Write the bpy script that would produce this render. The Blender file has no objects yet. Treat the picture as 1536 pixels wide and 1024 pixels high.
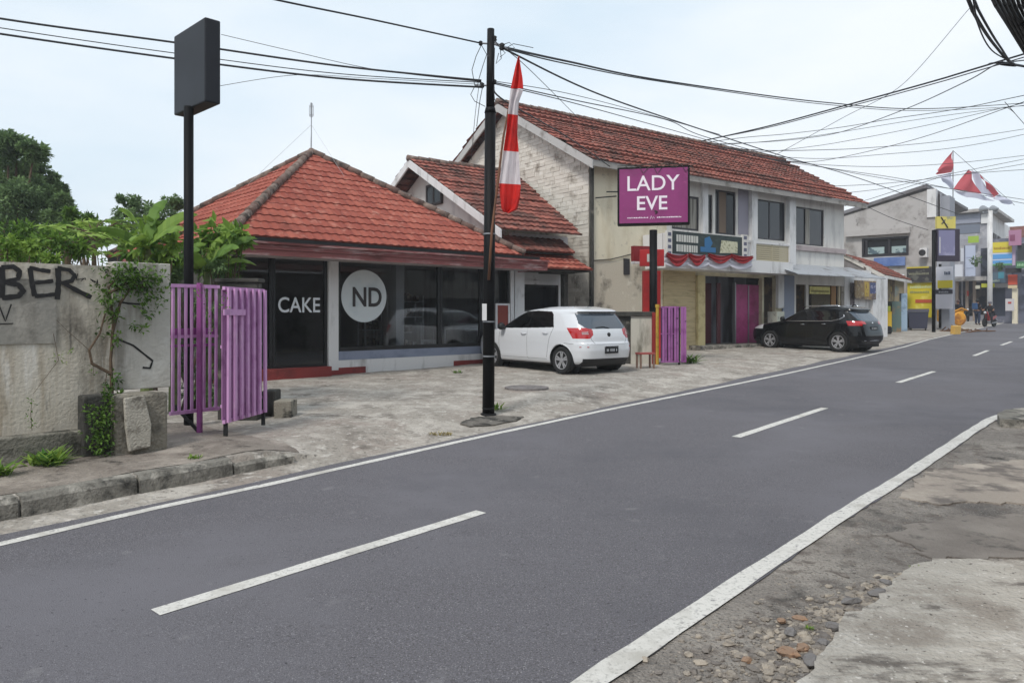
import bpy, math, random
from mathutils import Vector, Matrix
R = math.radians
SC = bpy.context.scene
COL = SC.collection
F, CX, YH, H = 1127.0, 768.0, 470.0, 1.75      # focal length (px of the photo), centre, horizon row, eye height
GR = 0.02                                      # the street climbs gently away from the camera
rng = random.Random(7)

# ------------------------------------------------------------------ ground model
LP0 = (-3.647, 5.352); LD = (.629, .777); LN = (-.777, .629)
def a_s(X, Y):
    dx, dy = X-LP0[0], Y-LP0[1]
    return dx*LD[0]+dy*LD[1], dx*LN[0]+dy*LN[1]
def xy(a, s): return (LP0[0]+a*LD[0]+s*LN[0], LP0[1]+a*LD[1]+s*LN[1])
def sst(e0, e1, x):
    t = max(0, min(1, (x-e0)/(e1-e0))); return t*t*(3-2*t)
def off(X, Y):
    a, s = a_s(X, Y)
    if s < .25: return 0.0
    amp = .1 - .075*sst(19.5, 23, Y) + .075*sst(29, 34, Y)
    fore = amp*sst(.3, 1.5, s)
    walk = .155 if s > .66 else .0
    t = sst(2.55, 3.3, a)
    return walk*(1-t)+fore*t
def zg(X, Y): return GR*min(Y, 150) + off(X, Y)
def W(px, py, Y): return Vector(((px-CX)/F*Y, Y, H+(YH-py)/F*Y))
def G(px, py, o=None):
    a = (px-CX)/F; oo = .05 if o is None else o; Y = 10
    for _ in range(12):
        Y = (H-oo)/((py-YH)/F+GR)
        if o is None: oo = .5*oo+.5*off(a*Y, Y)
    return Vector((a*Y, Y, GR*Y+oo))

# ------------------------------------------------------------------ materials
def lin(c):
    return tuple(((v/255.)/12.92 if v/255. <= .04045 else ((v/255.+.055)/1.055)**2.4) for v in c)+(1,)
MATS = {}
def mat(name, col, rough=.8, layers=(), bump=None, metal=0, coat=0, attr=None, spec=.5, transl=0, emit=0):
    """layers: (colour, scale or (sx,sy,sz), lo, hi, detail)  ; colours in sRGB 0-255 ; attr: (colA, colB) mixed by the per-face value"""
    if name in MATS: return MATS[name]
    m = bpy.data.materials.new(name); m.use_nodes = True
    nt = m.node_tree; N = nt.nodes; L = nt.links
    b = N['Principled BSDF']; out = N['Material Output']
    b.inputs['Roughness'].default_value = rough; b.inputs['Metallic'].default_value = metal
    b.inputs['Specular IOR Level'].default_value = spec
    b.inputs['Coat Weight'].default_value = coat; b.inputs['Coat Roughness'].default_value = .05
    tc = N.new('ShaderNodeTexCoord')
    cur = None
    def colour(c):
        r = N.new('ShaderNodeRGB'); r.outputs[0].default_value = lin(c); return r.outputs[0]
    cur = colour(col)
    if attr:
        at = N.new('ShaderNodeAttribute'); at.attribute_name = 'var'
        mx = N.new('ShaderNodeMix'); mx.data_type = 'RGBA'
        L.new(at.outputs['Fac'], mx.inputs['Factor']); mx.inputs['A'].default_value = lin(attr[0]); mx.inputs['B'].default_value = lin(attr[1])
        cur = mx.outputs['Result']
    for k, (c, sc, lo, hi, det) in enumerate(layers):
        mp = N.new('ShaderNodeMapping')
        mp.inputs['Scale'].default_value = (sc, sc, sc) if not isinstance(sc, tuple) else sc
        mp.inputs['Location'].default_value = (k*3.7, k*1.3, k*5.1)
        L.new(tc.outputs['Object'], mp.inputs['Vector'])
        nz = N.new('ShaderNodeTexNoise'); nz.inputs['Scale'].default_value = 1; nz.inputs['Detail'].default_value = det
        nz.inputs['Roughness'].default_value = .62
        L.new(mp.outputs[0], nz.inputs['Vector'])
        mr = N.new('ShaderNodeMapRange'); mr.inputs['From Min'].default_value = lo; mr.inputs['From Max'].default_value = hi
        L.new(nz.outputs['Fac'], mr.inputs['Value'])
        mx = N.new('ShaderNodeMix'); mx.data_type = 'RGBA'
        L.new(mr.outputs[0], mx.inputs['Factor']); L.new(cur, mx.inputs['A']); mx.inputs['B'].default_value = lin(c)
        cur = mx.outputs['Result']
    L.new(cur, b.inputs['Base Color'])
    if emit:
        L.new(cur, b.inputs['Emission Color']); b.inputs['Emission Strength'].default_value = emit
    if bump:
        nz = N.new('ShaderNodeTexNoise'); nz.inputs['Scale'].default_value = bump[0]; nz.inputs['Detail'].default_value = 6
        L.new(tc.outputs['Object'], nz.inputs['Vector'])
        bp = N.new('ShaderNodeBump'); bp.inputs['Strength'].default_value = 1; bp.inputs['Distance'].default_value = bump[1]
        L.new(nz.outputs['Fac'], bp.inputs['Height']); L.new(bp.outputs[0], b.inputs['Normal'])
    if transl:
        tr = N.new('ShaderNodeBsdfTranslucent'); L.new(cur, tr.inputs['Color'])
        ms = N.new('ShaderNodeMixShader'); ms.inputs[0].default_value = transl
        L.new(b.outputs[0], ms.inputs[1]); L.new(tr.outputs[0], ms.inputs[2]); L.new(ms.outputs[0], out.inputs['Surface'])
    MATS[name] = m; return m
def glass(name, tint, rough=.03, ior=1.5):
    if name in MATS: return MATS[name]
    m = bpy.data.materials.new(name); m.use_nodes = True; nt = m.node_tree; N = nt.nodes; L = nt.links
    N.remove(N['Principled BSDF']); out = N['Material Output']
    t = N.new('ShaderNodeBsdfTransparent'); t.inputs[0].default_value = tint+(1,)
    g = N.new('ShaderNodeBsdfGlossy'); g.inputs['Roughness'].default_value = rough
    fr = N.new('ShaderNodeFresnel'); fr.inputs[0].default_value = ior
    ms = N.new('ShaderNodeMixShader'); L.new(fr.outputs[0], ms.inputs[0]); L.new(t.outputs[0], ms.inputs[1]); L.new(g.outputs[0], ms.inputs[2])
    L.new(ms.outputs[0], out.inputs['Surface']); MATS[name] = m; return m

# ------------------------------------------------------------------ mesh builder
class MB:
    def __init__(s): s.v = []; s.f = []; s.m = []; s.c = []
    def add(s, vs, fs, mi=0, c=.5):
        n = len(s.v); s.v += [tuple(p) for p in vs]
        for f in fs: s.f.append(tuple(i+n for i in f)); s.m.append(mi); s.c.append(c)
        return s
    def poly(s, pts, mi=0, c=.5): return s.add(pts, [tuple(range(len(pts)))], mi, c)
    def box(s, x0, x1, y0, y1, z0, z1, mi=0):
        v = [(x, y, z) for z in (z0, z1) for y in (y0, y1) for x in (x0, x1)]
        return s.add(v, [(0, 2, 3, 1), (4, 5, 7, 6), (0, 1, 5, 4), (2, 6, 7, 3), (0, 4, 6, 2), (1, 3, 7, 5)], mi)
    def obox(s, o, ex, ey, ez, mi=0):
        o, ex, ey, ez = Vector(o), Vector(ex), Vector(ey), Vector(ez)
        v = [o+ex*i+ey*j+ez*k for k in (0, 1) for j in (0, 1) for i in (0, 1)]
        return s.add(v, [(0, 2, 3, 1), (4, 5, 7, 6), (0, 1, 5, 4), (2, 6, 7, 3), (0, 4, 6, 2), (1, 3, 7, 5)], mi)
    def prism(s, pts, vec, mi=0):
        n = len(pts); P = [Vector(p) for p in pts]; vec = Vector(vec)
        s.add(P+[p+vec for p in P], [tuple(range(n))[::-1], tuple(range(n, 2*n))]+[(i, (i+1) % n, n+(i+1) % n, n+i) for i in range(n)], mi)
        return s
    def tube(s, path, r, n=8, mi=0, caps=True):
        P = [Vector(p) for p in path]; rs = r if isinstance(r, (list, tuple)) else [r]*len(P)
        rings = []; up = None
        for i, p in enumerate(P):
            d = (P[min(i+1, len(P)-1)]-P[max(i-1, 0)]).normalized()
            if up is None: up = Vector((0, 0, 1)) if abs(d.z) < .9 else Vector((1, 0, 0))
            a = d.cross(up).normalized(); b = a.cross(d).normalized(); up = b
            rings.append([p+(a*math.cos(2*math.pi*k/n)+b*math.sin(2*math.pi*k/n))*rs[i] for k in range(n)])
        vs = [q for r_ in rings for q in r_]; fs = []
        for i in range(len(P)-1):
            for k in range(n): fs.append((i*n+k, i*n+(k+1) % n, (i+1)*n+(k+1) % n, (i+1)*n+k))
        if caps: fs += [tuple(range(n))[::-1], tuple(range((len(P)-1)*n, len(P)*n))]
        return s.add(vs, fs, mi)
    def lathe(s, prof, o=(0, 0, 0), axis='Z', n=24, mi=0):
        o = Vector(o); vs = []
        for r, h in prof:
            for k in range(n):
                a = 2*math.pi*k/n; c, d = r*math.cos(a), r*math.sin(a)
                vs.append(o+(Vector((c, d, h)) if axis == 'Z' else Vector((c, h, d)) if axis == 'Y' else Vector((h, c, d))))
        fs = [(i*n+k, i*n+(k+1) % n, (i+1)*n+(k+1) % n, (i+1)*n+k) for i in range(len(prof)-1) for k in range(n)]
        fs += [tuple(range(n))[::-1], tuple(range((len(prof)-1)*n, len(prof)*n))]
        return s.add(vs, fs, mi)
    def build(s, name, mats, parent=None, smooth=False, loc=None, bevel=0):
        me = bpy.data.meshes.new(name); me.from_pydata(s.v, [], s.f)
        if not isinstance(mats, (list, tuple)): mats = [mats]
        for m in mats: me.materials.append(m)
        me.polygons.foreach_set('material_index', s.m)
        if smooth: me.polygons.foreach_set('use_smooth', [True]*len(s.f))
        if len(set(s.c)) > 1:
            at = me.attributes.new('var', 'FLOAT', 'FACE'); at.data.foreach_set('value', s.c)
        me.update()
        o = bpy.data.objects.new(name, me); COL.objects.link(o)
        if parent: o.parent = parent
        if loc: o.location = loc
        if bevel:
            b = o.modifiers.new('bevel', 'BEVEL'); b.width = bevel; b.segments = 2; b.limit_method = 'ANGLE'
        return o
    def split(s, name, mats, parent=None, **k):   # one object for each loose piece
        par = list(range(len(s.v)))
        def fd(a):
            while par[a] != a: par[a] = par[par[a]]; a = par[a]
            return a
        for f in s.f:
            for q in f[1:]: par[fd(q)] = fd(f[0])
        g = {}
        for f, mi, c in zip(s.f, s.m, s.c): g.setdefault(fd(f[0]), []).append((f, mi, c))
        out = []
        for fs in g.values():
            m = MB(); mp = {}
            for f, mi, c in fs:
                for q in f:
                    if q not in mp: mp[q] = len(m.v); m.v.append(s.v[q])
                m.f.append(tuple(mp[q] for q in f)); m.m.append(mi); m.c.append(c)
            out.append(m.build(name, mats, parent, **k))
        return out
    def center(s):   # move vertices so the origin is at the base centre; returns that point
        xs, ys, zs = zip(*s.v); c = Vector(((min(xs)+max(xs))/2, (min(ys)+max(ys))/2, min(zs)))
        s.v = [(x-c.x, y-c.y, z-c.z) for x, y, z in s.v]; return c
def tag(o, label, cat, group=None, kind=None):
    o['label'] = label; o['category'] = cat
    if group: o['group'] = group
    if kind: o['kind'] = kind
    return o
def structure(o): o['kind'] = 'structure'; return o
def thing(name, label, cat, loc, rz=0, group=None):
    o = bpy.data.objects.new(name, None); COL.objects.link(o); o.empty_display_size = .2
    o.location = loc; o.rotation_euler = (0, 0, rz); return tag(o, label, cat, group)
def single(mb, name, mats, label, cat, group=None, **k):   # a thing that is one mesh, origin at its base
    c = mb.center(); return tag(mb.build(name, mats, loc=c, **k), label, cat, group)
def copy_tree(o, parent=None):
    c = o.copy(); COL.objects.link(c); c.parent = parent
    for ch in [q for q in COL.objects if q.parent == o]: copy_tree(ch, c)
    return c

class Plane:    # a facade: local x along it, y into the building, z up
    def __init__(s, O, u, zb=None):
        s.O = Vector((O[0], O[1])); s.u = Vector(u).normalized(); s.n = Vector((-s.u.y, s.u.x))
        s.zb = zg(O[0], O[1]) if zb is None else zb
    def pix(s, px, py, y=0):
        a = (px-CX)/F; B = s.O+s.n*y; t = (a*B.y-B.x)/(s.u.x-a*s.u.y); Y = B.y+s.u.y*t
        return t, H+(YH-py)/F*Y-s.zb
    def x(s, px, y=0): return s.pix(px, YH, y)[0]
    def z(s, px, py, y=0): return s.pix(px, py, y)[1]
    def rect(s, px0, px1, py0, py1, y=0):   # -> x0,x1,z0,z1 using the left and right centre heights
        x0, x1 = s.x(px0, y), s.x(px1, y); pm = (px0+px1)/2
        return x0, x1, s.z(pm, py1, y), s.z(pm, py0, y)
    def thing(s, name, label, cat, group=None):
        return thing(name, label, cat, (s.O.x, s.O.y, s.zb), math.atan2(s.u.y, s.u.x), group)
    def world(s, x, y, z): p = s.O+s.u*x+s.n*y; return Vector((p.x, p.y, z+s.zb))
    def local(s, P): d = Vector((P[0], P[1]))-s.O; return (d.dot(s.u), d.dot(s.n), P[2]-s.zb)

def wall(mb, x0, x1, z0, z1, y0, y1, holes=(), mi=0):
    xs = sorted({x0, x1, *[min(max(v, x0), x1) for h in holes for v in h[:2]]}); zs = sorted({z0, z1, *[min(max(v, z0), z1) for h in holes for v in h[2:]]})
    def solid(i, j):
        if not (0 <= i < len(xs)-1 and 0 <= j < len(zs)-1): return False
        cx, cz = (xs[i]+xs[i+1])/2, (zs[j]+zs[j+1])/2
        return not any(h[0] < cx < h[1] and h[2] < cz < h[3] for h in holes)
    for i in range(len(xs)-1):
        for j in range(len(zs)-1):
            if not solid(i, j): continue
            a, b, c, d = xs[i], xs[i+1], zs[j], zs[j+1]
            mb.poly([(a, y0, c), (b, y0, c), (b, y0, d), (a, y0, d)], mi); mb.poly([(a, y1, c), (a, y1, d), (b, y1, d), (b, y1, c)], mi)
            if not solid(i-1, j): mb.poly([(a, y0, c), (a, y0, d), (a, y1, d), (a, y1, c)], mi)
            if not solid(i+1, j): mb.poly([(b, y0, c), (b, y1, c), (b, y1, d), (b, y0, d)], mi)
            if not solid(i, j-1): mb.poly([(a, y0, c), (a, y1, c), (b, y1, c), (b, y0, c)], mi)
            if not solid(i, j+1): mb.poly([(a, y0, d), (b, y0, d), (b, y1, d), (a, y1, d)], mi)
    return mb
def frame(mb, x0, x1, z0, z1, y0, y1, w, mi=0, mull=(), trans=()):
    mb.box(x0, x1, y0, y1, z1-w, z1, mi); mb.box(x0, x1, y0, y1, z0, z0+w, mi)
    mb.box(x0, x0+w, y0, y1, z0+w, z1-w, mi); mb.box(x1-w, x1, y0, y1, z0+w, z1-w, mi)
    for m in mull: mb.box(m-w/2, m+w/2, y0+.004, y1-.004, z0+w, z1-w, mi)
    for t in trans: mb.box(x0+w, x1-w, y0+.008, y1-.008, t-w/2, t+w/2, mi)
def window(parent, x0, x1, z0, z1, y, fm, gm, w=.05, mull=(), trans=(), d=.06, label=None):
    m = MB(); frame(m, x0, x1, z0, z1, y, y+d, w, 0, mull, trans); f = m.build('window', fm, parent)
    g = MB(); g.box(x0+w*.5, x1-w*.5, y+d*.45, y+d*.6, z0+w*.5, z1-w*.5); g.build('pane', gm, f)
    if label: f['label'] = label
    return f

def tiles(mb, P0, U, V, N, L, ul, ur, tw=.2, course=.3, amp=.022, step=.035, seed=1, jit=.004):
    """rows of pan tiles on a sloping face; ul(v), ur(v) bound each row"""
    P0, U, V, N = map(Vector, (P0, U, V, N)); rg = random.Random(seed); j = 0; v = 0
    prof = [0, .45, 1, .8, .25]
    while v < L-.02:
        v1 = min(v+course, L); sh = rg.uniform(-jit, jit)*2
        us = []; lo = min(ul(v), ul(v1)); hi = max(ur(v), ur(v1)); k = math.floor(lo/tw*5); 
        while k*tw/5 <= hi: us.append((k*tw/5, prof[k % 5]*amp)); k += 1
        us = [(lo, us[0][1] if us else 0)]+[q for q in us if lo < q[0] < hi]+[(hi, us[-1][1] if us else 0)]
        A = []; B = []; C = []
        for u, h in us:
            ua = min(max(u, ul(v)), ur(v)); ub = min(max(u, ul(v1)), ur(v1)); g_ = rg.uniform(-jit, jit)*.6
            A.append(P0+U*ua+V*v+N*(h+step+sh+g_)); B.append(P0+U*ub+V*(v1+.01)+N*(h+.004+sh)); C.append(P0+U*ua+V*v+N*(-.01))
        for i in range(len(us)-1):
            if (A[i]-A[i+1]).length < 1e-6 and (B[i]-B[i+1]).length < 1e-6: continue
            t = int(math.floor((us[i][0]+.001)/tw)); c = random.Random(t*7919+j*104729+seed).random()
            mb.add([A[i], A[i+1], B[i+1], B[i]], [(0, 1, 2, 3)], 0, c); mb.add([C[i], C[i+1], A[i+1], A[i]], [(0, 1, 2, 3)], 0, c*.6)
        v = v1; j += 1
def ridge(mb, A, B, r=.08, seg=.33, seed=3):
    A, B = Vector(A), Vector(B); n = max(2, int((B-A).length/seg)); rg = random.Random(seed)
    for i in range(n):
        a = A.lerp(B, i/n); b = A.lerp(B, (i+1.12)/n); o = Vector((0, 0, rg.uniform(-.01, .01)))
        mb.tube([a+o, b+o], [r*1.12, r*.9], 8); mb.c[-10:] = [rg.random()]*10
def text(s, size, mat_, parent, loc, rot=(R(90), 0, 0), ext=.004, bold=0, sx=1, name='lettering', align='CENTER', thing_=None):
    cu = bpy.data.curves.new(name, 'FONT'); cu.body = s; cu.size = size; cu.extrude = ext; cu.offset = bold; cu.align_x = align; cu.align_y = 'CENTER'
    cu.resolution_u = 4
    t = bpy.data.objects.new('tmp', cu); COL.objects.link(t)
    bpy.context.view_layer.update()
    me = bpy.data.meshes.new_from_object(t.evaluated_get(bpy.context.evaluated_depsgraph_get())); me.name = name
    bpy.data.objects.remove(t); me.materials.clear(); me.materials.append(mat_)
    o = bpy.data.objects.new(name, me); COL.objects.link(o); o.parent = parent; o.location = loc; o.rotation_euler = rot; o.scale = (sx, 1, 1)
    return o

# ------------------------------------------------------------------ palette
M_concrete = mat('weathered concrete', (172, 166, 158), .9, [((120, 112, 104), 1.3, .5, .72, 8), ((196, 192, 184), .7, .52, .7, 6), ((60, 58, 54), (2.2, 2.2, .35), .6, .78, 8)], (25, .01))
M_wallconc = mat('stained wall concrete', (196, 188, 174), .92, [((162, 148, 128), (6, 6, .4), .5, .72, 8), ((98, 92, 82), (1.7, 1.7, .6), .53, .68, 10), ((216, 211, 202), (4, 4, .6), .56, .68, 6), ((58, 57, 53), (9, 9, .8), .6, .72, 10)], (30, .008))
M_wallpatch = mat('old plaster patch', (146, 142, 134), .92, [((110, 106, 98), (4, 4, .8), .5, .7, 8), ((172, 166, 156), 2, .55, .7, 6)], (30, .006))
M_darkconc = mat('mossy and shadowed dark concrete', (70, 68, 64), .95, [((38, 38, 34), 2.5, .45, .65, 8), ((112, 108, 98), 5, .58, .7, 8)], (30, .012))  # dark concrete, also the painted recess shadow at the pier foot
M_blockconc = mat('pitted block concrete', (178, 172, 160), .95, [((122, 116, 106), 6, .5, .62, 10), ((66, 62, 56), 3, .58, .72, 8)], (45, .02))
M_asphalt = mat('asphalt', (104, 102, 107), .9, [((84, 81, 83), 95, .46, .62, 3), ((156, 153, 156), 120, .59, .7, 2), ((110, 108, 113), .35, .48, .66, 4), ((88, 87, 92), (.4, .4, .4), .5, .75, 7), ((66, 65, 69), 38, .62, .72, 4), ((126, 124, 126), (3, 3, 3), .64, .76, 9)], (130, .008), spec=.3)
M_paint = mat('road paint', (208, 205, 199), .8, [((150, 147, 142), 40, .52, .7, 8), ((118, 116, 118), 14, .6, .7, 9), ((176, 172, 164), 3, .5, .7, 5)], (120, .003))
M_fore = mat('old forecourt concrete', (150, 143, 134), .95, [((180, 173, 164), (1.9, 1.9, 1.9), .46, .62, 10), ((142, 130, 121), 1.0, .52, .7, 6), ((110, 103, 95), 1.9, .56, .68, 10), ((84, 78, 71), 16, .58, .7, 8), ((198, 192, 184), 9, .56, .7, 8), ((104, 97, 90), .8, .6, .72, 10)], (18, .04))
M_ground = mat('gravelly earth', (136, 129, 122), .97, [((166, 158, 149), 1.1, .46, .64, 9), ((98, 93, 89), 1.2, .52, .68, 9), ((172, 165, 156), 60, .56, .7, 4), ((74, 70, 66), 45, .56, .68, 6), ((112, 103, 96), 6, .52, .64, 8), ((78, 74, 70), 2.3, .58, .68, 10)], (45, .04))
M_slab = mat('worn concrete slab', (178, 171, 161), .95, [((200, 194, 185), (.9, 5, 2), .48, .62, 9), ((148, 139, 129), 1.8, .5, .64, 9), ((110, 103, 96), (2.3, 6, 2), .57, .68, 10), ((84, 78, 72), 26, .62, .7, 5), ((214, 208, 200), 30, .62, .7, 4)], (36, .025))
M_kerb = mat('kerb concrete', (124, 120, 112), .95, [((176, 170, 160), 3.5, .5, .62, 9), ((58, 56, 52), 5, .5, .66, 10), ((84, 80, 74), (9, 9, 3), .55, .7, 8)], (40, .015))
M_tile = mat('clay roof tile', (150, 76, 62), .95, [((96, 58, 50), 1.1, .58, .8, 10), ((176, 124, 110), 5, .56, .72, 8), ((84, 58, 50), 12, .64, .74, 7)], (60, .006), attr=((136, 72, 62), (158, 90, 76)), spec=.15)
M_tile_old = mat('weathered clay tile', (120, 72, 62), .95, [((92, 68, 62), .8, .46, .66, 9), ((56, 49, 46), 2.2, .52, .68, 10), ((142, 126, 116), 6, .6, .72, 8)], (60, .006), attr=((112, 66, 58), (156, 96, 84)), spec=.2)
M_ridge = mat('lichened ridge tile', (108, 92, 84), .95, [((58, 52, 48), 4, .5, .66, 9), ((158, 148, 138), 8, .58, .7, 8)], (50, .01), attr=((104, 80, 72), (128, 112, 102)))
M_fascia = mat('dusty red fascia', (132, 76, 74), .8, [((92, 46, 44), (1, 1, 5), .5, .66, 8), ((172, 142, 140), (1.5, 1.5, 9), .52, .66, 8)], (30, .004))
M_soffit = mat('soffit paint', (168, 156, 156), .8, [((120, 108, 106), 2, .5, .7, 8)])
M_white = mat('aged white paint', (214, 213, 213), .75, [((160, 158, 156), (2.5, 2.5, .7), .52, .72, 8), ((120, 114, 106), 3, .64, .78, 9)], (40, .003))
M_lav = mat('pale lavender wall', (212, 209, 204), .8, [((178, 174, 172), (2.5, 2.5, .6), .5, .7, 8), ((130, 126, 124), 2, .64, .78, 9)], (40, .003))
M_cream = mat('stained cream plaster', (222, 212, 188), .85, [((200, 186, 158), (2, 2, .6), .5, .7, 8), ((110, 102, 90), (1.0, 1.0, 1.0), .63, .74, 10), ((176, 166, 148), 5, .6, .74, 8)], (30, .006))
M_creamfoot = mat('blackened plaster', (196, 186, 168), .9, [((112, 104, 94), 1.2, .54, .68, 10), ((214, 206, 190), 4, .56, .7, 8)], (30, .008))
M_black = mat('black painted steel', (9, 9, 12), .6, [((20, 20, 24), 6, .55, .75, 6)], spec=.15)
M_blackmat = mat('dull black', (22, 22, 24), .75)
M_frame = mat('black aluminium', (16, 17, 20), .4)
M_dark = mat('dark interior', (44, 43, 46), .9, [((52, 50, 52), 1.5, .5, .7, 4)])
M_bluegrey = mat('blue grey tile', (128, 136, 156), .6, [((104, 112, 132), 2, .5, .7, 6)])
M_redstep = mat('red oxide paint', (128, 46, 44), .75, [((96, 36, 34), 2, .5, .66, 8), ((160, 86, 78), 7, .6, .74, 8)], (30, .004))
M_purple = mat('purple paint', (202, 152, 198), .75, [((172, 114, 168), 3, .5, .68, 7), ((216, 182, 210), (14, 14, 3), .56, .7, 8), ((88, 52, 74), 26, .68, .76, 8)], (40, .002))
M_purpled = mat('deep purple paint', (142, 70, 134), .65, [((104, 48, 98), 3, .5, .68, 7)])
M_wood = mat('brown wood', (104, 72, 46), .8, [((70, 46, 30), (8, 8, 1), .5, .7, 6)])
M_bamboo = mat('bamboo', (112, 74, 52), .7, [((80, 50, 36), (9, 9, 3), .5, .7, 5)])
M_red = mat('red cloth', (214, 40, 34), .8, [((180, 26, 24), 3, .5, .7, 4)], transl=.3)
M_wcloth = mat('white cloth', (222, 214, 216), .85, [((196, 188, 192), 3, .5, .7, 4)], transl=.3)
M_steel = mat('galvanised steel', (150, 152, 156), .5, metal=.6)
M_rust = mat('rusty metal', (110, 66, 48), .9, [((70, 42, 32), 8, .5, .7, 8)])
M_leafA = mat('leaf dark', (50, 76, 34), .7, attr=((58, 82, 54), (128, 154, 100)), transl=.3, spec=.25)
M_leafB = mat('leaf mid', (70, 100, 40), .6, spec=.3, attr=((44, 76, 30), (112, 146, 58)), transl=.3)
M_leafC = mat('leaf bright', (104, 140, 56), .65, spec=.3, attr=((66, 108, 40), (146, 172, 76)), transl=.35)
M_bark = mat('bark', (92, 76, 60), .95, [((60, 48, 38), 6, .5, .7, 8)], (20, .02))
M_cable = mat('cable rubber', (30, 31, 36), .6)
# ------------------------------------------------------------------ ground, road, kerb
def grid(mb, As, Ss, zf, c=None):
    n = len(mb.v); 
    for a in As:
        for s in Ss:
            X, Y = xy(a, s(a) if callable(s) else s); mb.v.append((X, Y, zf(X, Y)))
    w = len(Ss)
    for i in range(len(As)-1):
        for j in range(w-1):
            mb.f.append((n+i*w+j, n+i*w+j+1, n+(i+1)*w+j+1, n+(i+1)*w+j)); mb.m.append(0); mb.c.append(.5)
def lumps(x, y, k=1.0):
    return (math.sin(x*1.7*k+1.3*math.sin(y*1.1*k))+math.sin(y*2.3*k+1.9*math.sin(x*.9*k)))*.5
def frange(a, b, d):
    o = []; 
    while a < b: o.append(a); a += d
    return o+[b]
LONG = frange(-9, 14, .12)+frange(14.5, 45, .6)+frange(47, 150, 4)
ground = MB(); 
AA = frange(-60, -12, 8)+frange(-10, 20, .35)+frange(22, 160, 6)+[400, 900]
SS = [-400, -120, -60, -30]+frange(-20, -7, .5)+frange(-6.9, -4, .1)+[-3.9, 0]+[3, 10, 30, 80, 200, 600]
def zbase(X, Y):
    a, s = a_s(X, Y); e = (lumps(X, Y, 1.3)*.015+lumps(X, Y, 5)*.006)*sst(-5.3, -6.2, s) if s < -5 else 0
    w = .0; e *= .8
    if -4.0 < s < 0: w = .08; e = 0
    if s >= 0: return GR*min(Y, 150)-.12
    return GR*min(Y, 150)-.007-w+(e if s > -18 else 0)
grid(ground, AA, SS, zbase)
structure(ground.build('ground', M_ground, smooth=True))
road = MB()
RAS = [a_s(*G(x, y, 0).to_2d()) for x, y in [(1000, 946), (1062, 904.5), (1256.8, 776), (1372.8, 703.6), (1455.7, 647.6), (1486, 629)]]
def rline(a):
    if a <= RAS[0][0]: return RAS[0][1]+(a-RAS[0][0])*(RAS[1][1]-RAS[0][1])/(RAS[1][0]-RAS[0][0])
    for p, q in zip(RAS, RAS[1:]):
        if a <= q[0]: return p[1]+(q[1]-p[1])*(a-p[0])/(q[0]-p[0])
    return RAS[-1][1]
def redge(a):   # right edge of the asphalt, ragged just outside the painted line
    return rline(a)-.075+.012*lumps(a*2.1, 3)+.012*lumps(a*11, 1)-.7*sst(RAS[-1][0]-.2, RAS[-1][0]+1.2, a)
def ledge(a): return .27+.05*lumps(a*1.3, 7)+.02*lumps(a*7, 4)
grid(road, LONG, [redge, -3.5, -2.4, -1.2, 0, ledge], lambda X, Y: GR*min(Y, 150))
structure(road.build('road', M_asphalt))
def line_strip(mb, pts, w, z=.004, jit=.006):
    rg = random.Random(5); P = []
    for i in range(len(pts)-1):
        a, b = Vector(pts[i]).to_2d(), Vector(pts[i+1]).to_2d(); n = max(1, int((b-a).length/.25))
        for k in range(n): P.append(a.lerp(b, k/n))
    P.append(Vector(pts[-1]).to_2d()); n0 = len(mb.v)
    for i, p in enumerate(P):
        d = (P[min(i+1, len(P)-1)]-P[max(i-1, 0)]).normalized(); q = Vector((-d.y, d.x))
        for sg in (1, -1):
            e = p+q*sg*(w/2+rg.uniform(-jit, jit)); mb.v.append((e.x, e.y, GR*min(e.y, 150)+z))
    for i in range(len(P)-1): mb.f.append((n0+2*i+1, n0+2*i+3, n0+2*i+2, n0+2*i)); mb.m.append(0); mb.c.append(.5)
el = MB()
lp = [(0, 816), (234, 761.6), (400, 727), (707.7, 658), (905, 615.8), (1100, 576.8), (1180.7, 560), (1280, 538), (1355, 520.6), (1392.5, 509.4), (1439, 499), (1498, 486)]
LPW = [G(x, y, 0) for x, y in lp]
line_strip(el, [xy(-9, 0)]+LPW+[LPW[-1]+Vector((LD[0], LD[1], 0))*40], .1)
structure(el.build('left_edge_line', M_paint))
er = MB()
rp = [(1000, 946), (1062, 904.5), (1256.8, 776), (1372.8, 703.6), (1455.7, 647.6), (1486, 629)]
RPW = [G(x, y, 0) for x, y in rp]
line_strip(er, [RPW[0]-(RPW[1]-RPW[0])*9]+RPW, .135, jit=.007)
q = RPW[-1]; line_strip(er, [q, G(1500, 624, 0), G(1513, 620.5, 0), G(1530, 619.5, 0)], .14)
structure(er.build('right_edge_line', M_paint))
dashes = [((233, 918.5), (722, 767.5)), ((1104, 655.5), (1237, 611.8)), ((1347, 573.8), (1401, 557)), ((1461, 533.6), (1482, 525.5)), ((1502, 517.6), (1517.5, 512.2)), ((1530, 507), (1541, 503))]
dm = MB()
for A, B in dashes: line_strip(dm, [G(*A, 0), G(*B, 0)], .115, jit=.004)
d0 = G(1530, 507, 0)
for k in range(1, 12):
    p = d0+Vector((LD[0], LD[1], 0))*5.2*k; line_strip(dm, [p, p+Vector((LD[0], LD[1], 0))*2.6], .115)
structure(dm.build('centre_line', M_paint))

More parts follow.
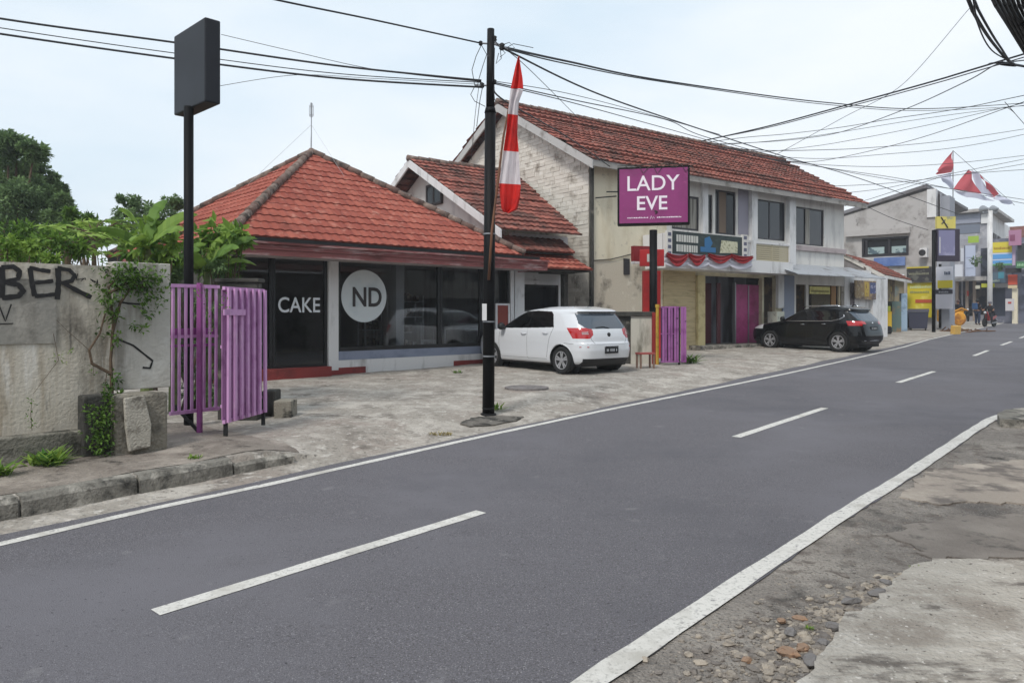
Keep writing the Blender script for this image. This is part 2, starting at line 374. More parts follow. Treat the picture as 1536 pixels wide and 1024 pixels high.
fore = MB()
SF = [lambda a: .24+.04*lumps(a*1.3, 7), .45, .655, .67, .8]+frange(1.0, 7.5, .25)+frange(8, 26, 1.2)+[40, 80]
AF = frange(-9, 24, .22)+frange(24.5, 60, 1)+frange(64, 150, 6)
def zfore(X, Y):
    a, s = a_s(X, Y); e = (lumps(X, Y, 2.1)*.012+lumps(X+3, Y, 6)*.006)*sst(.3, .9, s)
    return GR*min(Y, 150)+off(X, Y)+e+.004*(s > .3)
grid(fore, AF, SF, zfore)
structure(fore.build('forecourt', M_fore, smooth=True))
sw = MB(); n0 = 0
AW = frange(-9, 3.1, .2); SW = [.80]+frange(1.0, 3.3, .25)
for i, a in enumerate(AW):
    for j, s_ in enumerate(SW):
        ss = s_ if j < len(SW)-1 else s_+.1*lumps(a*3, 2); aa = a if i < len(AW)-1 else a+.18*lumps(ss*4, 9)
        X, Y = xy(aa, ss); sw.v.append((X, Y, zfore(X, Y)+.006))
w_ = len(SW)
for i in range(len(AW)-1):
    for j in range(w_-1): sw.f.append((i*w_+j, i*w_+j+1, (i+1)*w_+j+1, (i+1)*w_+j)); sw.m.append(0); sw.c.append(.5)
structure(sw.build('sidewalk', mat('dirty sidewalk', (132, 123, 114), .95, [((160, 150, 140), 1.8, .5, .66, 9), ((98, 88, 80), 1.2, .5, .66, 9), ((70, 64, 58), 4, .56, .7, 9), ((168, 160, 150), 22, .6, .72, 5)], (24, .03)), smooth=True))
# kerb stones
kb = MB(); rgk = random.Random(11); a = -8.0
while a < 2.5:
    L = .92 if a < 1.5 else .7
    e = min(a+L, 3.0); hh = .165-.09*sst(1.9, 3, a+L/2); j = rgk.uniform(-.012, .012); j2 = rgk.uniform(-.012, .012)
    n = 7
    for i in range(n):
        a0 = a+.01+(e-a-.02)*i/n; a1 = a+.01+(e-a-.02)*(i+1)/n
        def sec(aa, q):
            w = .012*lumps(aa*9, q*3+a); o = j+(j2-j)*(aa-a)/L
            P = [(.60+o, -.05), (.61+o+w, hh*.75), (.645+o+w, hh+w*.6), (.75+o, hh+.008+w*.5), (.78+o, -.05)]
            out = []
            for s_, z_ in P:
                X, Y = xy(aa, s_); out.append((X, Y, GR*Y+z_))
            return out
        A_, B_ = sec(a0, 1), sec(a1, 1)
        kb.add(A_+B_, [(k, k+5, k+6, k+1) for k in range(4)]+([(0, 1, 2, 3, 4)] if i == 0 else [])+([(9, 8, 7, 6, 5)] if i == n-1 else []))
    a = e+.005
    if e >= 3.0: break
structure(kb.build('kerb', M_kerb))
# right verge slabs
def flat(mb, px, th, amp=.02, seed=1, base=-.03):
    P = [G(x, y, 0) for x, y in px]; Q = []; rg = random.Random(seed)
    for i in range(len(P)):
        a_, b_ = P[i], P[(i+1) % len(P)]; n = max(1, min(60, int((b_-a_).length/.07)))
        for k in range(n):
            q = a_.lerp(b_, k/n)
            if k: q += Vector((rg.uniform(-amp, amp), rg.uniform(-amp, amp), 0))
            Q.append(q)
    top = [(q.x, q.y, GR*q.y+th) for q in Q]; bot = [(q.x, q.y, GR*q.y+base) for q in Q]; n = len(Q)
    mb.add(top+bot, [tuple(range(n))]+[(i, i+n, (i+1) % n+n, (i+1) % n) for i in range(n)])
sl = MB(); flat(sl, [(1190, 1060), (1213, 1020), (1236, 985), (1258, 945), (1268, 925), (1320, 905), (1338, 880), (1352, 868), (1380, 850), (1420, 844), (1536, 847), (1720, 850), (1900, 1100), (1250, 1500)][::-1], .03, .035)
structure(sl.build('concrete_slab', M_slab))
s2 = MB(); flat(s2, [(1348, 745), (1372, 722), (1400, 705), (1450, 696), (1536, 690), (1640, 688), (1640, 758), (1536, 756), (1470, 752), (1400, 756)][::-1], .006, .05, 4)
structure(s2.build('concrete_patch', mat('sandy concrete', (160, 149, 138), .95, [((186, 175, 162), 1.6, .5, .66, 8), ((112, 104, 98), 3, .5, .64, 9)], (40, .02)), bevel=.01))
s4 = MB(); flat(s4, [(1330, 800), (1420, 775), (1560, 772), (1700, 790), (1660, 838), (1500, 836), (1400, 838)][::-1], .006, .05, 9)
structure(s4.build('tarmac_patch', mat('patched tarmac', (128, 120, 113), .96, [((146, 138, 130), 2.2, .48, .66, 9), ((78, 74, 70), 5, .56, .7, 9)], (70, .02))))
s3 = MB(); flat(s3, [(1500, 640), (1496, 632), (1508, 625), (1536, 622), (1640, 618), (1640, 646), (1536, 642)][::-1], .11, .01, 6)
o = s3.build('kerb_end', M_kerb); tag(o, 'broken concrete kerb block beside the curved end of the right road line', 'kerb block')
# dark hollow by the utility pole, manhole cover
hol = MB(); flat(hol, [(690, 641), (706, 634), (745, 629), (786, 628), (775, 633), (735, 640), (705, 643)][::-1], .07, .02, 8, .0)
hol.v = [(x, y, GR*y+off(x, y)+(.022 if i < len(hol.v)//2 else -.05)) for i, (x, y, z) in enumerate(hol.v)]
structure(hol.build('drain_slab', mat('broken drain edge', (110, 105, 98), .95, [((52, 50, 46), 4, .46, .6, 9), ((156, 150, 140), 9, .58, .7, 8)], (40, .03))))
mh = MB(); p = G(790, 583); mh.lathe([(.40, -.02), (.40, .03), (.33, .032), (.325, .024), (.29, .024), (.28, .03), (.0, .03)], n=32)
structure(mh.build('manhole_cover', mat('cast iron cover', (120, 114, 112), .7, [((84, 80, 78), 12, .5, .66, 5)]), loc=(p.x, p.y, zg(p.x, p.y)+.004)))

# ------------------------------------------------------------------ rubble, stones, leaves
def rock(mb, c, r, rg, mi=0, fl=.5, col=.5):
    P = []; n = 7; ph = rg.uniform(0, 6.28); ax = rg.uniform(.7, 1.5)
    for k, (h, q) in enumerate(((-.4, .8), (.15, 1.0), (.6, .6))):
        for i in range(n):
            a = ph+2*math.pi*i/n; rr = r*q*rg.uniform(.72, 1.2)
            x, y = rr*ax*math.cos(a), rr*math.sin(a)/ax
            P.append((c[0]+x*math.cos(ph)-y*math.sin(ph), c[1]+x*math.sin(ph)+y*math.cos(ph), c[2]+h*r*fl*rg.uniform(.8, 1.2)))
    fs = [(k*n+i, k*n+(i+1) % n, (k+1)*n+(i+1) % n, (k+1)*n+i) for k in (0, 1) for i in range(n)]+[tuple(range(2*n, 3*n))]
    mb.add(P, fs, mi, col)
rgs = random.Random(3)
M_rock = mat('rubble', (120, 112, 106), .95, [((84, 78, 74), 14, .5, .7, 6), ((160, 150, 140), 25, .58, .72, 4)], (80, .006), attr=((112, 106, 102), (178, 166, 150)))
M_brick = mat('broken clay brick', (150, 124, 104), .95, [((176, 138, 108), 18, .5, .7, 5), ((104, 74, 60), 30, .56, .7, 5)], (90, .006))
def along(pts, t):
    t *= len(pts)-1; i = min(int(t), len(pts)-2); f = t-i
    return (pts[i][0]+(pts[i+1][0]-pts[i][0])*f, pts[i][1]+(pts[i+1][1]-pts[i][1])*f)
rub = MB(); edge = [(1100, 1015), (1140, 990), (1185, 975), (1225, 945), (1262, 915), (1318, 893), (1345, 868)]
for k in range(2100):
    t = rgs.random()**.9; x, y = along(edge, t); sp = 46*(1-t)+11
    x += rgs.gauss(0, sp); y += rgs.gauss(0, sp*.6)
    if y > 1060: continue
    p = G(x, y, 0); r = .004+.03*rgs.random()**3.2
    rock(rub, (p.x, p.y, GR*p.y-.004), r, rgs, 0, .7, rgs.random())
for k in range(1600):   # fine gravel along the road edge
    a_ = rgs.uniform(-1.5, 9); s_ = rline(a_)-.13-abs(rgs.gauss(0, .45)); X, Y = xy(a_, s_)
    rock(rub, (X, Y, GR*Y-.008), .004+.009*rgs.random()**3, rgs, 0, .7, rgs.random()*.7)
tag(rub.build('rubble', M_rock), 'loose gravel and chips scattered along the right road verge', 'rubble', kind='stuff')
big = [(1182, 982, .05, 1, 'largest tan broken brick lump in the rubble by the road'), (1204, 975, .045, 1, 'reddish brown brick shard lying behind the tan lump'), (1216, 994, .058, 0, 'flat dark grey slab of stone in front of the rubble heap'),
       (1185, 951, .045, 0, 'grey domed stone at the middle of the rubble'), (1172, 933, .03, 1, 'small orange brick chip farthest up the rubble heap on its left'), (1200, 930, .032, 1, 'orange brick chip right of the other small orange chip'),
       (1250, 942, .045, 0, 'grey stone touching the slab edge above the rubble'), (1275, 905, .05, 0, 'light grey stone by the bend of the concrete slab'), (1318, 893, .06, 0, 'brownish broken piece where the slab edge turns'), (1236, 966, .035, 0, 'pale small stone between the rubble heap and the slab edge'), (1120, 992, .03, 1, 'orange pebble nearest the white road line in the rubble'), (1330, 876, .04, 0, 'grey chunk farthest along the slab edge near the weed')]
for x, y, r, b, lb in big:
    m = MB(); p = G(x, y, 0); rock(m, (p.x, p.y, GR*p.y+.01), r*.95, rgs, 0, .75, .3+.4*rgs.random()); c = m.center()
    tag(m.build('stone', M_brick if b else mat('grey stone', (124, 120, 118), .95, [((90, 88, 88), 14, .5, .7, 6)], (80, .006)), loc=c), lb, 'stone', 'broken stones by the right verge')

# ------------------------------------------------------------------ vegetation helpers
def leaf(mb, p, d, n_, L, w, c, fold=.25, droop=.0):
    """a pointed leaf of six faces folded on its midrib"""
    p, d, n_ = Vector(p), Vector(d).normalized(), Vector(n_)
    s = d.cross(n_)
    if s.length < 1e-3: s = d.cross(Vector((1, .3, .2)))
    s.normalize(); n_ = s.cross(d)
    a = p; m1 = p+d*L*.4-n_*0; e = p+d*L-n_*L*droop
    l = m1+s*w/2+n_*w*fold; r = m1-s*w/2+n_*w*fold
    mb.add([a, r, e, l, m1], [(0, 1, 4), (1, 2, 4), (2, 3, 4), (3, 0, 4)], 0, c)
def rv(rg):
    while True:
        v = Vector((rg.uniform(-1, 1), rg.uniform(-1, 1), rg.uniform(-1, 1)))
        if .05 < v.length < 1: return v.normalized()
def clump(mb, c, r, n, size, rg, flat_=.7, base=None):
    c = Vector(c); b = rg.random() if base is None else base
    for _ in range(n):
        v = rv(rg); rr = r*(rg.random()**.45); p = c+Vector((v.x*rr, v.y*rr, v.z*rr*flat_))
        d = (v+rv(rg)*.8+Vector((0, 0, -.15))).normalized(); nn = Vector((v.x*.6, v.y*.6, 1))+rv(rg)*.5
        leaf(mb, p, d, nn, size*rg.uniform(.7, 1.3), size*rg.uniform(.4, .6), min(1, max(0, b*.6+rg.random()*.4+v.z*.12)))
def tree(name, label, base, blobs, size, n, mat_, trunk_r, seed, group='trees behind the boundary wall', cat='tree', dens=1.):
    rg = random.Random(seed); base = Vector(base); root = thing(name, label, cat, base, 0, group)
    tr = MB(); cr = MB()
    top = Vector((sum(b[0] for b in blobs)/len(blobs), sum(b[1] for b in blobs)/len(blobs), max(b[2] for b in blobs)))-base
    tr.tube([(0, 0, -.1), top*.3+Vector((.1, 0, 0)), top*.6, top*.9], [trunk_r, trunk_r*.8, trunk_r*.5, trunk_r*.15], 8)
    for (x, y, z, r) in blobs:
        c = Vector((x, y, z))-base
        st = top*rg.uniform(.25, .5); tr.tube([st, st.lerp(c, .5)+Vector((0, 0, .15)), c], [trunk_r*.35, trunk_r*.22, trunk_r*.06], 5)
        k = max(6, int(18*dens))
        for _ in range(k):
            v = rv(rg); cc = c+Vector((v.x, v.y, v.z*.85))*r*rg.uniform(.45, 1.0)
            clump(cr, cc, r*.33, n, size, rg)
    tr.build('trunk', M_bark, root, True); cr.build('crown', mat_, root)
    return root

# big tree at the far left, middle trees, shrubs (positions from where they stand behind the wall)
def blobs(lst, Y, jy=1.5, seed=1):
    rg = random.Random(seed); out = []
    for px, py, rp_ in lst:
        yy = Y+rg.uniform(-jy, jy); w = W(px, py, yy); out.append((w.x, w.y, w.z, rp_*yy/F))
    return out
b = blobs([(12, 218, 26), (-30, 230, 50), (38, 250, 28), (25, 232, 30), (5, 262, 44), (45, 282, 30), (62, 302, 24), (-50, 300, 60), (20, 325, 46), (84, 330, 22), (60, 345, 34), (98, 318, 14), (-20, 365, 46), (30, 300, 40), (0, 300, 50), (70, 365, 40), (105, 345, 16), (25, 375, 40), (72, 272, 15), (92, 302, 13), (52, 226, 18), (102, 332, 13), (84, 290, 16)], 22, 1.2)
tree('broadleaf_tree', 'tall dark broadleaf tree at the left edge behind the wall', (b[0][0]-.8, 22, .3), b, .13, 80, M_leafA, .28, 21, dens=1.25)
b = blobs([(195, 305, 16), (215, 320, 22), (185, 330, 20), (245, 325, 24), (262, 305, 14), (220, 350, 26), (178, 352, 16), (255, 350, 22)], 17, .8, 2)
tree('broadleaf_tree', 'small dark tree showing above the wall beside the black sign pole', (b[2][0], 17, .4), b, .085, 55, M_leafA, .12, 22)
b = blobs([(130, 335, 16), (110, 350, 20), (150, 350, 16), (88, 362, 16), (125, 368, 16), (105, 320, 5)], 19, .8, 3)
tree('broadleaf_tree', 'low pale green tree between the tall dark tree and the red roof corner', (b[0][0], 19, .4), b, .16, 22, M_leafB, .1, 23)
# scrub growing behind and over the wall
def bush(name, label, pts, Y, size, n, mat_, seed, group=None, cat='shrub', base_z=None, jy=.3):
    rg = random.Random(seed); bl = blobs(pts, Y, jy, seed); bx = sum(q[0] for q in bl)/len(bl); by = sum(q[1] for q in bl)/len(bl)
    bz = zg(bx, by) if base_z is None else base_z
    root = thing(name, label, cat, (bx, by, bz), 0, group); fo = MB(); st = MB(); o_ = Vector((bx, by, bz))
    for x, y, z, r in bl:
        c = Vector((x, y, z))-o_
        st.tube([(rg.uniform(-.1, .1), rg.uniform(-.1, .1), 0), c*.5+Vector((0, 0, .1)), c], [.02, .014, .005], 5)
        for _ in range(5):
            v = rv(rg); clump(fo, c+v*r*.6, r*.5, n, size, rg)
    st.build('stem', M_bark, root); fo.build('foliage', mat_, root)
    return root
bush('leafy_shrub', 'bright green creeper spilling along the top of the graffiti wall at its left end', [(-20, 378, 16), (5, 382, 15), (30, 380, 15), (55, 385, 12), (78, 388, 9), (10, 368, 14), (45, 371, 10)], 8.0, .07, 16, M_leafC, 31, 'plants behind the boundary wall')
bush('leafy_shrub', 'mid green scrub rising behind the wall above the letters', [(60, 360, 18), (85, 365, 18), (110, 370, 16), (30, 355, 16), (120, 378, 12), (-10, 350, 20)], 10.2, .1, 16, M_leafB, 32, 'plants behind the boundary wall')
bush('leafy_shrub', 'dark scrub filling the gap behind the wall end and the purple gate', [(262, 385, 18), (240, 395, 16), (300, 400, 18), (270, 415, 14), (330, 400, 14), (215, 392, 12), (275, 450, 22), (310, 455, 22), (270, 500, 24), (310, 510, 24), (275, 550, 22), (312, 560, 22), (290, 590, 20), (320, 590, 16)], 11.0, .1, 26, M_leafA, 33, 'plants behind the boundary wall')
bush('leafy_shrub', 'band of mid green scrub under the tall dark tree at the far left', [(-20, 345, 24), (15, 352, 22), (45, 350, 20), (72, 352, 20), (98, 350, 16), (120, 356, 14), (30, 372, 20), (65, 375, 18), (98, 374, 16)], 13.5, .12, 22, M_leafB, 35, 'plants behind the boundary wall')
bush('leafy_shrub', 'pale scrub between the papaya leaves and the small dark tree', [(122, 342, 12), (140, 338, 11), (160, 346, 14), (178, 340, 13), (200, 352, 14), (150, 358, 10), (185, 362, 10), (222, 362, 14)], 14.5, .11, 18, M_leafC, 36, 'plants behind the boundary wall')
bush('leafy_shrub', 'broad leaved bright plant hanging over the shop roof corner right of the black pole', [(325, 345, 14), (345, 352, 12), (358, 345, 10), (312, 362, 12), (300, 350, 10), (365, 360, 8), (340, 372, 12), (322, 385, 12)], 11.4, .19, 5, M_leafC, 37, 'plants behind the boundary wall')
bush('leafy_shrub', 'broad leaved yellow green plant behind the wall pier left of the black pole', [(205, 352, 12), (225, 345, 12), (240, 362, 13), (215, 372, 12), (195, 378, 10), (250, 380, 11), (232, 388, 10), (262, 365, 9)], 10.6, .17, 6, M_leafC, 38, 'plants behind the boundary wall')
# papaya-like lobed leaves on stalks
def lobed(mb, c, r, up, rg, col):
    for k in range(7):
        a = -2.3+k*4.6/6+rg.uniform(-.1, .1); q = Vector((math.cos(a), math.sin(a), rg.uniform(-.25, .05)))
        leaf(mb, c, q, up, r*(1-.12*abs(k-3)), r*.42, col+rg.uniform(-.1, .1), .08, .12)
def papaya(label, px, py, Y, n, seed):
    rg = random.Random(seed); t = W(px, py, Y); bz = zg(t.x, t.y); root = thing('papaya_plant', label, 'plant', (t.x, t.y, bz), 0, 'plants behind the boundary wall')
    tr = MB(); fo = MB(); h = t.z-bz
    tr.tube([(0, 0, 0), (.03, 0, h*.5), (0, 0, h)], [.06, .05, .03], 7)
    for k in range(n):
        a = 2.4*k; e = Vector((math.cos(a), math.sin(a), .15+.5*rg.random()))*rg.uniform(.35, .6); p0 = Vector((0, 0, h-.02*k)); tr.tube([p0, p0+e*.6+Vector((0, 0, .08)), p0+e], .008, 4)
        lobed(fo, p0+e, rg.uniform(.24, .34), Vector((e.x*.7, e.y*.7, 1)), rg, .3+.6*rg.random())
    tr.build('trunk', M_bark, root); fo.build('crown', M_leafC, root)
papaya('papaya plant with hand shaped leaves behind the middle of the graffiti wall', 100, 362, 11, 14, 41)
papaya('papaya plant with hand shaped leaves next to the red roof corner', 140, 345, 12.5, 13, 42)
# banana plants
def banana(label, px, py, Y, leaves, seed, hgt=1.0):
    rg = random.Random(seed); t = W(px, py, Y); bz = zg(t.x, t.y); root = thing('banana_plant', label, 'plant', (t.x, t.y, bz), 0, 'banana plants by the gate')
    tr = MB(); h = t.z-bz
    tr.tube([(0, 0, 0), (0, 0, h*.6), (0, 0, h)], [.09, .07, .04], 8); tr.build('trunk', mat('banana stem', (96, 108, 62), .7, [((70, 66, 44), 5, .5, .7, 6)]), root)
    for k, (ang, L, rise, tw) in enumerate(leaves):
        fo = MB(); n = 14; d = Vector((math.cos(ang), math.sin(ang), 0)); p = Vector((0, 0, h)); side = Vector((-d.y, d.x, 0)); el_ = rise; prev = None; w0 = .105+.04*rg.random()
        for i in range(n+1):
            f = i/n; w = w0*math.sin(math.pi*min(1, .12+f*.88))**.6*(1 if f < .97 else .3)
            if f < .18: w = .02
            sd = (side*math.cos(tw)+Vector((0, 0, math.sin(tw)))).normalized(); hang = Vector((0, 0, -1))*w*.25
            tear = rg.uniform(.5, 1.08); rowp = [p+sd*w*tear+hang, p+sd*w*.5, p.copy(), p-sd*w*.5, p-sd*w*rg.uniform(.5, 1.08)+hang]
            if prev:
                cc = .35+.4*rg.random()
                fo.add(prev+rowp, [(j, j+1, j+6, j+5) for j in range(4)], 0, cc)
            prev = rowp; stp = L/n
            p = p+(d*math.cos(el_)+Vector((0, 0, math.sin(el_))))*stp; el_ -= (1.5*rng.uniform(.8, 1.2))/n*(.4+1.2*f)
        fo.build('leaf', M_leafC if k % 3 else M_leafB, root)
M_ = math
banana('tall banana plant with upright yellow green leaves left of the black pole', 220, 374, 10.4, [(1.4, .95, 1.5, .3), (2.7, .9, 1.3, 1.0), (.4, .9, 1.15, 1.1), (3.7, .8, .8, .5), (4.9, .75, .6, .4), (5.9, .8, .8, .7)], 51)
banana('banana plant with drooping leaves right of the black pole', 310, 408, 11.2, [(.1, .95, 1.15, .9), (1.0, .9, 1.4, .5), (2.4, .8, 1.0, 1.0), (5.7, .9, .9, .8), (4.6, .8, .7, .5), (.5, .8, .7, .3), (3.4, .7, .5, .6)], 52)
banana('low banana plant behind the pier with broad hanging leaves', 262, 412, 10.9, [(2.9, .8, 1.1, .8), (.9, .75, 1.3, .6), (4.4, .7, .8, .7), (5.7, .75, 1.0, .9), (1.9, .7, .8, .4)], 53)
bush('leafy_shrub', 'bushy green plant between the banana leaves and the shop corner', [(335, 375, 18), (350, 395, 16), (320, 390, 18), (300, 370, 14), (345, 358, 12), (310, 410, 14), (340, 415, 12), (358, 365, 9), (325, 355, 10)], 11.9, .13, 15, M_leafB, 34, 'plants behind the boundary wall')

# ------------------------------------------------------------------ boundary wall with graffiti
d_w = Vector((.69, .72)).normalized()
PW = Plane((-3.80, 8.32), d_w); zt = PW.z(250, 396)
root = PW.thing('boundary_wall', 'stained grey concrete boundary wall with black graffiti letters', 'wall')
XL = PW.x(-60)-4; xm = PW.x(168)
m = MB(); wall(m, XL, xm, -.3, zt-.05, 0, .14); m.build('wall_panel', M_wallconc, root)
m = MB(); m.box(xm+.002, 0, -.05, .2, .62, zt); m.build('pier', mat('pier concrete', (182, 178, 170), .9, [((132, 126, 116), (5, 5, .6), .5, .68, 9), ((204, 202, 196), 2, .5, .66, 7), ((72, 70, 64), (4, 4, .9), .62, .76, 9)], (30, .008)), root, bevel=.01)
m = MB(); m.box(XL, PW.x(130), -.16, -.002, -.3, PW.z(60, 650, -.1)); m.build('plinth', M_blockconc if 0 else mat('mossy plinth', (126, 122, 112), .95, [((60, 60, 52), 2.5, .48, .66, 10), ((160, 154, 142), 6, .58, .7, 8)], (35, .02)), root, bevel=.015)
x0, x1, z0, z1 = PW.rect(-30, 84, 418, 516); m = MB(); m.box(x0-2.5, x1, -.012, -.001, z0, z1); m.build('plaster_patch', M_wallpatch, root)
# pier foot: block coloured dark as a recess in shadow, and the lighter buttress with its fallen slab
m = MB(); m.box(PW.x(118, -.1), PW.x(170, -.1), -.24, -.052, -.3, PW.z(145, 592, -.2)); m.build('shadow_foot', M_darkconc, root, bevel=.02)
bx0, bx1, bz = PW.x(172, -.35), PW.x(252, -.35), PW.z(210, 590, -.3)
m = MB(); m.box(bx0, bx1, -.36, -.054, -.3, bz); m.build('buttress', mat('rough buttress', (134, 128, 116), .95, [((70, 66, 60), 3, .5, .66, 9), ((170, 162, 150), 6, .58, .7, 8)], (30, .03)), root, bevel=.03)
q = [PW.local(W(x, y, 7.62)) for x, y in ((184, 597), (226, 594), (241, 640), (239, 674), (194, 678), (187, 640))]
m = MB(); m.prism([(a, -.375, c) for a, _, c in q][::-1], (0, -.05, 0)); m.build('plaster_slab', M_blockconc, root, bevel=.012)
# graffiti painted on the wall
M_spray = mat('black spray paint', (30, 29, 30), .8, [((70, 68, 66), 9, .58, .76, 8)])
def stroke(mb, pts, w, y, P, seed=0):
    Q = [Vector((P.pix(a_, b_, y)[0], y, P.pix(a_, b_, y)[1])) for a_, b_ in pts]; R_ = []
    for i in range(len(Q)-1):
        for k in range(4): R_.append(Q[i].lerp(Q[i+1], k/4))
    R_.append(Q[-1]); n0 = len(mb.v)
    for i, p in enumerate(R_):
        d = (R_[min(i+1, len(R_)-1)]-R_[max(0, i-1)]).normalized(); s_ = Vector((-d.z, 0, d.x))*w/2*rng.uniform(.85, 1.15)
        mb.v += [tuple(p+s_), tuple(p-s_)]
    for i in range(len(R_)-1): mb.f.append((n0+2*i, n0+2*i+2, n0+2*i+3, n0+2*i+1)); mb.m.append(0); mb.c.append(.5)
gf = MB(); k = 0
strokes = [([(3, 400), (4, 424), (3, 447)], .055), ([(2, 401), (20, 400), (30, 407), (27, 418), (6, 423)], .05), ([(8, 423), (28, 427), (35, 436), (28, 444), (3, 447)], .055),
           ([(45, 402), (48, 424), (52, 444)], .055), ([(44, 401), (60, 405), (76, 407)], .045), ([(49, 424), (66, 423), (80, 421)], .045), ([(52, 444), (68, 443), (84, 441)], .045),
           ([(87, 402), (88, 424), (86, 449)], .06), ([(86, 402), (104, 405), (112, 413), (108, 421), (92, 425)], .05), ([(96, 425), (118, 437), (137, 446)], .055),
           ([(-2, 456), (8, 482), (17, 456)], .014), ([(-4, 486), (20, 485)], .012)]
for pts, w in strokes: stroke(gf, pts, w*.85, -.015-.0006*k, PW); k += 1
for c_ in ((120, 415), (128, 424), (140, 418), (150, 425), (158, 410)):
    stroke(gf, [(c_[0]+rng.uniform(-7, 7), c_[1]+rng.uniform(-7, 7)) for _ in range(5)], .009, -.015-.0006*k, PW); k += 1
gf.build('graffiti', M_spray, root)
gf = MB(); stroke(gf, [(176, 452), (192, 455), (210, 456)], .02, -.054, PW); stroke(gf, [(176, 508), (200, 518), (229, 541), (225, 552), (214, 551)], .02, -.0546, PW); stroke(gf, [(192, 408), (204, 402), (208, 412)], .035, -.0552, PW)
gf.build('graffiti', M_spray, root)
# climbing plant on the pier
def vine(label, stems, leafpts, Y, size, seed, n=9, dyy=-.11, group='climbers on the boundary wall', stemr=.008, mat_=M_leafB, woody=M_bark):
    rg = random.Random(seed); P0 = W(*stems[0][0], Y); bz = zg(P0.x, P0.y); root = thing('climbing_plant', label, 'plant', (P0.x, P0.y, bz), 0, group); o_ = Vector((P0.x, P0.y, bz))
    def onw(px, py, dy=-.09):   # a point just in front of the wall face
        t_, z_ = PW.pix(px, py, dy); return PW.world(t_, dy, z_)-o_
    st = MB()
    for s_ in stems: st.tube([onw(a_, b_) for a_, b_ in s_], [stemr*(1-.6*i/len(s_)) for i in range(len(s_))], 5)
    st.build('stem', woody, root); fo = MB()
    for a_, b_, r in leafpts: clump(fo, onw(a_, b_, dyy), r*8/F, n, size, rg, 1)
    fo.build('foliage', mat_, root)
pts = [(rng.gauss(205, 22), rng.gauss(418, 10), 14) for _ in range(56)]+[(rng.gauss(165, 14), rng.gauss(440, 22), 12) for _ in range(22)]+[(rng.uniform(215, 245), rng.uniform(430, 460), 10) for _ in range(12)]+[(rng.gauss(212, 8), rng.uniform(455, 495), 6) for _ in range(6)]+[(172+rng.gauss(0, 4), rng.uniform(470, 600), 7) for _ in range(16)]
vine('leafy green climber with a woody brown stem on the wall pier', [[(168, 590), (166, 540), (170, 480), (163, 430), (180, 415)], [(166, 560), (138, 545), (134, 525), (150, 500), (158, 470)], [(163, 440), (190, 425), (215, 430)], [(168, 500), (180, 455), (205, 420)]], pts, 8.2, .052, 61, 11, stemr=.018)
vine('thin sprig of yellow green leaves hanging mid way on the wall', [[(134, 525), (100, 495), (85, 480)], [(80, 500), (88, 540), (50, 590)]], [(90, 535, 8), (100, 530, 7), (82, 538, 6), (108, 525, 4), (96, 545, 4)], 7.7, .035, 62, 6, stemr=.003, mat_=M_leafC)
vine('slender weed climbing low on the wall above the plinth', [[(48, 645), (46, 620), (48, 600)]], [(48, 640, 8), (46, 625, 6), (49, 610, 5), (47, 600, 3)], 7.3, .035, 63, 7, stemr=.003)
vine('thick green ivy over the dark foot of the wall pier', [[(150, 680), (148, 650), (155, 600), (160, 560)]], [(rng.gauss(150, 8), rng.uniform(610, 685), 10) for _ in range(34)]+[(161, 580+5*k, 5) for k in range(6)], 7.9, .05, 64, 12, dyy=-.34, stemr=.006)
vine('small creeper sprig hanging at the upper middle of the wall', [[(140, 560), (140, 545)]], [(140, 550, 5), (139, 560, 4)], 7.9, .03, 65, 5, stemr=.002)
# weeds
def weed(label, px, py, r, hgt, n, seed, mat_=M_leafC, group='weeds growing from the ground'):
    rg = random.Random(seed); p = G(px, py); p.z = zg(p.x, p.y); m = MB()
    for k in range(n):
        a = rg.uniform(0, 6.28); q = Vector((math.cos(a), math.sin(a), rg.uniform(.4, 2.2))); b_ = Vector((rg.uniform(-r, r)*.6, rg.uniform(-r, r)*.4, 0)); L = hgt*rg.uniform(.5, 1.1)
        leaf(m, b_, q, (0, 0, 1), L, L*rg.uniform(.12, .3), rg.random(), .15, .25)
    tag(m.build('weed', mat_, loc=p), label, 'weed', group)
weed('spiky green weed tuft at the foot of the boundary wall', 70, 700, .2, .24, 90, 71)
weed('green weed tuft cut by the left picture edge at the wall foot', 2, 715, .1, .2, 40, 72)
weed('low bright weed patch near the kerb before the purple gate', 292, 688, .1, .07, 50, 73)
weed('small green weed at the corner of the concrete slab on the right', 1374, 855, .05, .045, 60, 74)
weed('dry yellow grass patch by the road edge left of the utility pole', 662, 652, .22, .06, 140, 75, mat('dry grass', (150, 136, 70), .8, attr=((120, 104, 50), (176, 160, 92)), transl=.2))
weed('leafy weed at the base of the second purple gate', 1036, 545, .25, .34, 60, 76, M_leafB)
weed('thin weed tuft at the foot of the utility pole', 746, 615, .1, .18, 26, 77)
weed('small weed in the crack at the shop wall foot', 686, 560, .15, .12, 40, 78, M_leafB)
weed('tiny weed among the rubble stones', 1214, 944, .03, .03, 36, 79)
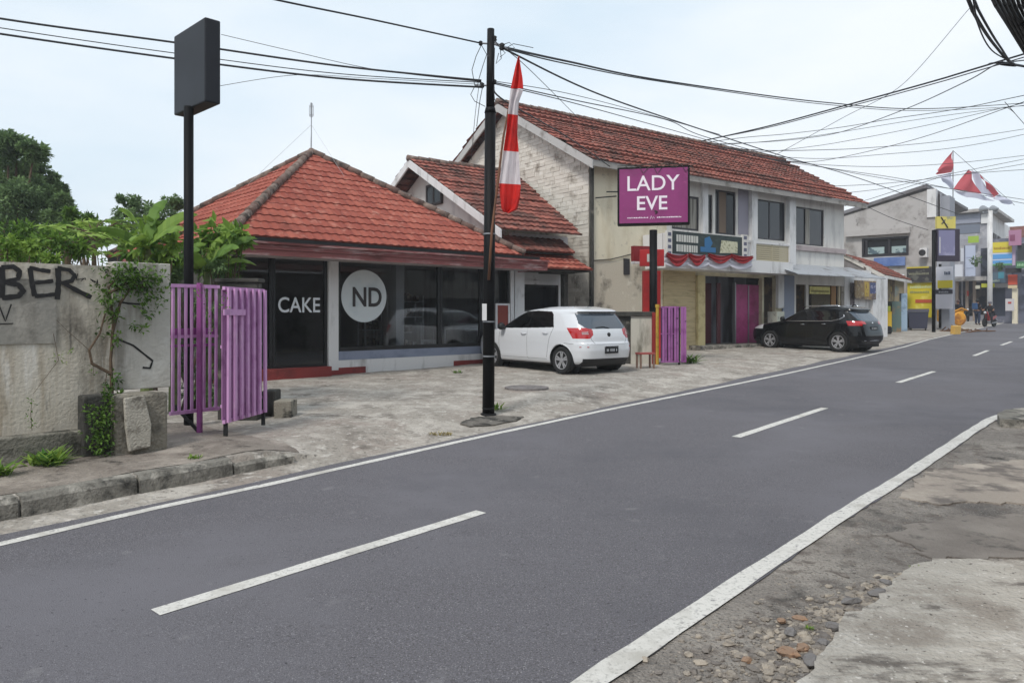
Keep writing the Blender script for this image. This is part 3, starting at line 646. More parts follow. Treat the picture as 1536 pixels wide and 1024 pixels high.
# ------------------------------------------------------------------ purple gate by the wall
def gate_panel(parent, A, B, zt, zb_, nb, name='gate_leaf', w=.035, fold=0, midr=(.5,), matb=None, label=None):
    A, B = Vector(A), Vector(B); d = (B-A); L = d.length; d.normalize(); n_ = Vector((-d.y, d.x, 0)); m = MB()
    o = lambda t, y, z: A+d*t+n_*y+Vector((0, 0, z))
    for k in range(nb):
        t = (k+.5)/nb*L; y = (.0 if k % 2 else fold); s_ = rng.uniform(-.004, .004)
        m.obox(o(t-w/2, y, zb_+.02), d*w, n_*.025, Vector((s_, s_, zt-zb_-.04)))
    for z in (zt-.045, zb_+.01): m.obox(o(0, -.012, z), d*L, n_*.034, (0, 0, .04))
    for f in midr: m.obox(o(0, .026, zb_+(zt-zb_)*f), d*L, n_*.02, (0, 0, .035))
    r = m.build(name, matb or M_purple, parent)
    if label: r['label'] = label
    return r
A = W(255, 500, 8.75); B = W(329, 500, 9.27); A.z = B.z = 0
gr = thing('purple_gate', 'purple steel bar gate leaf fixed to the end of the graffiti wall', 'gate', (A.x, A.y, zg(A.x, A.y)), 0, 'purple gates')
o_ = Vector((A.x, A.y, gr.location.z)); zt_ = W(290, 426, 9)[2]-o_.z; zb_ = W(290, 620, 9)[2]-o_.z
gate_panel(gr, (0, 0, 0), (B.x-A.x, B.y-A.y, 0), zt_, zb_, 8, w=.028, midr=(.585,))
d = Vector((B.x-A.x, B.y-A.y, 0)).normalized()
P = W(301, 560, 9.0); P = Vector((P.x, P.y, 0))-Vector((A.x, A.y, 0)); m = MB(); m.box(P.x-.024, P.x+.024, P.y-.06, P.y+.0, -.05, zt_+.01); m.build('gate_post', M_purpled, gr)
m = MB(); n_ = Vector((-d.y, d.x, 0)); m.obox(Vector((0, 0, zb_+.92))+n_*.05, d*.62, n_*.03, (0, 0, .1)); m.obox(Vector((0, 0, zb_+.8))+n_*.05, d*.62, n_*.02, (0, 0, .03)); m.build('cross_rail', M_purpled, gr)
m = MB(); m.obox(P+Vector((-.3, -.02, .28)), (.26, 0, -.28), (0, .03, 0), (0, 0, .05)); m.build('brace', M_blackmat, gr)
C = W(336, 500, 8.72); D = W(396, 500, 9.7); C.z = D.z = 0
g2 = thing('purple_gate', 'purple folding gate leaf with close slats standing open beside the shop forecourt', 'gate', (C.x, C.y, zg(C.x, C.y)), 0, 'purple gates')
zt2 = W(360, 431, 9.2)[2]-g2.location.z; zb2 = W(360, 628, 9.2)[2]-g2.location.z; dd = D-C
gate_panel(g2, (0, 0, 0), dd, zt2, zb2, 13, w=.052, fold=-.05, midr=(.12, .55), name='slat_panel')
dn = dd.normalized(); nn = Vector((-dn.y, dn.x, 0))
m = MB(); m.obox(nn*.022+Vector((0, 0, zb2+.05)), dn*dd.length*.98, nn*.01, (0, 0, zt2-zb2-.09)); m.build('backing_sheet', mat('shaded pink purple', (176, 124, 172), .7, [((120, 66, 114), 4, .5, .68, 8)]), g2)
m = MB(); m.obox(dn*-.12+nn*-.07+Vector((0, 0, zt2-.34)), dn*.5, nn*.012, (0, 0, .07)); m.build('latch_bar', M_purple, g2)
m = MB(); m.box(-.02, .02, .03, .07, 0, zb2+.05); m.box(dd.x-.02, dd.x+.02, dd.y-.05, dd.y-.01, 0, zb2+.05); m.split('gate_foot', M_blackmat, g2)
vine('ivy strand hanging down the purple gate leaf by the wall', [[(318, 425), (322, 450), (326, 490)]], [(318, 432, 8), (310, 440, 6), (320, 450, 7), (324, 465, 6), (325, 480, 6), (328, 495, 5), (348, 440, 6), (352, 455, 7), (345, 462, 5)], 8.9, .035, 66, 7, stemr=.003)
# the helper puts climbers on the wall plane; shift this one in front of the gate
q = [x for x in COL.objects if x.get('label', '').startswith('ivy strand')][0]; q.location += Vector((-.05, -.12, 0))
# pier behind the gate and kerb-side blocks
p = W(360, 500, 10.3); m = MB(); m.box(p.x-.27, p.x+.27, p.y-.1, p.y+.1, zg(p.x, p.y)-.05, W(360, 424, 10.3).z); m.box(p.x-.3, p.x+.3, p.y-.13, p.y+.13, W(360, 424, 10.3).z+.002, W(360, 418, 10.3).z)
single(m, 'gate_pier', M_darkconc, 'short concrete gate pier with a pale cap behind the purple slats', 'pier', bevel=.01)
for (x0_, x1_, y0_, y1_, lb, Y_) in ((410, 437, 601, 632, 'square concrete stump on the forecourt right of the purple gate', 10.35), (392, 412, 586, 628, 'dark broken block against the foot of the purple slatted gate', 10.5)):
    a_, b_ = W(x0_, y1_, Y_), W(x1_, y0_, Y_); m = MB(); m.box(a_.x, b_.x, Y_, Y_+.3, zg(a_.x, Y_)-.03, b_.z)
    single(m, 'concrete_block', mat('stump concrete', (140, 134, 122), .95, [((52, 50, 46), 5, .5, .62, 9)], (40, .02)) if x0_ == 410 else M_darkconc, lb, 'concrete block', bevel=.02)
# ------------------------------------------------------------------ black sign on its pole
pl = Vector((-4.14, 9.62, 0)); zb0 = zg(pl.x, pl.y)
sg = thing('pole_sign', 'blank black box sign on a tall black pole behind the wall', 'sign', (pl.x, pl.y, zb0), 0, None)
e1 = Vector((-.70, .68, 0)).normalized(); e2 = Vector((e1.y, -e1.x, 0)); N0 = Vector((-3.80, 9.30, 0))
zlo, zhi = W(307, 152, 9.3).z, W(307, 25, 9.3).z
m = MB(); m.tube([(0, 0, -.1), (0, 0, zlo-zb0+.02)], .06, 14); m.build('pole', M_black, sg, True)
m = MB(); m.obox(N0-pl+Vector((0, 0, zlo-zb0)), e1*.96, e2*.20, (0, 0, zhi-zlo)); m.build('sign_box', mat('grey black acrylic', (26, 27, 33), .5, [((36, 38, 46), .8, .45, .7, 3)], spec=.3), sg, bevel=.018)

# ------------------------------------------------------------------ cake shop
PC = Plane((-3.77, 16.24), (.734, .679)); EY = -.84
cx0, cx1 = PC.x(330), PC.x(766); hz = PC.z(495, 380)      # facade extent, wall head
shop = PC.thing('cake_shop', 'low shop with a red tiled pyramid roof and dark glass front reading CAKE and ND', 'shop')
DEP = 6.4
zst = PC.z(506, 548); zled = PC.z(600, 523.5)
m = MB(); m.box(cx0, cx1, .02, DEP, -.5, zst-.02); m.build('floor', mat('interior floor', (160, 156, 150), .6), shop)
m = MB(); m.box(cx0, cx1, DEP, DEP+.12, -.5, hz+.2); m.build('back_wall', mat('inner wall', (176, 168, 156), .9, [((140, 130, 118), 1, .5, .7, 4)]), shop)
m = MB(); m.box(cx0-.12, cx0-.002, .1, DEP, -.5, hz+.2); m.build('side_wall', M_darkconc, shop)
m = MB(); m.box(cx1+.002, cx1+.12, 0, DEP, -.5, hz+.2); m.build('side_wall', M_white, shop)
m = MB(); m.box(cx0, cx1, .3, DEP-.002, hz+.02, hz+.06); m.build('ceiling', M_white, shop)
# plinths
xc0, xc1 = PC.x(492), PC.x(507)
m = MB(); m.box(cx0-.1, xc0, -.16, .08, -.5, zst); m.box(xc0+.001, PC.x(548), -.02, .075, -.5, zst-.05); m.box(PC.x(680), PC.x(738), -.022, .04, -.5, PC.z(700, 540)); m.split('red_plinth', M_redstep, shop)
m = MB(); m.box(xc1, cx1, -.012, .1, -.5, PC.z(600, 536)); m.build('white_plinth', M_white, shop)
m = MB(); m.box(xc1, cx1, -.006, .12, PC.z(600, 536)+.002, zled); m.build('grey_ledge', M_bluegrey, shop)
m = MB(); m.box(xc0, xc1, -.03, .12, zst-.1, hz+.1); m.build('column', M_white, shop, bevel=.006)
# glazing
M_glass = glass('shop glass', (.78, .80, .82))
hd = hz+.04
def shopwin(a, b, zlow, name, mull=(), trans=(), w=.06):
    x0, x1 = PC.x(a), PC.x(b); f = MB(); frame(f, x0, x1, zlow, hd, .02, .09, w, 0, [PC.x(q) for q in mull], trans); fo_ = f.build(name, M_frame, shop)
    g = MB(); g.box(x0+.02, x1-.02, .05, .056, zlow+.02, hd-.02); g.build('pane', M_glass, fo_); return x0, x1
shopwin(332, 409, zst+.001, 'window', (), ())
shopwin(409.5, 491.5, zst+.001, 'door', (), ())
shopwin(507.5, 661, zled+.002, 'window', (), ())
shopwin(661.5, 723, zled+.002, 'window')
shopwin(723.5, 765, zled+.002, 'window')
m = MB(); m.box(PC.x(506.6), cx1, -.004, .018, zled+.001, zled+.09); m.build('sill', M_frame, shop)
m = MB(); m.box(cx0, cx1, .0, .14, hd+.002, hd+.32); m.build('lintel', M_blackmat, shop)
# disc with ND, lettering CAKE (stuck on the glass)
M_disc = mat('frosted disc vinyl', (202, 208, 210), .6, [((184, 194, 198), 1.4, .5, .7, 3)])
zc = PC.z(548, 444); xc = PC.x(548); r_ = (PC.z(548, 405)-PC.z(548, 483.5))/2
m = MB(); m.lathe([(r_, 0), (r_, .004)], o=(xc, .041, zc), axis='Y', n=48); m.build('round_sign', M_disc, shop)
M_ink = mat('dark letter vinyl', (46, 40, 40), .6); M_wl = mat('white letter vinyl', (222, 226, 230), .6, emit=0)
text('ND', .93*(PC.z(550, 432)-PC.z(550, 463))/.70*.98, M_ink, shop, (PC.x(552), .036, PC.z(552, 447)), bold=.012, sx=.86, name='shop_lettering')
text('CAKE', (PC.z(450, 447)-PC.z(450, 470))/.72, M_wl, shop, (PC.x(450.5), .045, PC.z(450, 458.5)), bold=.004, sx=.86, name='shop_lettering')
# canopy and fascia
ca, cb = PC.x(345, -1.05), PC.x(820, -1.05)
zf0, zf1 = PC.z(495, 388, -1.05), PC.z(495, 371, -1.05)
m = MB(); m.box(ca, cb, -1.02, .0, zf0+.03, zf0+.09); m.build('canopy_soffit', M_soffit, shop)
m = MB(); m.box(ca-.02, cb+.02, -1.06, -1.022, zf0, zf0+.11); m.box(ca-.02, cb+.02, -1.09, -1.03, zf0+.115, zf0+.14); m.box(ca-.02, cb+.02, -1.075, -1.03, zf0+.145, zf1-.02); m.box(ca-.04, cb+.04, -1.12, -1.03, zf1-.015, zf1+.03)
m.box(cb-.02, cb+.022, -1.02, .2, zf0, zf1)
m.box(ca-.022, ca+.02, -1.02, 5.5, zf0, zf1)
m.build('fascia', M_fascia, shop)
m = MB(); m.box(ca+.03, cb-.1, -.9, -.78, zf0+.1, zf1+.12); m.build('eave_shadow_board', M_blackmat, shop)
m = MB(); m.box(ca+.03, cb-.02, -1.0, .1, zf0+.1, zf1-.03); m.build('canopy_deck', M_darkconc, shop)
# pyramid roof
rx0, rx1 = PC.x(345, EY), PC.x(787, EY); rd = 8.0; re_ = W(345, 351, 1)[2]; re_ = PC.z(495, 362, EY); apx = 5.86-PC.zb
xm_ = (rx0+rx1)/2; ym = EY+rd/2; AP = Vector((xm_, ym, apx)); hw = (rx1-rx0)/2
m = MB(); corners = [Vector((rx0, EY, re_)), Vector((rx1, EY, re_)), Vector((rx1, EY+rd, re_)), Vector((rx0, EY+rd, re_))]
for i in range(4):
    a_, b_ = corners[i], corners[(i+1) % 4]; mid = (a_+b_)/2; V = (AP-mid); L = V.length; V.normalize(); U = (b_-a_).normalized(); wd = (b_-a_).length
    tiles(m, a_, U, V, U.cross(V), L, lambda v: wd/2*v/L, lambda v: wd-wd/2*v/L, tw=.2, course=.3, amp=.02, step=.025, seed=i+1, jit=.004)
roof = m.build('roof', M_tile, shop)
m = MB()
for c in corners: ridge(m, c+Vector((0, 0, .06)), AP+Vector((0, 0, .05)), .085, .34, seed=int(c.x*10))
m.tube([AP+Vector((0, 0, -.02)), AP+Vector((0, 0, .12))], [.14, .05], 8); m.build('ridge_cap', M_ridge, roof, True)
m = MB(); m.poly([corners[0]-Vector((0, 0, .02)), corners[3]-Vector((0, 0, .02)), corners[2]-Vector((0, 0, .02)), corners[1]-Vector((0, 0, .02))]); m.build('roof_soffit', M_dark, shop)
m = MB()
for i in range(4):
    a_, b_ = corners[i], corners[(i+1) % 4]; u_ = (b_-a_).normalized(); nn_ = Vector((-u_.y, u_.x, 0)); m.obox(a_+nn_*.03+Vector((0, 0, -.13))+u_*.03, u_*((b_-a_).length-.06), nn_*.03, (0, 0, .11))
m.build('eave_board', M_blackmat, shop)
# aerial on the ridge
ar = PC.world(xm_, ym, apx); an = thing('roof_aerial', 'thin wire aerial mast on the peak of the red pyramid roof', 'antenna', (ar.x, ar.y, ar.z+.05))
hA = 72*ar.y/F; m = MB(); m.tube([(0, 0, -.1), (0, 0, hA)], .012, 6); m.build('mast', M_steel, an)
m = MB(); m.lathe([(.045, hA*.72), (.052, hA*.75), (.052, hA*.93), (.02, hA)], n=8); mm = m.build('loop_aerial', M_steel, an); mm.modifiers.new('w', 'WIREFRAME').thickness = .008
m = MB()
for e in ((-1.5, -.6, -1.0), (1.3, -.8, -1.2), (-.4, 1.2, -1.)): m.tube([(0, 0, hA*.55), Vector(e)*.95], .0035, 4)
m.build('guy_wire', M_steel, an)
# things inside the shop
def shelf(label, xa, xb, y, z1, ns, fill, seed):
    o = PC.world((xa+xb)/2, y, zst); r = thing('shelf_unit', label, 'shelf', o, math.atan2(PC.u.y, PC.u.x)); w = (xb-xa)/2; m = MB(); h = z1
    for s_ in (-1, 1):
        for yy in (0, .35): m.box(s_*w-.02, s_*w+.02, yy-.02, yy+.02, 0, h)
    m.build('upright', M_white, r); m = MB(); rg = random.Random(seed)
    for k in range(ns): m.box(-w+.022, w-.022, -.01, .36, h*(k+.6)/ns-.02, h*(k+.6)/ns)
    m.build('shelf_board', M_white, r)
    if fill:
        m = MB()
        for k in range(ns):
            x = -w+.06
            while x < w-.1:
                q = rg.uniform(.06, .14); m.box(x, x+q*.85, .08, .25, h*(k+.6)/ns+.002, h*(k+.6)/ns+rg.uniform(.08, .24), 0); x += q
        m.build('stock', mat('shop goods', (88, 74, 66), .7, [((150, 130, 110), 9, .5, .6, 2)]), r)
shelf('white shelf rack inside the shop behind the glass right of the disc', PC.x(606, 1.2), PC.x(648, 1.2), 1.6, 1.6, 4, True, 1)
shelf('tall brown goods rack inside the shop below the ND disc', PC.x(560, 2.4), PC.x(584, 2.4), 2.8, 1.3, 3, True, 2)
o = PC.world(PC.x(690, 1.0), 1.2, zst); m = MB(); m.box(-.6, .6, -.3, .3, .7, .74); 
for sx_ in (-.55, .55):
    for sy_ in (-.25, .25): m.box(sx_-.02, sx_+.02, sy_-.02, sy_+.02, 0, .699)
t_ = m.build('table', M_white, loc=o); t_.rotation_euler = (0, 0, .75); tag(t_, 'small white table inside the shop near the right window', 'table')
m = MB(); m.box(-.22, .22, -.22, .22, .42, .46); m.box(-.22, .22, .2, .23, .462, .9)
for sx_ in (-.2, .2):
    for sy_ in (-.2, .19): m.box(sx_-.015, sx_+.015, sy_-.015, sy_+.015, 0, .419)
o = PC.world(PC.x(640, .8), .9, zst); c_ = m.build('chair', M_white, loc=o); c_.rotation_euler = (0, 0, 2.2); tag(c_, 'white chair inside the shop seen through the window left of the black mullion', 'chair')
m = MB(); m.box(-.12, .12, -.12, .12, -.2, hz-zst-.02); o = PC.world(PC.x(596, .9), .9, zst); c_ = m.build('inner_column', M_white, loc=o+Vector((0, 0, 0))); c_.parent = None
c_.rotation_euler = (0, 0, math.atan2(PC.u.y, PC.u.x)); tag(c_, 'pale square column just inside the shop window right of the disc', 'column')

# ------------------------------------------------------------------ middle house
PM = Plane((0, 19.7), (.806, .592)); U2 = Vector((.806, .592))
mh = PM.thing('tiled_house', 'white walled house with stepped red tile roofs right behind the white hatchback', 'house')
rY = 4.97; rZ = 6.56-PM.zb; eZ = 3.95-PM.zb; XE = PM.local(Vector((2.36, 22.7, 0)))[0]; XE = 2.45
V = Vector((0, rY, rZ-eZ)); L = V.length; V.normalize()
m = MB(); tiles(m, (-.35, 0, eZ), (1, 0, 0), V, Vector((1, 0, 0)).cross(V), L, lambda v: 0, lambda v: XE+.35+1.35*v/L, tw=.22, course=.33, amp=.026, step=.04, seed=8, jit=.012)
V2 = Vector((0, -V.y, V.z)); tiles(m, (XE+1.35, 2*rY, eZ), (-1, 0, 0), V2, Vector((-1, 0, 0)).cross(V2), L, lambda v: 0, lambda v: XE+1.7, tw=.22, course=.33, amp=.026, step=.04, seed=9, jit=.012)
mr = m.build('roof', M_tile_old, mh); m = MB(); ridge(m, (-.4, rY, rZ+.05), (XE+1.35, rY, rZ+.05), .09, .35); m.build('ridge_cap', M_ridge, mr, True)
m = MB()
for sg_ in (1, -1):     # barge boards following both slopes of the gable
    e = Vector((-.38, 0 if sg_ == 1 else 2*rY, eZ-.12)); t_ = Vector((-.38, rY, rZ-.1)); m.prism([e+Vector((0, 0, -.12)), t_+Vector((0, 0, -.14)), t_+Vector((0, 0, .1)), e+Vector((0, 0, .1))], (.05, 0, 0))
m.build('barge_board', M_white, mh)
gy0 = .9
m = MB(); pts = [(gy0, eZ-3.3), (2*rY-gy0, eZ-3.3), (2*rY-gy0, eZ+gy0*(rZ-eZ)/rY-.1), (rY, rZ-.12), (gy0, eZ+gy0*(rZ-eZ)/rY-.1)]; m.prism([(.3, y, z) for y, z in pts], (.12, 0, 0)); m.build('gable_wall', M_lav, mh)
# small gable window (placed from the picture onto the gable plane)
PG = Plane(tuple(PM.world(.3, 0, 0).to_2d()), (-PM.n.x, -PM.n.y), PM.zb)      # plane of the gable, x runs away from the street reversed
def gable(px, py):  # ray hit with the gable plane -> local (y,z) of PM
    a = (px-CX)/F; o = PM.world(.28, 0, 0); n_ = PM.n; # (a*Y - o.x)*u.x + (Y-o.y)*u.y = 0
    Y = (o.x*PM.u.x+o.y*PM.u.y)/(a*PM.u.x+PM.u.y); P_ = Vector((a*Y, Y, H+(YH-py)/F*Y)); return PM.local(P_)
ya, yb = gable(641, 290)[1], gable(664, 290)[1]; za, zb1 = gable(652, 308)[2], gable(652, 276)[2]
m = MB(); lo, hi = min(ya, yb), max(ya, yb); m.box(.22, .298, lo, hi, za, za+.07); m.box(.22, .298, lo, hi, zb1-.07, zb1)
for q in (lo, (lo+hi)/2-.03, hi-.07): m.box(.222, .298, q, q+.07, za+.07, zb1-.07)
gw = m.build('window', mat('dark window timber', (58, 50, 50), .7), mh); m = MB(); m.box(.235, .28, lo+.02, hi-.02, za+.02, zb1-.02); M_pane = mat('dark pane', (20, 21, 26), .12, spec=.35); m.build('pane', M_pane, gw)
# lower half of the gable: inner sloping roof strip seen below the window
ys, zs_ = gable(600, 290)[1], 0
# front wall and window
fy = .62; wx0, wx1, wz0, wz1 = PM.rect(783, 838, 427, 467, fy)
m = MB(); wall(m, .3+.14, XE, -.6, eZ, fy, fy+.12, [(wx0, wx1, wz0, wz1)]); m.build('wall', M_white, mh)
window(mh, wx0, wx1, wz0, wz1, fy+.03, M_frame, M_pane, .05)
m = MB(); m.box(wx0-.1, wx1+.1, fy-.03, fy-.002, wz1+.003, wz1+.11); m.box(wx0-.12, wx0-.004, fy-.028, fy-.002, wz0-.3, wz1); m.build('window_surround', M_white, mh)
m = MB(); m.box(.44, XE, .7, 7, -.6, -.2); m.build('floor', M_darkconc, mh)
# tier two and three roofs (small lean-to tile strips)
def lean(x0, x1, yb_, zt_, yf, zf, seed, mat_=M_tile):
    V_ = Vector((0, yb_-yf, zt_-zf)); L_ = V_.length; V_.normalize(); m = MB(); tiles(m, (x0, yf, zf), (1, 0, 0), V_, Vector((1, 0, 0)).cross(V_), L_, lambda v: 0, lambda v: x1-x0, tw=.2, course=.3, amp=.024, step=.035, seed=seed)
    r = m.build('lean_to_roof', mat_, mh); m = MB(); m.prism([(x0, yf+.03, zf-.05), (x0, yb_, zf-.05), (x0, yb_, zt_-.03)], (x1-x0, 0, 0)); m.build('roof_lining', M_darkconc, r); return r
yf3 = -.6; x3a, x3b = PM.x(786, yf3), PM.x(889, yf3)
lean(x3a, x3b, fy-.03, PM.z(838, 379, fy), yf3, PM.z(838, 403, yf3), 12)
yf2 = -.05; x2a, x2b = PM.x(752, yf2), PM.x(862, yf2)
lean(x2a, x2b, fy-.03, PM.z(815, 358, fy), yf2, PM.z(815, 377, yf2), 13, M_tile_old)
m = MB(); m.box(x3b-.35, x3b-.2, .2, .35, -.5, PM.z(850, 405, .3)); m.build('post', M_darkconc, mh)
m = MB(); x_, y_ = PM.x(790, -.2), -.2; m.box(PM.x(828, -.1), PM.x(862, -.1), -.1, .5, PM.z(840, 410), PM.z(840, 404)); m.build('beam', M_darkconc, mh)
m = MB(); a0_, a1_ = PM.x(771, .1), PM.x(785, .1); m.box(a0_, a1_, .05, fy+.3, -.6, PM.z(778, 402, .1)); m.build('white_pier', M_white, mh)
# notice board beside the shop
a_, b_ = W(744, 492, 19.4), W(765, 455, 19.4); nb = thing('red_cabinet', 'small red panelled cupboard with white frame behind the utility pole', 'cabinet', ((a_.x+b_.x)/2, 19.4, zg(0, 19.4)), .5)
hh0, hh1 = -.02+.0, b_.z-nb.location.z; w_ = (b_.x-a_.x)/2*1.15
m = MB(); frame(m, -w_, w_, 0, hh1, 0, .05, .05, 0, (), (hh1*.52, hh1*.3)); m.build('frame', M_white, nb); m = MB(); m.box(-w_+.02, w_-.02, .02, .3, .02, hh1-.02); m.build('panel', mat('brick red panel', (132, 58, 48), .7), nb)

# ------------------------------------------------------------------ two storey building
P2 = Plane((6.44, 25.65), (.806, .592)); b2 = P2.thing('two_storey_building', 'old cream two storey shop building with weathered red roof and balcony', 'building')
k_ = .885
x0, x1 = P2.x(885), P2.x(1266); eZ2 = 6.33-P2.zb; rW = 4.84*k_; rZ2 = 1.75+309*(29.5*k_)/F-P2.zb
GW = 2*rW
zfl = P2.z(1051, 400)       # floor line
# front wall, upper and lower with openings
up = [P2.rect(1008, 1049, 293, 345), P2.rect(1061, 1069, 292, 350), P2.rect(1073, 1104, 286, 352), P2.rect(1133, 1178, 301, 360), P2.rect(1190, 1236, 312, 368)]
xs_ = P2.x(1000)
m = MB(); wall(m, x0, xs_, -.6, eZ2, 0, .15); m.build('wall', M_cream, b2, None)
m = MB(); wall(m, xs_, x1, zfl, eZ2, 0, .15, up); m.build('wall', M_lav, b2)
dn_ = [(P2.x(1053), P2.x(1143), -.6, zfl-.3), (P2.x(1146), P2.x(1163), -.6, zfl-.25), (P2.x(1194), P2.x(1303), -.6, P2.z(1240, 428))]
m = MB(); wall(m, xs_, P2.x(1190), -.6, zfl, 0, .14, dn_[:2]); m.build('wall', mat('ground floor wall', (190, 182, 156), .85, [((150, 140, 116), 2, .5, .7, 8)], (30, .006)), b2)
m = MB(); wall(m, P2.x(1190)+.002, x1, -.6, zfl, 0, .14, dn_[2:]); m.build('wall', M_lav, b2)
# shutter of brick courses
xa, xb, za_, zb_ = P2.rect(994, 1042, 403, 517); m = MB(); k = 0; z = -.4
while z < zb_: m.box(xa, xb, -.035-.012*(k % 2), -.002, z, z+.105, 0); z += .11; k += 1
m.build('roller_shutter', mat('cream shutter', (198, 180, 140), .75, [((150, 134, 100), (1, 1, 8), .5, .7, 6)]), b2)
m = MB(); m.box(P2.x(1042.5), P2.x(1053), -.14, -.002, -.6, zfl-.3); m.build('column', mat('yellowish column', (204, 190, 142), .8, [((168, 150, 106), 3, .5, .7, 8)]), b2)
# side (gable) wall with stone cladding, rear and far walls
M_stone = mat('white stone cladding', (186, 180, 172), .9, [((132, 124, 114), 3.5, .52, .7, 8), ((208, 204, 198), 1, .5, .7, 4)], (12, .03))
def stonewall():
    m = MB(); rg = random.Random(4); z = 0.2; m.prism([(x0, .02, -.6), (x0, GW, -.6), (x0, GW, eZ2), (x0, rW, rZ2-.1), (x0, .02, eZ2)], (.15, 0, 0))
    while z < rZ2-.2:
        h = rg.uniform(.1, .15); y = .05
        while y < GW-.1:
            w = rg.uniform(.18, .5); ymax = GW-.02; top = z+h
            lim = eZ2+(rZ2-.1-eZ2)*(1-abs((y+w/2)-rW)/rW)-.12
            if top < lim: m.box(x0-rg.uniform(.006, .024), x0-.001, y+.005, min(y+w, ymax)-.005, z+.005, z+h-.005, 0); m.c[-6:] = [rg.random()]*6
            y += w
        z += h
    return m
mS = mat('white stone cladding', (0, 0, 0)); mS2 = mat('stone blocks', (200, 194, 186), .9, [((140, 130, 118), 2.2, .53, .7, 10), ((222, 218, 212), 6, .58, .7, 6)], (22, .012), attr=((200, 193, 182), (222, 216, 206)))
stonewall().build('stone_gable_wall', mS2, b2)
m = MB(); m.box(x0+.152, x1, GW, GW+.15, -.6, eZ2); m.build('rear_wall', M_cream, b2)
m = MB(); m.prism([(x1, .152, -.6), (x1, GW, -.6), (x1, GW, eZ2), (x1, rW, rZ2-.1), (x1, .152, eZ2)], (-.12, 0, 0)); m.build('end_wall', M_cream, b2)
m = MB(); m.box(x0+.2, x1-.2, .2, GW-.1, zfl-.1, zfl); m.build('upper_floor', M_darkconc, b2)
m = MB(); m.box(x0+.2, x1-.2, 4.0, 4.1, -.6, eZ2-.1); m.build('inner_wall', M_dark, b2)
m = MB(); m.box(x0-.03, x0+.07, -.1, -.0, .3, eZ2-.1); m.build('drain_pipe', M_darkconc, b2)
# roof
ov = .55; xl, xr = x0-.42, P2.x(1303, -ov); sl_ = (rZ2-eZ2)/rW; ez = eZ2+.06-ov*sl_*.35
V = Vector((0, rW+ov, rZ2+.1-ez)); L = V.length; V.normalize(); m = MB(); ext = 1.3
def ru(v): return xr-xl+ext*max(0, v/L)
tiles(m, (xl, -ov, ez), (1, 0, 0), V, Vector((1, 0, 0)).cross(V), L, lambda v: 0, ru, tw=.24, course=.34, amp=.03, step=.05, seed=21, jit=.02)
V2 = Vector((0, -V.y, V.z)); tiles(m, (xr+ext, 2*rW+ov, ez), (-1, 0, 0), V2, Vector((-1, 0, 0)).cross(V2), L, lambda v: 0, lambda v: xr-xl+ext, tw=.24, course=.34, amp=.03, step=.05, seed=22, jit=.02)
r2 = m.build('roof', M_tile_old, b2)
m = MB(); ridge(m, (xl, rW, rZ2+.14), (xr+ext, rW, rZ2+.14), .11, .36); m.build('ridge_cap', M_ridge, r2, True)
m = MB(); m.box(xl+.06, xr-.05, -ov+.02, -ov+.06, ez-.2, ez-.01); m.build('eave_board', mat('grey eave board', (150, 146, 142), .8, [((96, 90, 84), 2, .5, .7, 8)]), b2)
m = MB()
for sg_ in (1, -1):
    e = Vector((xl, -ov if sg_ == 1 else 2*rW+ov, ez-.02)); t_ = Vector((xl, rW, rZ2+.06)); m.prism([e+Vector((0, 0, -.26)), t_+Vector((0, 0, -.28)), t_, e], (.05, 0, 0))
m.build('barge_board', mat('grey white barge', (178, 176, 174), .8, [((120, 114, 108), (2, 2, 2), .54, .72, 8)]), b2)
m = MB(); m.poly([(xl+.05, -ov+.03, ez-.04), (xr, -ov+.03, ez-.04), (xr, .0, ez+ov*sl_-.2), (xl+.05, .0, ez+ov*sl_-.2)]); m.build('eave_soffit', M_soffit, b2)
# windows up
M_pan2 = mat('grey reflecting pane', (34, 38, 46), .08, spec=.6); M_curt = mat('curtain', (150, 146, 138), .9, [((110, 106, 98), (12, 12, .5), .5, .6, 2)])
M_fd = mat('dark window frame', (40, 38, 44), .5)
window(b2, *up[0], .04, M_fd, M_curt, .07, d=.05)
window(b2, *up[1], .04, M_fd, M_pane, .05, d=.05)
f_ = window(b2, *up[2], .04, M_fd, M_pane, .05, mull=(P2.x(1079), P2.x(1091)), d=.05, label='balcony door with dark frame and brown curtain'); m = MB(); m.box(P2.x(1080), P2.x(1090), .035, .05, up[2][2]+.06, up[2][3]-.06); m.build('curtain', mat('brown curtain', (112, 96, 82), .9), f_)
window(b2, *up[3], .04, M_fd, M_pan2, .05, mull=((up[3][0]+up[3][1])/2,), d=.05)
f_ = window(b2, *up[4], .04, M_fd, M_pan2, .06, mull=(P2.x(1210),), d=.05); m = MB(); m.box(P2.x(1209), P2.x(1215), .02, .038, up[4][2]+.05, up[4][3]-.05); m.build('frosted_strip', M_curt, f_)
m = MB(); m.box(P2.x(1107), P2.x(1122), -.02, -.002, P2.z(1115, 352), P2.z(1115, 284)); m.build('grey_panel', mat('lavender grey panel', (142, 138, 150), .7), b2)
m = MB()
for a_, b_ in ((1122.5, 1131), (1179, 1188.5)): m.box(P2.x(a_), P2.x(b_), -.16, -.002, zfl, eZ2)
m.box(P2.x(1051), P2.x(1059), -.1, -.002, P2.z(1055, 352), eZ2); m.split('pilaster', M_white, b2)
m = MB(); m.box(P2.x(1189), x1+.02, -.1, -.002, P2.z(1228, 378), P2.z(1228, 371)); m.build('ledge', M_soffit, b2)
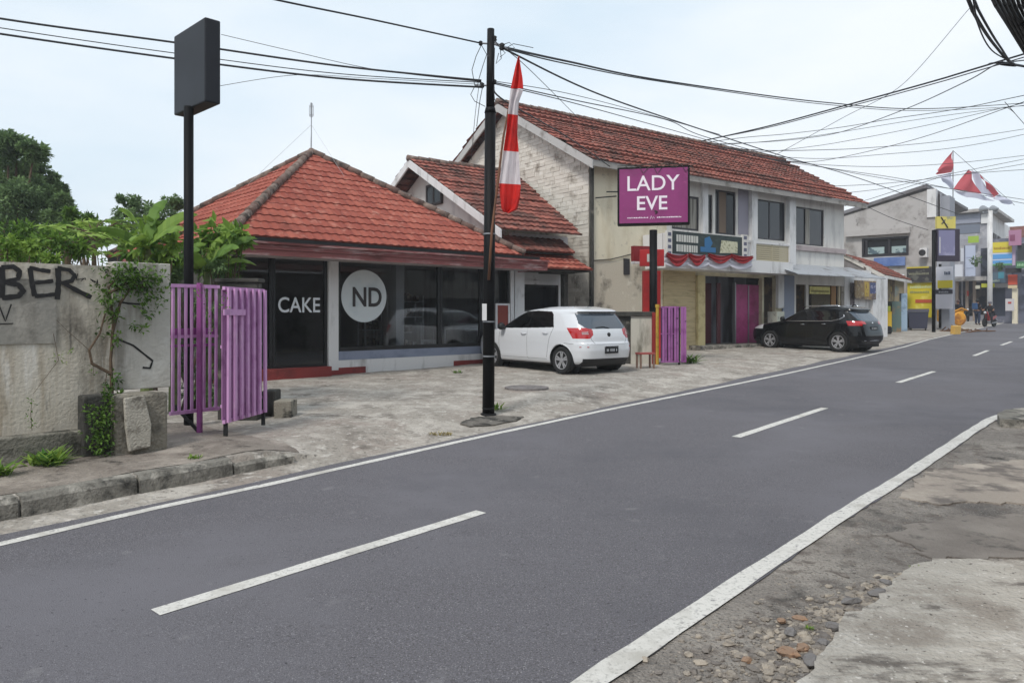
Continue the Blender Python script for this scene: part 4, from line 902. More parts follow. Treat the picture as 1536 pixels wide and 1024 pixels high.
# balcony
BY = -1.0; ba, bb = P2.x(998, BY), P2.x(1190, BY)
m = MB(); m.box(ba, bb, BY, -.16, P2.z(1160, 410, BY), P2.z(1160, 392, BY)); m.build('balcony_slab', M_white, b2)
zt_ = P2.z(1160, 364, BY); zs_ = P2.z(1160, 392, BY)
m = MB(); m.box(ba, bb, BY, BY+.1, zt_-.07, zt_); m.box(ba, P2.x(1126, BY), BY+.02, BY+.09, zs_+.002, zt_-.075); m.box(P2.x(1126.5, BY), P2.x(1134, BY), BY-.01, BY+.11, zs_+.002, zt_+.02); m.box(P2.x(1184, BY), bb, BY-.01, BY+.11, zs_+.002, zt_+.02); m.box(ba, ba+.1, BY+.12, -.05, zs_+.002, zt_-.002); m.build('balcony_parapet', M_white, b2)
m = MB(); xa_, xb_ = P2.x(1134.5, BY), P2.x(1183.5, BY); n = 8
for i in range(n): z = zs_+(zt_-.08-zs_)*(i+.5)/n; m.box(xa_, xb_, BY+.03, BY+.07, z-.035, z+.025)
m.box((xa_+xb_)/2-.02, (xa_+xb_)/2+.02, BY+.022, BY+.078, zs_, zt_-.08); m.build('balcony_lattice', mat('beige lattice', (176, 166, 140), .8), b2)
m = MB(); m.box(xa_, xb_, BY+.4, BY+.44, zs_, zt_-.1); m.build('lattice_backing', M_darkconc, b2)
# ground floor interior: pink shop panels, pilasters, step
m = MB(); m.box(P2.x(1053, .2), P2.x(1143, .2), .9, 1.0, -.5, zfl-.2); m.build('shopfront', mat('grey shopfront', (124, 126, 134), .7, [((66, 64, 72), (1.2, 1.2, .3), .48, .56, 2)]), b2)
m = MB(); m.box(P2.x(1103, .3), P2.x(1122, .3), .3, .36, -.3, P2.z(1120, 427, .3)); m.box(P2.x(1122.8, .3), P2.x(1143, .3), .3, .36, -.3, P2.z(1120, 427, .3)); m.build('magenta_door', mat('magenta door paint', (172, 62, 122), .6, [((140, 44, 96), 1.4, .5, .7, 5)]), b2)
m = MB(); m.box(P2.x(1103, .3)-.06, P2.x(1103, .3)-.004, .26, .38, -.3, P2.z(1120, 424, .3)); m.box(P2.x(1122.1, .3)-.02, P2.x(1122.1, .3)+.02, .27, .3, -.3, P2.z(1120, 428, .3)); m.build('door_frame', M_steel, b2)
m = MB(); m.box(P2.x(1055, .3), P2.x(1058, .3), .3, .36, -.3, zfl-.4); m.box(P2.x(1076, .5), P2.x(1081, .5), .5, .55, -.3, zfl-.5); m.box(P2.x(1060, .6), P2.x(1075, .6), .84, .88, -.0, zfl-.5); m.build('inner_frame', mat('maroon frame', (96, 44, 52), .7), b2)
m = MB(); m.box(P2.x(1050, -.5), P2.x(1192, -.5), -.5, .88, -.5, P2.z(1100, 517, -.5)); m.build('step', M_kerb, b2, bevel=.02)
m = MB(); m.box(P2.x(1163.5), P2.x(1172), -.12, -.002, P2.z(1168, 462), zfl-.15); m.build('white_pilaster', M_white, b2)
m = MB(); m.box(P2.x(1172.5), P2.x(1189.5), -.06, -.002, -.4, zfl-.15); m.build('grey_panel', mat('blue grey panel', (132, 140, 158), .7), b2)
o = P2.world(P2.x(1164, -.4), -.4, 0); m = MB(); m.box(-.22, .22, -.2, .2, 0, P2.z(1164, 467, -.4)); mm = single(m, 'cabinet', mat('pale cabinet', (176, 178, 166), .7, [((120, 120, 112), 5, .54, .66, 5)]), 'pale grey cabinet standing behind the bonnet of the black car', 'cabinet'); mm.location = o; mm.rotation_euler = (0, 0, .63)
# board on the balcony
sbd = P2.thing('shop_signboard', 'long dark green signboard with white, blue and cream panels on the balcony', 'sign')
sy = BY-.09; sx0, sx1, sz0, sz1 = P2.rect(1009, 1113, 351, 385, sy)
m = MB(); m.box(sx0, sx1, sy, sy+.06, sz0, sz1); m.build('board', mat('dark green board', (40, 52, 52), .7, [((58, 72, 70), 4, .5, .7, 5)]), sbd)
M_sgw = mat('faded white lettering', (196, 196, 190), .8); m = MB(); rg = random.Random(9); hgt = sz1-sz0; wd = sx1-sx0
for r in range(2):
    x = sx0+wd*.05
    while x < sx0+wd*.33:
        w = rg.uniform(.06, .12); m.box(x, x+w, sy-.006, sy-.001, sz0+hgt*(.56-.42*r), sz0+hgt*(.86-.42*r)); x += w+.03
m.build('lettering', M_sgw, sbd)
m = MB(); m.lathe([(hgt*.3, 0), (hgt*.3, .006)], o=(sx0+wd*.49, sy-.008, sz0+hgt*.62), axis='Y', n=5); m.box(sx0+wd*.38, sx0+wd*.6, sy-.007, sy-.001, sz0+hgt*.2, sz0+hgt*.42); m.build('blue_emblem', mat('blue sign paint', (46, 104, 150), .7), sbd)
m = MB(); m.poly([(sx0+wd*.66, sy-.004, sz0+hgt*.2), (sx0+wd*.93, sy-.004, sz0+hgt*.26), (sx0+wd*.93, sy-.004, sz0+hgt*.76), (sx0+wd*.685, sy-.004, sz0+hgt*.78)]); m.build('cream_panel', mat('cream sign panel', (196, 194, 168), .8, [((150, 150, 120), 12, .5, .6, 3)]), sbd)
for (pa, pb, lb) in ((1000, 1008, 'narrow pale vertical sign at the left end of the balcony board'), (1114, 1121, 'narrow grey vertical sign at the right end of the balcony board')):
    s_ = P2.thing('vertical_sign', lb, 'sign'); X0, X1, Z0, Z1 = P2.rect(pa, pb, 346 if pa == 1000 else 352, 384 if pa == 1000 else 388, sy-.02)
    m = MB(); m.box(X0, X1, sy-.03, sy+.05, Z0, Z1); m.build('panel', M_lav, s_); m = MB(); n = 4
    for i in range(n): z = Z0+(Z1-Z0)*(i+.2)/n; m.box(X0+.05, X1-.05, sy-.036, sy-.031, z, z+(Z1-Z0)/n*.55)
    m.build('lettering', mat('grey lettering', (96, 98, 116), .8), s_)
# red and white bunting along the balcony edge
bt = P2.thing('red_white_bunting', 'draped red and white bunting cloth hung below the balcony signboard', 'bunting'); yb_ = BY-.14
def swag(pa, pb, ztop_px, zbot_px, drop, mat_, name, yo=0):
    m = MB(); X0, X1 = P2.x(pa, yb_), P2.x(pb, yb_); zt0 = P2.z((pa+pb)/2, ztop_px, yb_); n, k = 18, 9; hh = P2.z((pa+pb)/2, ztop_px, yb_)-P2.z((pa+pb)/2, zbot_px, yb_)
    vs = []
    for i in range(n+1):
        f = i/n; sag = math.sin(math.pi*f)
        for j in range(k+1):
            g = j/k; z = zt0-drop*hh*sag*(1-g)*.35-hh*g*(.35+.65*sag if name == 'red_swag' else .75+.25*sag); y = yb_-yo-.03*math.sin(g*14+f*3)-.02*sag
            vs.append((X0+(X1-X0)*f, y, z))
    m.add(vs, [(i*(k+1)+j, i*(k+1)+j+1, (i+1)*(k+1)+j+1, (i+1)*(k+1)+j) for i in range(n) for j in range(k)]); m.build(name, mat_, bt, True)
M_redb = mat('bunting red', (164, 42, 48), .8, transl=.2); M_whb = mat('bunting white', (206, 204, 214), .85, transl=.2)
for a_, b_ in ((997, 1032), (1030, 1064), (1062, 1096), (1094, 1128)): swag(a_, b_, 381 + (a_-997)*.03, 402 + (a_-997)*.03, 0, M_whb, 'white_swag')
for a_, b_, c_ in ((998, 1030, 400), (1031, 1056, 398), (1060, 1095, 394), (1094, 1128, 393)): swag(a_, b_, 379 + (a_-997)*.03, c_ + (a_-997)*.03, .6, M_redb, 'red_swag', .05)
# red light boxes
rb = thing('red_lightbox', 'red box sign with a white mark projecting from the cream wall', 'sign', (*P2.world(P2.x(973), -1.0, 0).to_2d(), P2.zb), -.1, 'red box signs')
a_, b_ = W(960, 399, 21.2), W(996, 374, 21.2); cx_ = (a_.x+b_.x)/2; rb.location = (cx_, 21.2, P2.zb); w_ = (b_.x-a_.x)/2
M_rl = mat('red sign plastic', (176, 34, 36), .45, [((150, 26, 30), 3, .5, .7, 4)]); m = MB(); m.box(-w_, w_, 0, .16, a_.z-P2.zb, b_.z-P2.zb); m.build('box', M_rl, rb, bevel=.01)
m = MB(); m.box(-.14, .0, -.006, -.001, a_.z-P2.zb+.12, a_.z-P2.zb+.34); m.build('mark', M_sgw, rb)
a_, b_ = W(949, 392, 21.6), W(978, 369, 21.6); rb = thing('red_lightbox', 'darker red box sign half hidden behind the front red box sign', 'sign', ((a_.x+b_.x)/2, 21.6, P2.zb), .35, 'red box signs'); w_ = (b_.x-a_.x)/2
m = MB(); m.box(-w_, w_, 0, .16, a_.z-P2.zb, b_.z-P2.zb); m.build('box', mat('dark red plastic', (128, 26, 32), .5), rb); m = MB(); m.box(-w_, w_, .0, .16, a_.z-P2.zb-.07, a_.z-P2.zb-.004); m.build('white_rim', M_white, rb)
# red pillar behind the sign pole, grey conduit and electricity box on cream wall
a_, b_ = W(965, 470, 21.0), W(991, 406, 21.0); m = MB(); m.box(a_.x, b_.x, 21.0, 21.2, zg(a_.x, 21), b_.z); single(m, 'red_banner_panel', mat('red panel', (190, 34, 32), .6, [((160, 28, 30), 2, .5, .7, 4)]), 'tall red panel standing behind the purple sign pole', 'panel')
m = MB(); m.box(P2.x(935), P2.x(943), -.05, -.002, P2.z(939, 412), P2.z(939, 388)); m.build('meter_recess', M_dark, b2)
m = MB(); m.tube([(x0, -.03, P2.z(885, 391)), (P2.x(915), -.03, P2.z(915, 389)), (P2.x(960), -.03, P2.z(960, 378))], .015, 5); m.build('conduit', M_darkconc, b2)
m = MB(); m.box(x0+.1, P2.x(990), -.006, -.001, -.5, P2.z(930, 392)); m.build('stained_render', M_creamfoot, b2)
m = MB(); m.tube([(P2.x(893), -.02, P2.z(893, 297)), (P2.x(893), -.9, P2.z(893, 300))], .02, 6); m.tube([(P2.x(893), -.5, P2.z(893, 291)), (P2.x(926), -.5, P2.z(926, 291))], .02, 6); m.build('bracket', M_blackmat, b2)
# ------------------------------------------------------------------ low wall, LADY EVE sign, second purple gate, stool
a_, b_ = W(928, 548, 18.9), W(979, 467, 18.9); zc_ = W(950, 474, 18.9).z
lw = thing('low_wall', 'low concrete wall with a flat cap at the foot of the purple shop sign', 'wall', (a_.x, 18.9, zg(a_.x, 18.9)), .12); zb_ = lw.location.z; w_ = b_.x-a_.x
m = MB(); m.box(.32, w_, 0, .35, -.1, zc_-zb_-.002); m.build('wall_panel', mat('pale blotched wall', (192, 188, 176), .9, [((120, 116, 104), (3, 3, .8), .52, .7, 9), ((60, 60, 54), (2, 2, .6), .62, .76, 8)], (30, .008)), lw)
m = MB(); m.box(-.6, .318, .04, .33, -.1, zc_-zb_-.002); m.build('wall_end', M_darkconc, lw)
m = MB(); m.box(-.65, w_+.06, -.05, .42, zc_-zb_, b_.z-zb_-.005); m.build('cap', M_darkconc, lw, bevel=.01)
SY = 19.2; xp = (980-CX)/F*SY; ls = thing('shop_sign', 'purple sign reading LADY EVE in white on a black pole', 'sign', (xp, SY, zg(xp, SY)), math.atan2(-.25, .97)+.06); zb_ = ls.location.z
m = MB(); m.tube([(0, 0, -.1), (0, 0, W(980, 345, SY).z-zb_)], .1, 14); m.build('pole', M_black, ls, True)
z0_, z1_ = W(983, 338, SY).z-zb_, W(983, 251, SY).z-zb_; wS = 105/F*SY/2*1.01
m = MB(); m.box(-wS, wS, -.13, .13, z0_, z1_); m.build('sign_box', M_black, ls, bevel=.01)
m = MB(); m.box(-wS+.05, wS-.05, -.138, -.132, z0_+.05, z1_-.05); m.build('sign_face', mat('purple sign face', (134, 40, 106), .5, [((118, 34, 92), 1.2, .5, .7, 4), ((150, 60, 120), 7, .6, .74, 6)]), ls)
M_sl = mat('sign white letters', (232, 222, 230), .6); hS = z1_-z0_
text('LADY', hS*.365, M_sl, ls, (-.02, -.142, z0_+hS*.70), name='sign_lettering', sx=.98, bold=.003); text('EVE', hS*.335, M_sl, ls, (-.04, -.142, z0_+hS*.36), name='sign_lettering', bold=.006)
m = MB(); rg = random.Random(3); x = -wS*.72
while x < wS*.74:
    w = rg.uniform(.015, .035)
    if not -.14 < x < .08: m.box(x, x+w, -.142, -.139, z0_+hS*.115, z0_+hS*.115+rg.uniform(.02, .032))
    x += w+.012
m.build('fine_print', M_sl, ls)
m = MB(); m.tube([(-.08, -.142, z0_+.15), (-.05, -.142, z0_+.22), (-.02, -.142, z0_+.15), (.0, -.142, z0_+.2), (.03, -.142, z0_+.16)], .008, 4); m.build('curled_mark', M_sl, ls)
m = MB()
for k in range(5):
    x = -wS+.2+k*.35; m.tube([(x, -.16, z1_+.02), (x+.1, -.16, z1_-rg.uniform(.02, .2)), (x+.22, -.15, z1_-.04), (x+.35, -.15, z1_+.03)], .008, 4)
m.tube([(-wS, -.15, z1_+.03), (0, -.15, z1_+.05), (wS, -.15, z1_+.02)], .01, 4); m.tube([(0.05, -.15, z0_+.28), (.1, -.16, z0_+.33), (.03, -.16, z0_+.36)], .018, 4); m.build('dry_creeper', M_darkconc, ls)
# yellow pipe
p = W(986, 545, 18.8); m = MB(); m.tube([(0, 0, 0), (0, 0, 1.45)], .04, 8); m.tube([(0, 0, 1.45), (0, 0, 1.53)], .055, 8); mm = m.build('yellow_pipe', mat('yellow painted pipe', (186, 150, 52), .6, [((130, 100, 40), 5, .5, .7, 6)]), loc=(p.x, p.y, zg(p.x, p.y)-.03)); tag(mm, 'upright yellow pipe between the low wall and the purple gate bundle', 'pipe')
p = W(981, 545, 18.95); m = MB(); m.box(-.05, .05, -.04, .04, -.02, 1.3); mm = m.build('red_post', mat('red post', (140, 34, 34), .6), loc=(p.x, p.y, zg(p.x, p.y))); tag(mm, 'dark red post next to the upright yellow pipe', 'post')
p = G(968, 552, .1); st = thing('stool', 'small red topped wooden stool in front of the low wall', 'stool', (p.x, p.y, zg(p.x, p.y)), .3)
m = MB(); m.box(-.2, .2, -.13, .13, .33, .37); m.build('seat', mat('faded red seat', (156, 76, 72), .7), st)
for sx_ in (-1, 1):
    for sy_ in (-1, 1): m = MB(); m.obox((sx_*.17-.018, sy_*.1-.018, 0), (.036, 0, 0), (0, .036, 0), (0, 0, .329)); m.build('leg', mat('stool wood', (130, 104, 90), .8), st)
A = W(992, 548, 18.5); B = W(1029, 548, 18.6); g3 = thing('purple_gate', 'folded purple gate leaf standing open right of the yellow pipe', 'gate', (A.x, A.y, zg(A.x, A.y)), 0, 'purple gates'); zz = W(1010, 459, 18.5).z-g3.location.z; dd = Vector((B.x-A.x, B.y-A.y, 0)); dn = dd.normalized(); nn = Vector((-dn.y, dn.x, 0))
M_purch = mat('chipped purple paint', (158, 98, 156), .6, [((124, 62, 122), 3, .5, .68, 7), ((48, 30, 46), 7, .62, .68, 9)], (40, .003))
gate_panel(g3, (0, 0, 0), dd*.72, zz, .06, 6, 'slat_panel', w=.05, fold=-.05, midr=(.5,), matb=M_purch)
m = MB(); m.obox(nn*.045+Vector((0, 0, .07)), dd*.73, nn*.01, (0, 0, zz-.1)); m.build('backing_sheet', mat('dark plum sheet', (84, 44, 82), .8), g3)
gate_panel(g3, dd*.79, dd, zz-.01, .06, 3, 'slat_panel', w=.05, fold=-.02, midr=(.5,), matb=M_purch)
m = MB(); m.obox(dd*.73+nn*.03, dd*.05, nn*.06, (0, 0, zz-.02)); m.build('gate_post', M_blackmat, g3)

# ------------------------------------------------------------------ utility pole, hardware
pb_ = G(732.5, 621, .07); UP = thing('utility_pole', 'tall black steel utility pole at the road edge carrying many cables', 'utility pole', (pb_.x, pb_.y, zg(pb_.x, pb_.y)), 0)
UY = pb_.y; UX = pb_.x; ub = UP.location.z; zj = W(735, 165, UY).z-ub; zt = W(735, 44, UY).z-ub; lean_ = Vector((.035/5.5, 0, 1))
m = MB(); m.tube([lean_*-.1, lean_*zj*.995], [.088, .078], 20); m.tube([lean_*(zj*.99), lean_*(zj+.03)], [.086, .07], 20); m.build('lower_shaft', mat('black pole paint', (8, 8, 11), .6, [((30, 30, 34), (5, 5, 2), .62, .76, 8)], (60, .002), spec=.2), UP, True)
m = MB(); m.tube([lean_*(zj+.03), lean_*zt], [.062, .052], 16); m.build('upper_shaft', mat('worn black paint', (13, 13, 16), .6, spec=.2, layers=[((96, 96, 98), (4, 4, 7), .64, .7, 8)]), UP, True)
m = MB(); m.tube([lean_*-.06, lean_*.03], [.12, .115], 18); m.tube([lean_*.1, lean_*.115], [.094, .094], 18); m.build('base_collar', M_blackmat, UP)
m = MB()
for z in (.85, 1.35, 2.62): m.tube([lean_*z, lean_*(z+.02)], [.09, .09], 18)
m.build('steel_strap', M_steel, UP)
z = W(730, 470, UY).z-ub; m = MB(); m.box(-.085, -.02, -.125, -.09, z-.1, z+.14); m.build('white_tag', M_white, UP)
# insulators / clamps near the top
def ins(px, py, r, dy=0):
    w = W(px, py, UY)-Vector((UX, UY, ub)); m = MB(); m.lathe([(r*.5, -r*1.2), (r, -r*.7), (r*.7, 0), (r, r*.6), (r*.4, r*1.1)], o=(w.x, w.y+dy, w.z), n=12); m.build('insulator', M_blackmat, UP, True)
for px, py, r in ((721, 65, .03), (742, 58, .035), (742, 123, .03), (723, 128, .035), (753, 70, .045)): ins(px, py, r)
m = MB()
for (ax, ay), (bx, by) in (((721, 65), (735, 66)), ((735, 60), (742, 58)), ((735, 123), (742, 123)), ((723, 128), (735, 129)), ((735, 64), (756, 72)), ((712, 128), (725, 130)), ((738, 62), (762, 74))):
    a_, b_ = W(ax, ay, UY)-Vector((UX, UY, ub)), W(bx, by, UY)-Vector((UX, UY, ub)); m.tube([a_, b_], .014, 6)
m.build('bracket', M_steel, UP)
m = MB(); rg = random.Random(12)
loops = [[(722, 68), (714, 85), (708, 105), (712, 128)], [(722, 68), (730, 82), (724, 100), (718, 120), (716, 130)], [(712, 130), (706, 142), (712, 152), (728, 160)], [(742, 60), (750, 72), (752, 88), (744, 96), (748, 80)], [(745, 66), (758, 80), (750, 86)], [(740, 128), (742, 150), (752, 158), (760, 150)], [(742, 72), (741, 100), (739, 122)], [(724, 130), (720, 150), (715, 190)], [(752, 68), (764, 64), (772, 72), (760, 74)], [(760, 72), (770, 66), (800, 72)]]
for L_ in loops: m.tube([W(x, y, UY-.05)-Vector((UX, UY, ub)) for x, y in L_], .0055, 5)
m.build('jumper_cable', M_cable, UP)
# ------------------------------------------------------------------ tall red white banner on a bamboo pole
FY = UY-.12; f0 = W(736, 395, FY); fl = thing('banner_flag', 'tall narrow red and white striped banner tied to a bamboo pole', 'flag', (f0.x, f0.y, f0.z), 0); o_ = Vector(f0)
bl_ = lambda px, py, dy=0: W(px, py, FY+dy)-o_
m = MB(); m.tube([bl_(733, 420), bl_(738, 345), bl_(755, 205), bl_(778, 84)], [.02, .019, .015, .008], 8); m.build('bamboo_pole', M_bamboo, fl, True)
rowsF = [(85, 777, 779), (100, 773, 781), (118, 769, 784), (133, 766, 785), (152, 764, 778), (171, 762, 777), (200, 759, 776), (226, 755, 778), (250, 752, 779), (275, 749, 781), (295, 750, 780), (312, 752, 776), (318, 755, 764)]
def fx_(y):
    for (ya_, l0, r0), (yb__, l1, r1) in zip(rowsF, rowsF[1:]):
        if ya_ <= y <= yb__: t = (y-ya_)/(yb__-ya_); return l0+(l1-l0)*t, r0+(r1-r0)*t
    return rowsF[-1][1:]
bands = [(85, 133, 1), (133, 171, 0), (171, 226, 1), (226, 275, 0), (275, 318, 1)]
for ya_, yb__, red in bands:
    m = MB(); n, k = 16, 10; vs = []
    for i in range(n+1):
        y = ya_+(yb__-ya_)*i/n; l, r = fx_(y)
        for j in range(k+1):
            g = j/k; sh = (4*g if ya_ != 85 else 0); vs.append(bl_(l+(r-l)*g, y+sh*(1 if ya_ > 85 else 0)*(i/n if False else 1)*.5, .05*math.sin(g*9+y*.03)+.03*math.sin(g*17+y*.05)))
    m.add(vs, [(i*(k+1)+j, i*(k+1)+j+1, (i+1)*(k+1)+j+1, (i+1)*(k+1)+j) for i in range(n) for j in range(k)]); m.build('red_band' if red else 'white_band', M_red if red else M_wcloth, fl, True)
# ------------------------------------------------------------------ cables
def cable(pts, r, label, group='overhead cables', n=14):
    P = [W(*p) for p in pts]; Q = []
    if pts[-1][0] > 1538: P.append(P[-1]+(P[-1]-P[-2]).normalized()*14)      # runs on to the next pole outside the picture
    if pts[0][0] > 1400 and pts[0][1] < 0: P.insert(0, P[0]+(P[0]-P[1]).normalized()*9)
    for i in range(len(P)-1):     # Catmull-Rom through the points
        p0 = P[max(i-1, 0)]; p1, p2 = P[i], P[i+1]; p3 = P[min(i+2, len(P)-1)]
        for k in range(n):
            t = k/n; Q.append(.5*((2*p1)+(p2-p0)*t+(2*p0-5*p1+4*p2-p3)*t*t+(3*p1-p0-3*p2+p3)*t**3))
    Q.append(P[-1]); m = MB(); m.tube(Q, [max(r*1.1, .00036*q.y) for q in Q], 6); c = m.center(); return tag(m.build('overhead_cable', M_cable, loc=c, smooth=True), label, 'cable', group)
U = UY
cable([(-400, -40, 8.6), (0, 28, 9.8), (262, 64, 10.5), (500, 98, 10.9), (722, 121, U)], .013, 'topmost of the three black cables passing the black box sign at upper left')
cable([(-400, -22, 8.6), (0, 42, 9.8), (262, 80, 10.5), (500, 110, 10.9), (722, 124, U)], .006, 'thin cable between the two thick cables at the upper left')
cable([(-400, -10, 8.6), (0, 51, 9.8), (262, 88, 10.5), (500, 117, 10.9), (722, 131, U)], .013, 'thick black cable at the upper left, lowest of the three leading to the pole')
cable([(200, -50, 7), (405, -2, 8.2), (560, 30, 9.6), (721, 65, U)], .010, 'single cable falling from the top edge to the top of the utility pole')
cable([(332, 52, 14), (430, 75, 14), (560, 104, 13), (722, 123, U)], .005, 'faint thin wire rising from the black box sign above the thick cables')
cable([(330, 129, 20), (440, 113, 18), (560, 118, 15), (722, 127, U)], .004, 'faint thin wire under the thick cables left of the pole')
cable([(755, 71, U), (850, 92, 13), (1000, 122, 17), (1240, 154, 24), (1400, 163, 30), (1600, 150, 40)], .016, 'thick cable from the pole top to the far right, highest of the spans')
cable([(757, 73, U), (850, 96, 13), (1000, 124, 17), (1240, 157, 24), (1400, 166, 30), (1600, 155, 40)], .010, 'thin cable running just below the highest right hand span')
cable([(757, 74, U), (900, 142, 14), (1060, 197, 19), (1180, 236, 24), (1290, 268, 29), (1440, 322, 38)], .013, 'thick cable dropping from the pole top across the red roof of the two storey building')
cable([(742, 124, U), (860, 150, 13), (1000, 180, 17), (1060, 206, 19), (1200, 243, 25), (1340, 270, 30), (1540, 300, 40)], .008, 'thin cable from the pole middle passing over the ridge of the weathered roof')
cable([(742, 126, U), (850, 152, 13), (960, 182, 16), (1060, 210, 19), (1180, 246, 24)], .007, 'thin cable hugging the ridge of the weathered roof')
cable([(742, 122, U), (850, 140, 13), (960, 168, 16), (1080, 202, 20)], .005, 'faint wire above the ridge between the banner and the roof middle')
cable([(760, 75, U), (800, 110, 14), (872, 182, 21)], .006, 'thin wire dropping steeply from the pole to the left part of the weathered roof')
cable([(740, 130, U), (758, 152, 12), (850, 205, 16), (915, 250, 20)], .012, 'service cable falling behind the banner along the barge board to the eave')
cable([(718, 132, U), (712, 180, 13), (707, 240, 18)], .003, 'hair thin wire hanging left of the utility pole')
# spans between the right side poles and the left side, fanning in from the right edge
fan = [([(1052, 212, 20), (1150, 190, 18), (1262, 160, 16), (1400, 122, 14), (1560, 74, 12)], .020, 'thick cable rising from the roof to the knot of cables at the top right'),
       ([(1054, 211, 20), (1150, 192, 18), (1262, 163, 16), (1400, 126, 14), (1560, 79, 12)], .012, 'second cable of the thick pair rising to the top right knot'),
       ([(1062, 216, 20.5), (1130, 214, 24), (1195, 209, 25), (1262, 198, 23), (1360, 163, 19), (1450, 122, 15), (1500, 95, 13), (1560, 88, 12)], .013, 'cable rising from behind the roof end and crossing the thick pair'),
       ([(1058, 214, 20.5), (1120, 206, 23), (1180, 201, 25), (1262, 191, 24), (1340, 178, 22), (1440, 163, 20), (1600, 130, 17)], .013, 'nearly level cable crossing right above the flags, upper one'),
       ([(1066, 218, 20.5), (1130, 214, 24), (1200, 207, 26), (1262, 198, 25), (1400, 176, 23), (1600, 150, 20)], .008, 'thin cable just under the upper level cable on the right'),
       ([(1075, 221, 21), (1140, 228, 25), (1200, 222, 27), (1262, 213, 26), (1400, 186, 23), (1600, 140, 20)], .007, 'thin cable slanting up to the right edge, third from the roof'),
       ([(1120, 232, 24), (1200, 243, 27), (1262, 236, 26), (1380, 207, 23), (1510, 162, 20), (1600, 130, 17)], .012, 'cable slanting up to the small node at the right edge'),
       ([(1085, 222, 22), (1160, 226, 27), (1230, 225, 31), (1300, 222, 34), (1420, 211, 36), (1600, 184, 38)], .018, 'sagging cable pair member across the sky left of the right edge, upper'),
       ([(1130, 232, 26), (1230, 238, 31), (1320, 232, 34), (1450, 219, 36), (1600, 188, 38)], .010, 'sagging thin cable below the pair right of the roof end'),
       ([(1150, 238, 28), (1230, 247, 33), (1330, 250, 36), (1440, 244, 38), (1600, 226, 40)], .014, 'low sagging cable just above the tip of the small flag'),
       ([(1230, 280, 36), (1330, 275, 38), (1440, 262, 40), (1600, 235, 42)], .014, 'lowest sagging cable crossing in front of the triangular flags'),
       ([(1160, 240, 34), (1262, 255, 40), (1350, 268, 42), (1440, 286, 44), (1600, 318, 46)], .014, 'cable falling from the left to right behind the flags'),
       ([(1262, 290, 38), (1330, 282, 40), (1400, 266, 42), (1480, 250, 43), (1600, 226, 45)], .012, 'thin lower cable rising beside the gable peak of the grey building'),
       ([(1240, 316, 37), (1300, 300, 38), (1380, 275, 40), (1440, 262, 42), (1600, 250, 45)], .008, 'faint wire above the grey gable'),
       ([(1511, 161.5, 20), (1522, 170, 19.5), (1545, 196, 19)], .010, 'short drop wire hanging from the small node at the right edge'),
       ([(1290, 305, 33), (1340, 328, 34), (1392, 345, 36)], .014, 'service cable running down the side wall of the grey building'),
       ([(1150, 240, 50), (1262, 178, 50), (1350, 130, 48), (1455, 12, 30)], .004, 'faint hair thin wire at the upper right of the sky')]
for pts, r, lb in fan: cable(pts, r*.7, lb)
up_ = [([(1440, -30, 5.5), (1462, 22, 6.5), (1492, 68, 8), (1522, 97, 9.5), (1570, 106, 10)], .016, 'black cable hanging down from the top edge near the right corner, leftmost'),
       ([(1448, -30, 5.5), (1470, 20, 6.5), (1500, 70, 8), (1524, 98, 9.5), (1570, 103, 10)], .012, 'black cable twisted with the leftmost hanging cable at the top right'),
       ([(1455, -30, 5.5), (1466, 34, 6.5), (1488, 76, 8), (1520, 94, 9.5)], .007, 'thin cable sagging under the leftmost hanging cable at the top right')]
for pts, r, lb in up_: cable(pts, r*.9, lb)
for k in range(7):
    cable([(1470+9*k, -40, 4.5+.1*k), (1494+7*k, 8, 5.2+.1*k), (1516+6*k, 44, 6), (1545+4*k, 92, 7)], .013-.001*(k % 3), 'one black cable of the thick bundle cutting the top right corner', 'thick cable bundle')
# ------------------------------------------------------------------ cars
def itp(tab, z, c):
    if z <= tab[0][0]: return tab[0][c]
    for p, q in zip(tab, tab[1:]):
        if p[0] <= z <= q[0]: t = (z-p[0])/(q[0]-p[0]); return p[c]+(q[c]-p[c])*t
    return tab[-1][c]
def smooth_tab(tab, n=210):
    z0, z1 = tab[0][0], tab[-1][0]; out = []
    for i in range(n+1):
        z = z0+(z1-z0)*i/n; row = [z]
        for c in (1, 2, 3):
            acc = 0; ws = 0
            for d_, w_ in ((-.022, 1), (-.011, 2), (0, 3), (.011, 2), (.022, 1)):
                if z0 <= z+d_ <= z1: acc += w_*itp(tab, z+d_, c); ws += w_
            row.append(acc/ws)
        out.append(row)
    return out
def inpoly(x, z, P):
    c = False; j = len(P)-1
    for i in range(len(P)):
        if (P[i][1] > z) != (P[j][1] > z) and x < (P[j][0]-P[i][0])*(z-P[i][1])/(P[j][1]-P[i][1])+P[i][0]: c = not c
        j = i
    return c
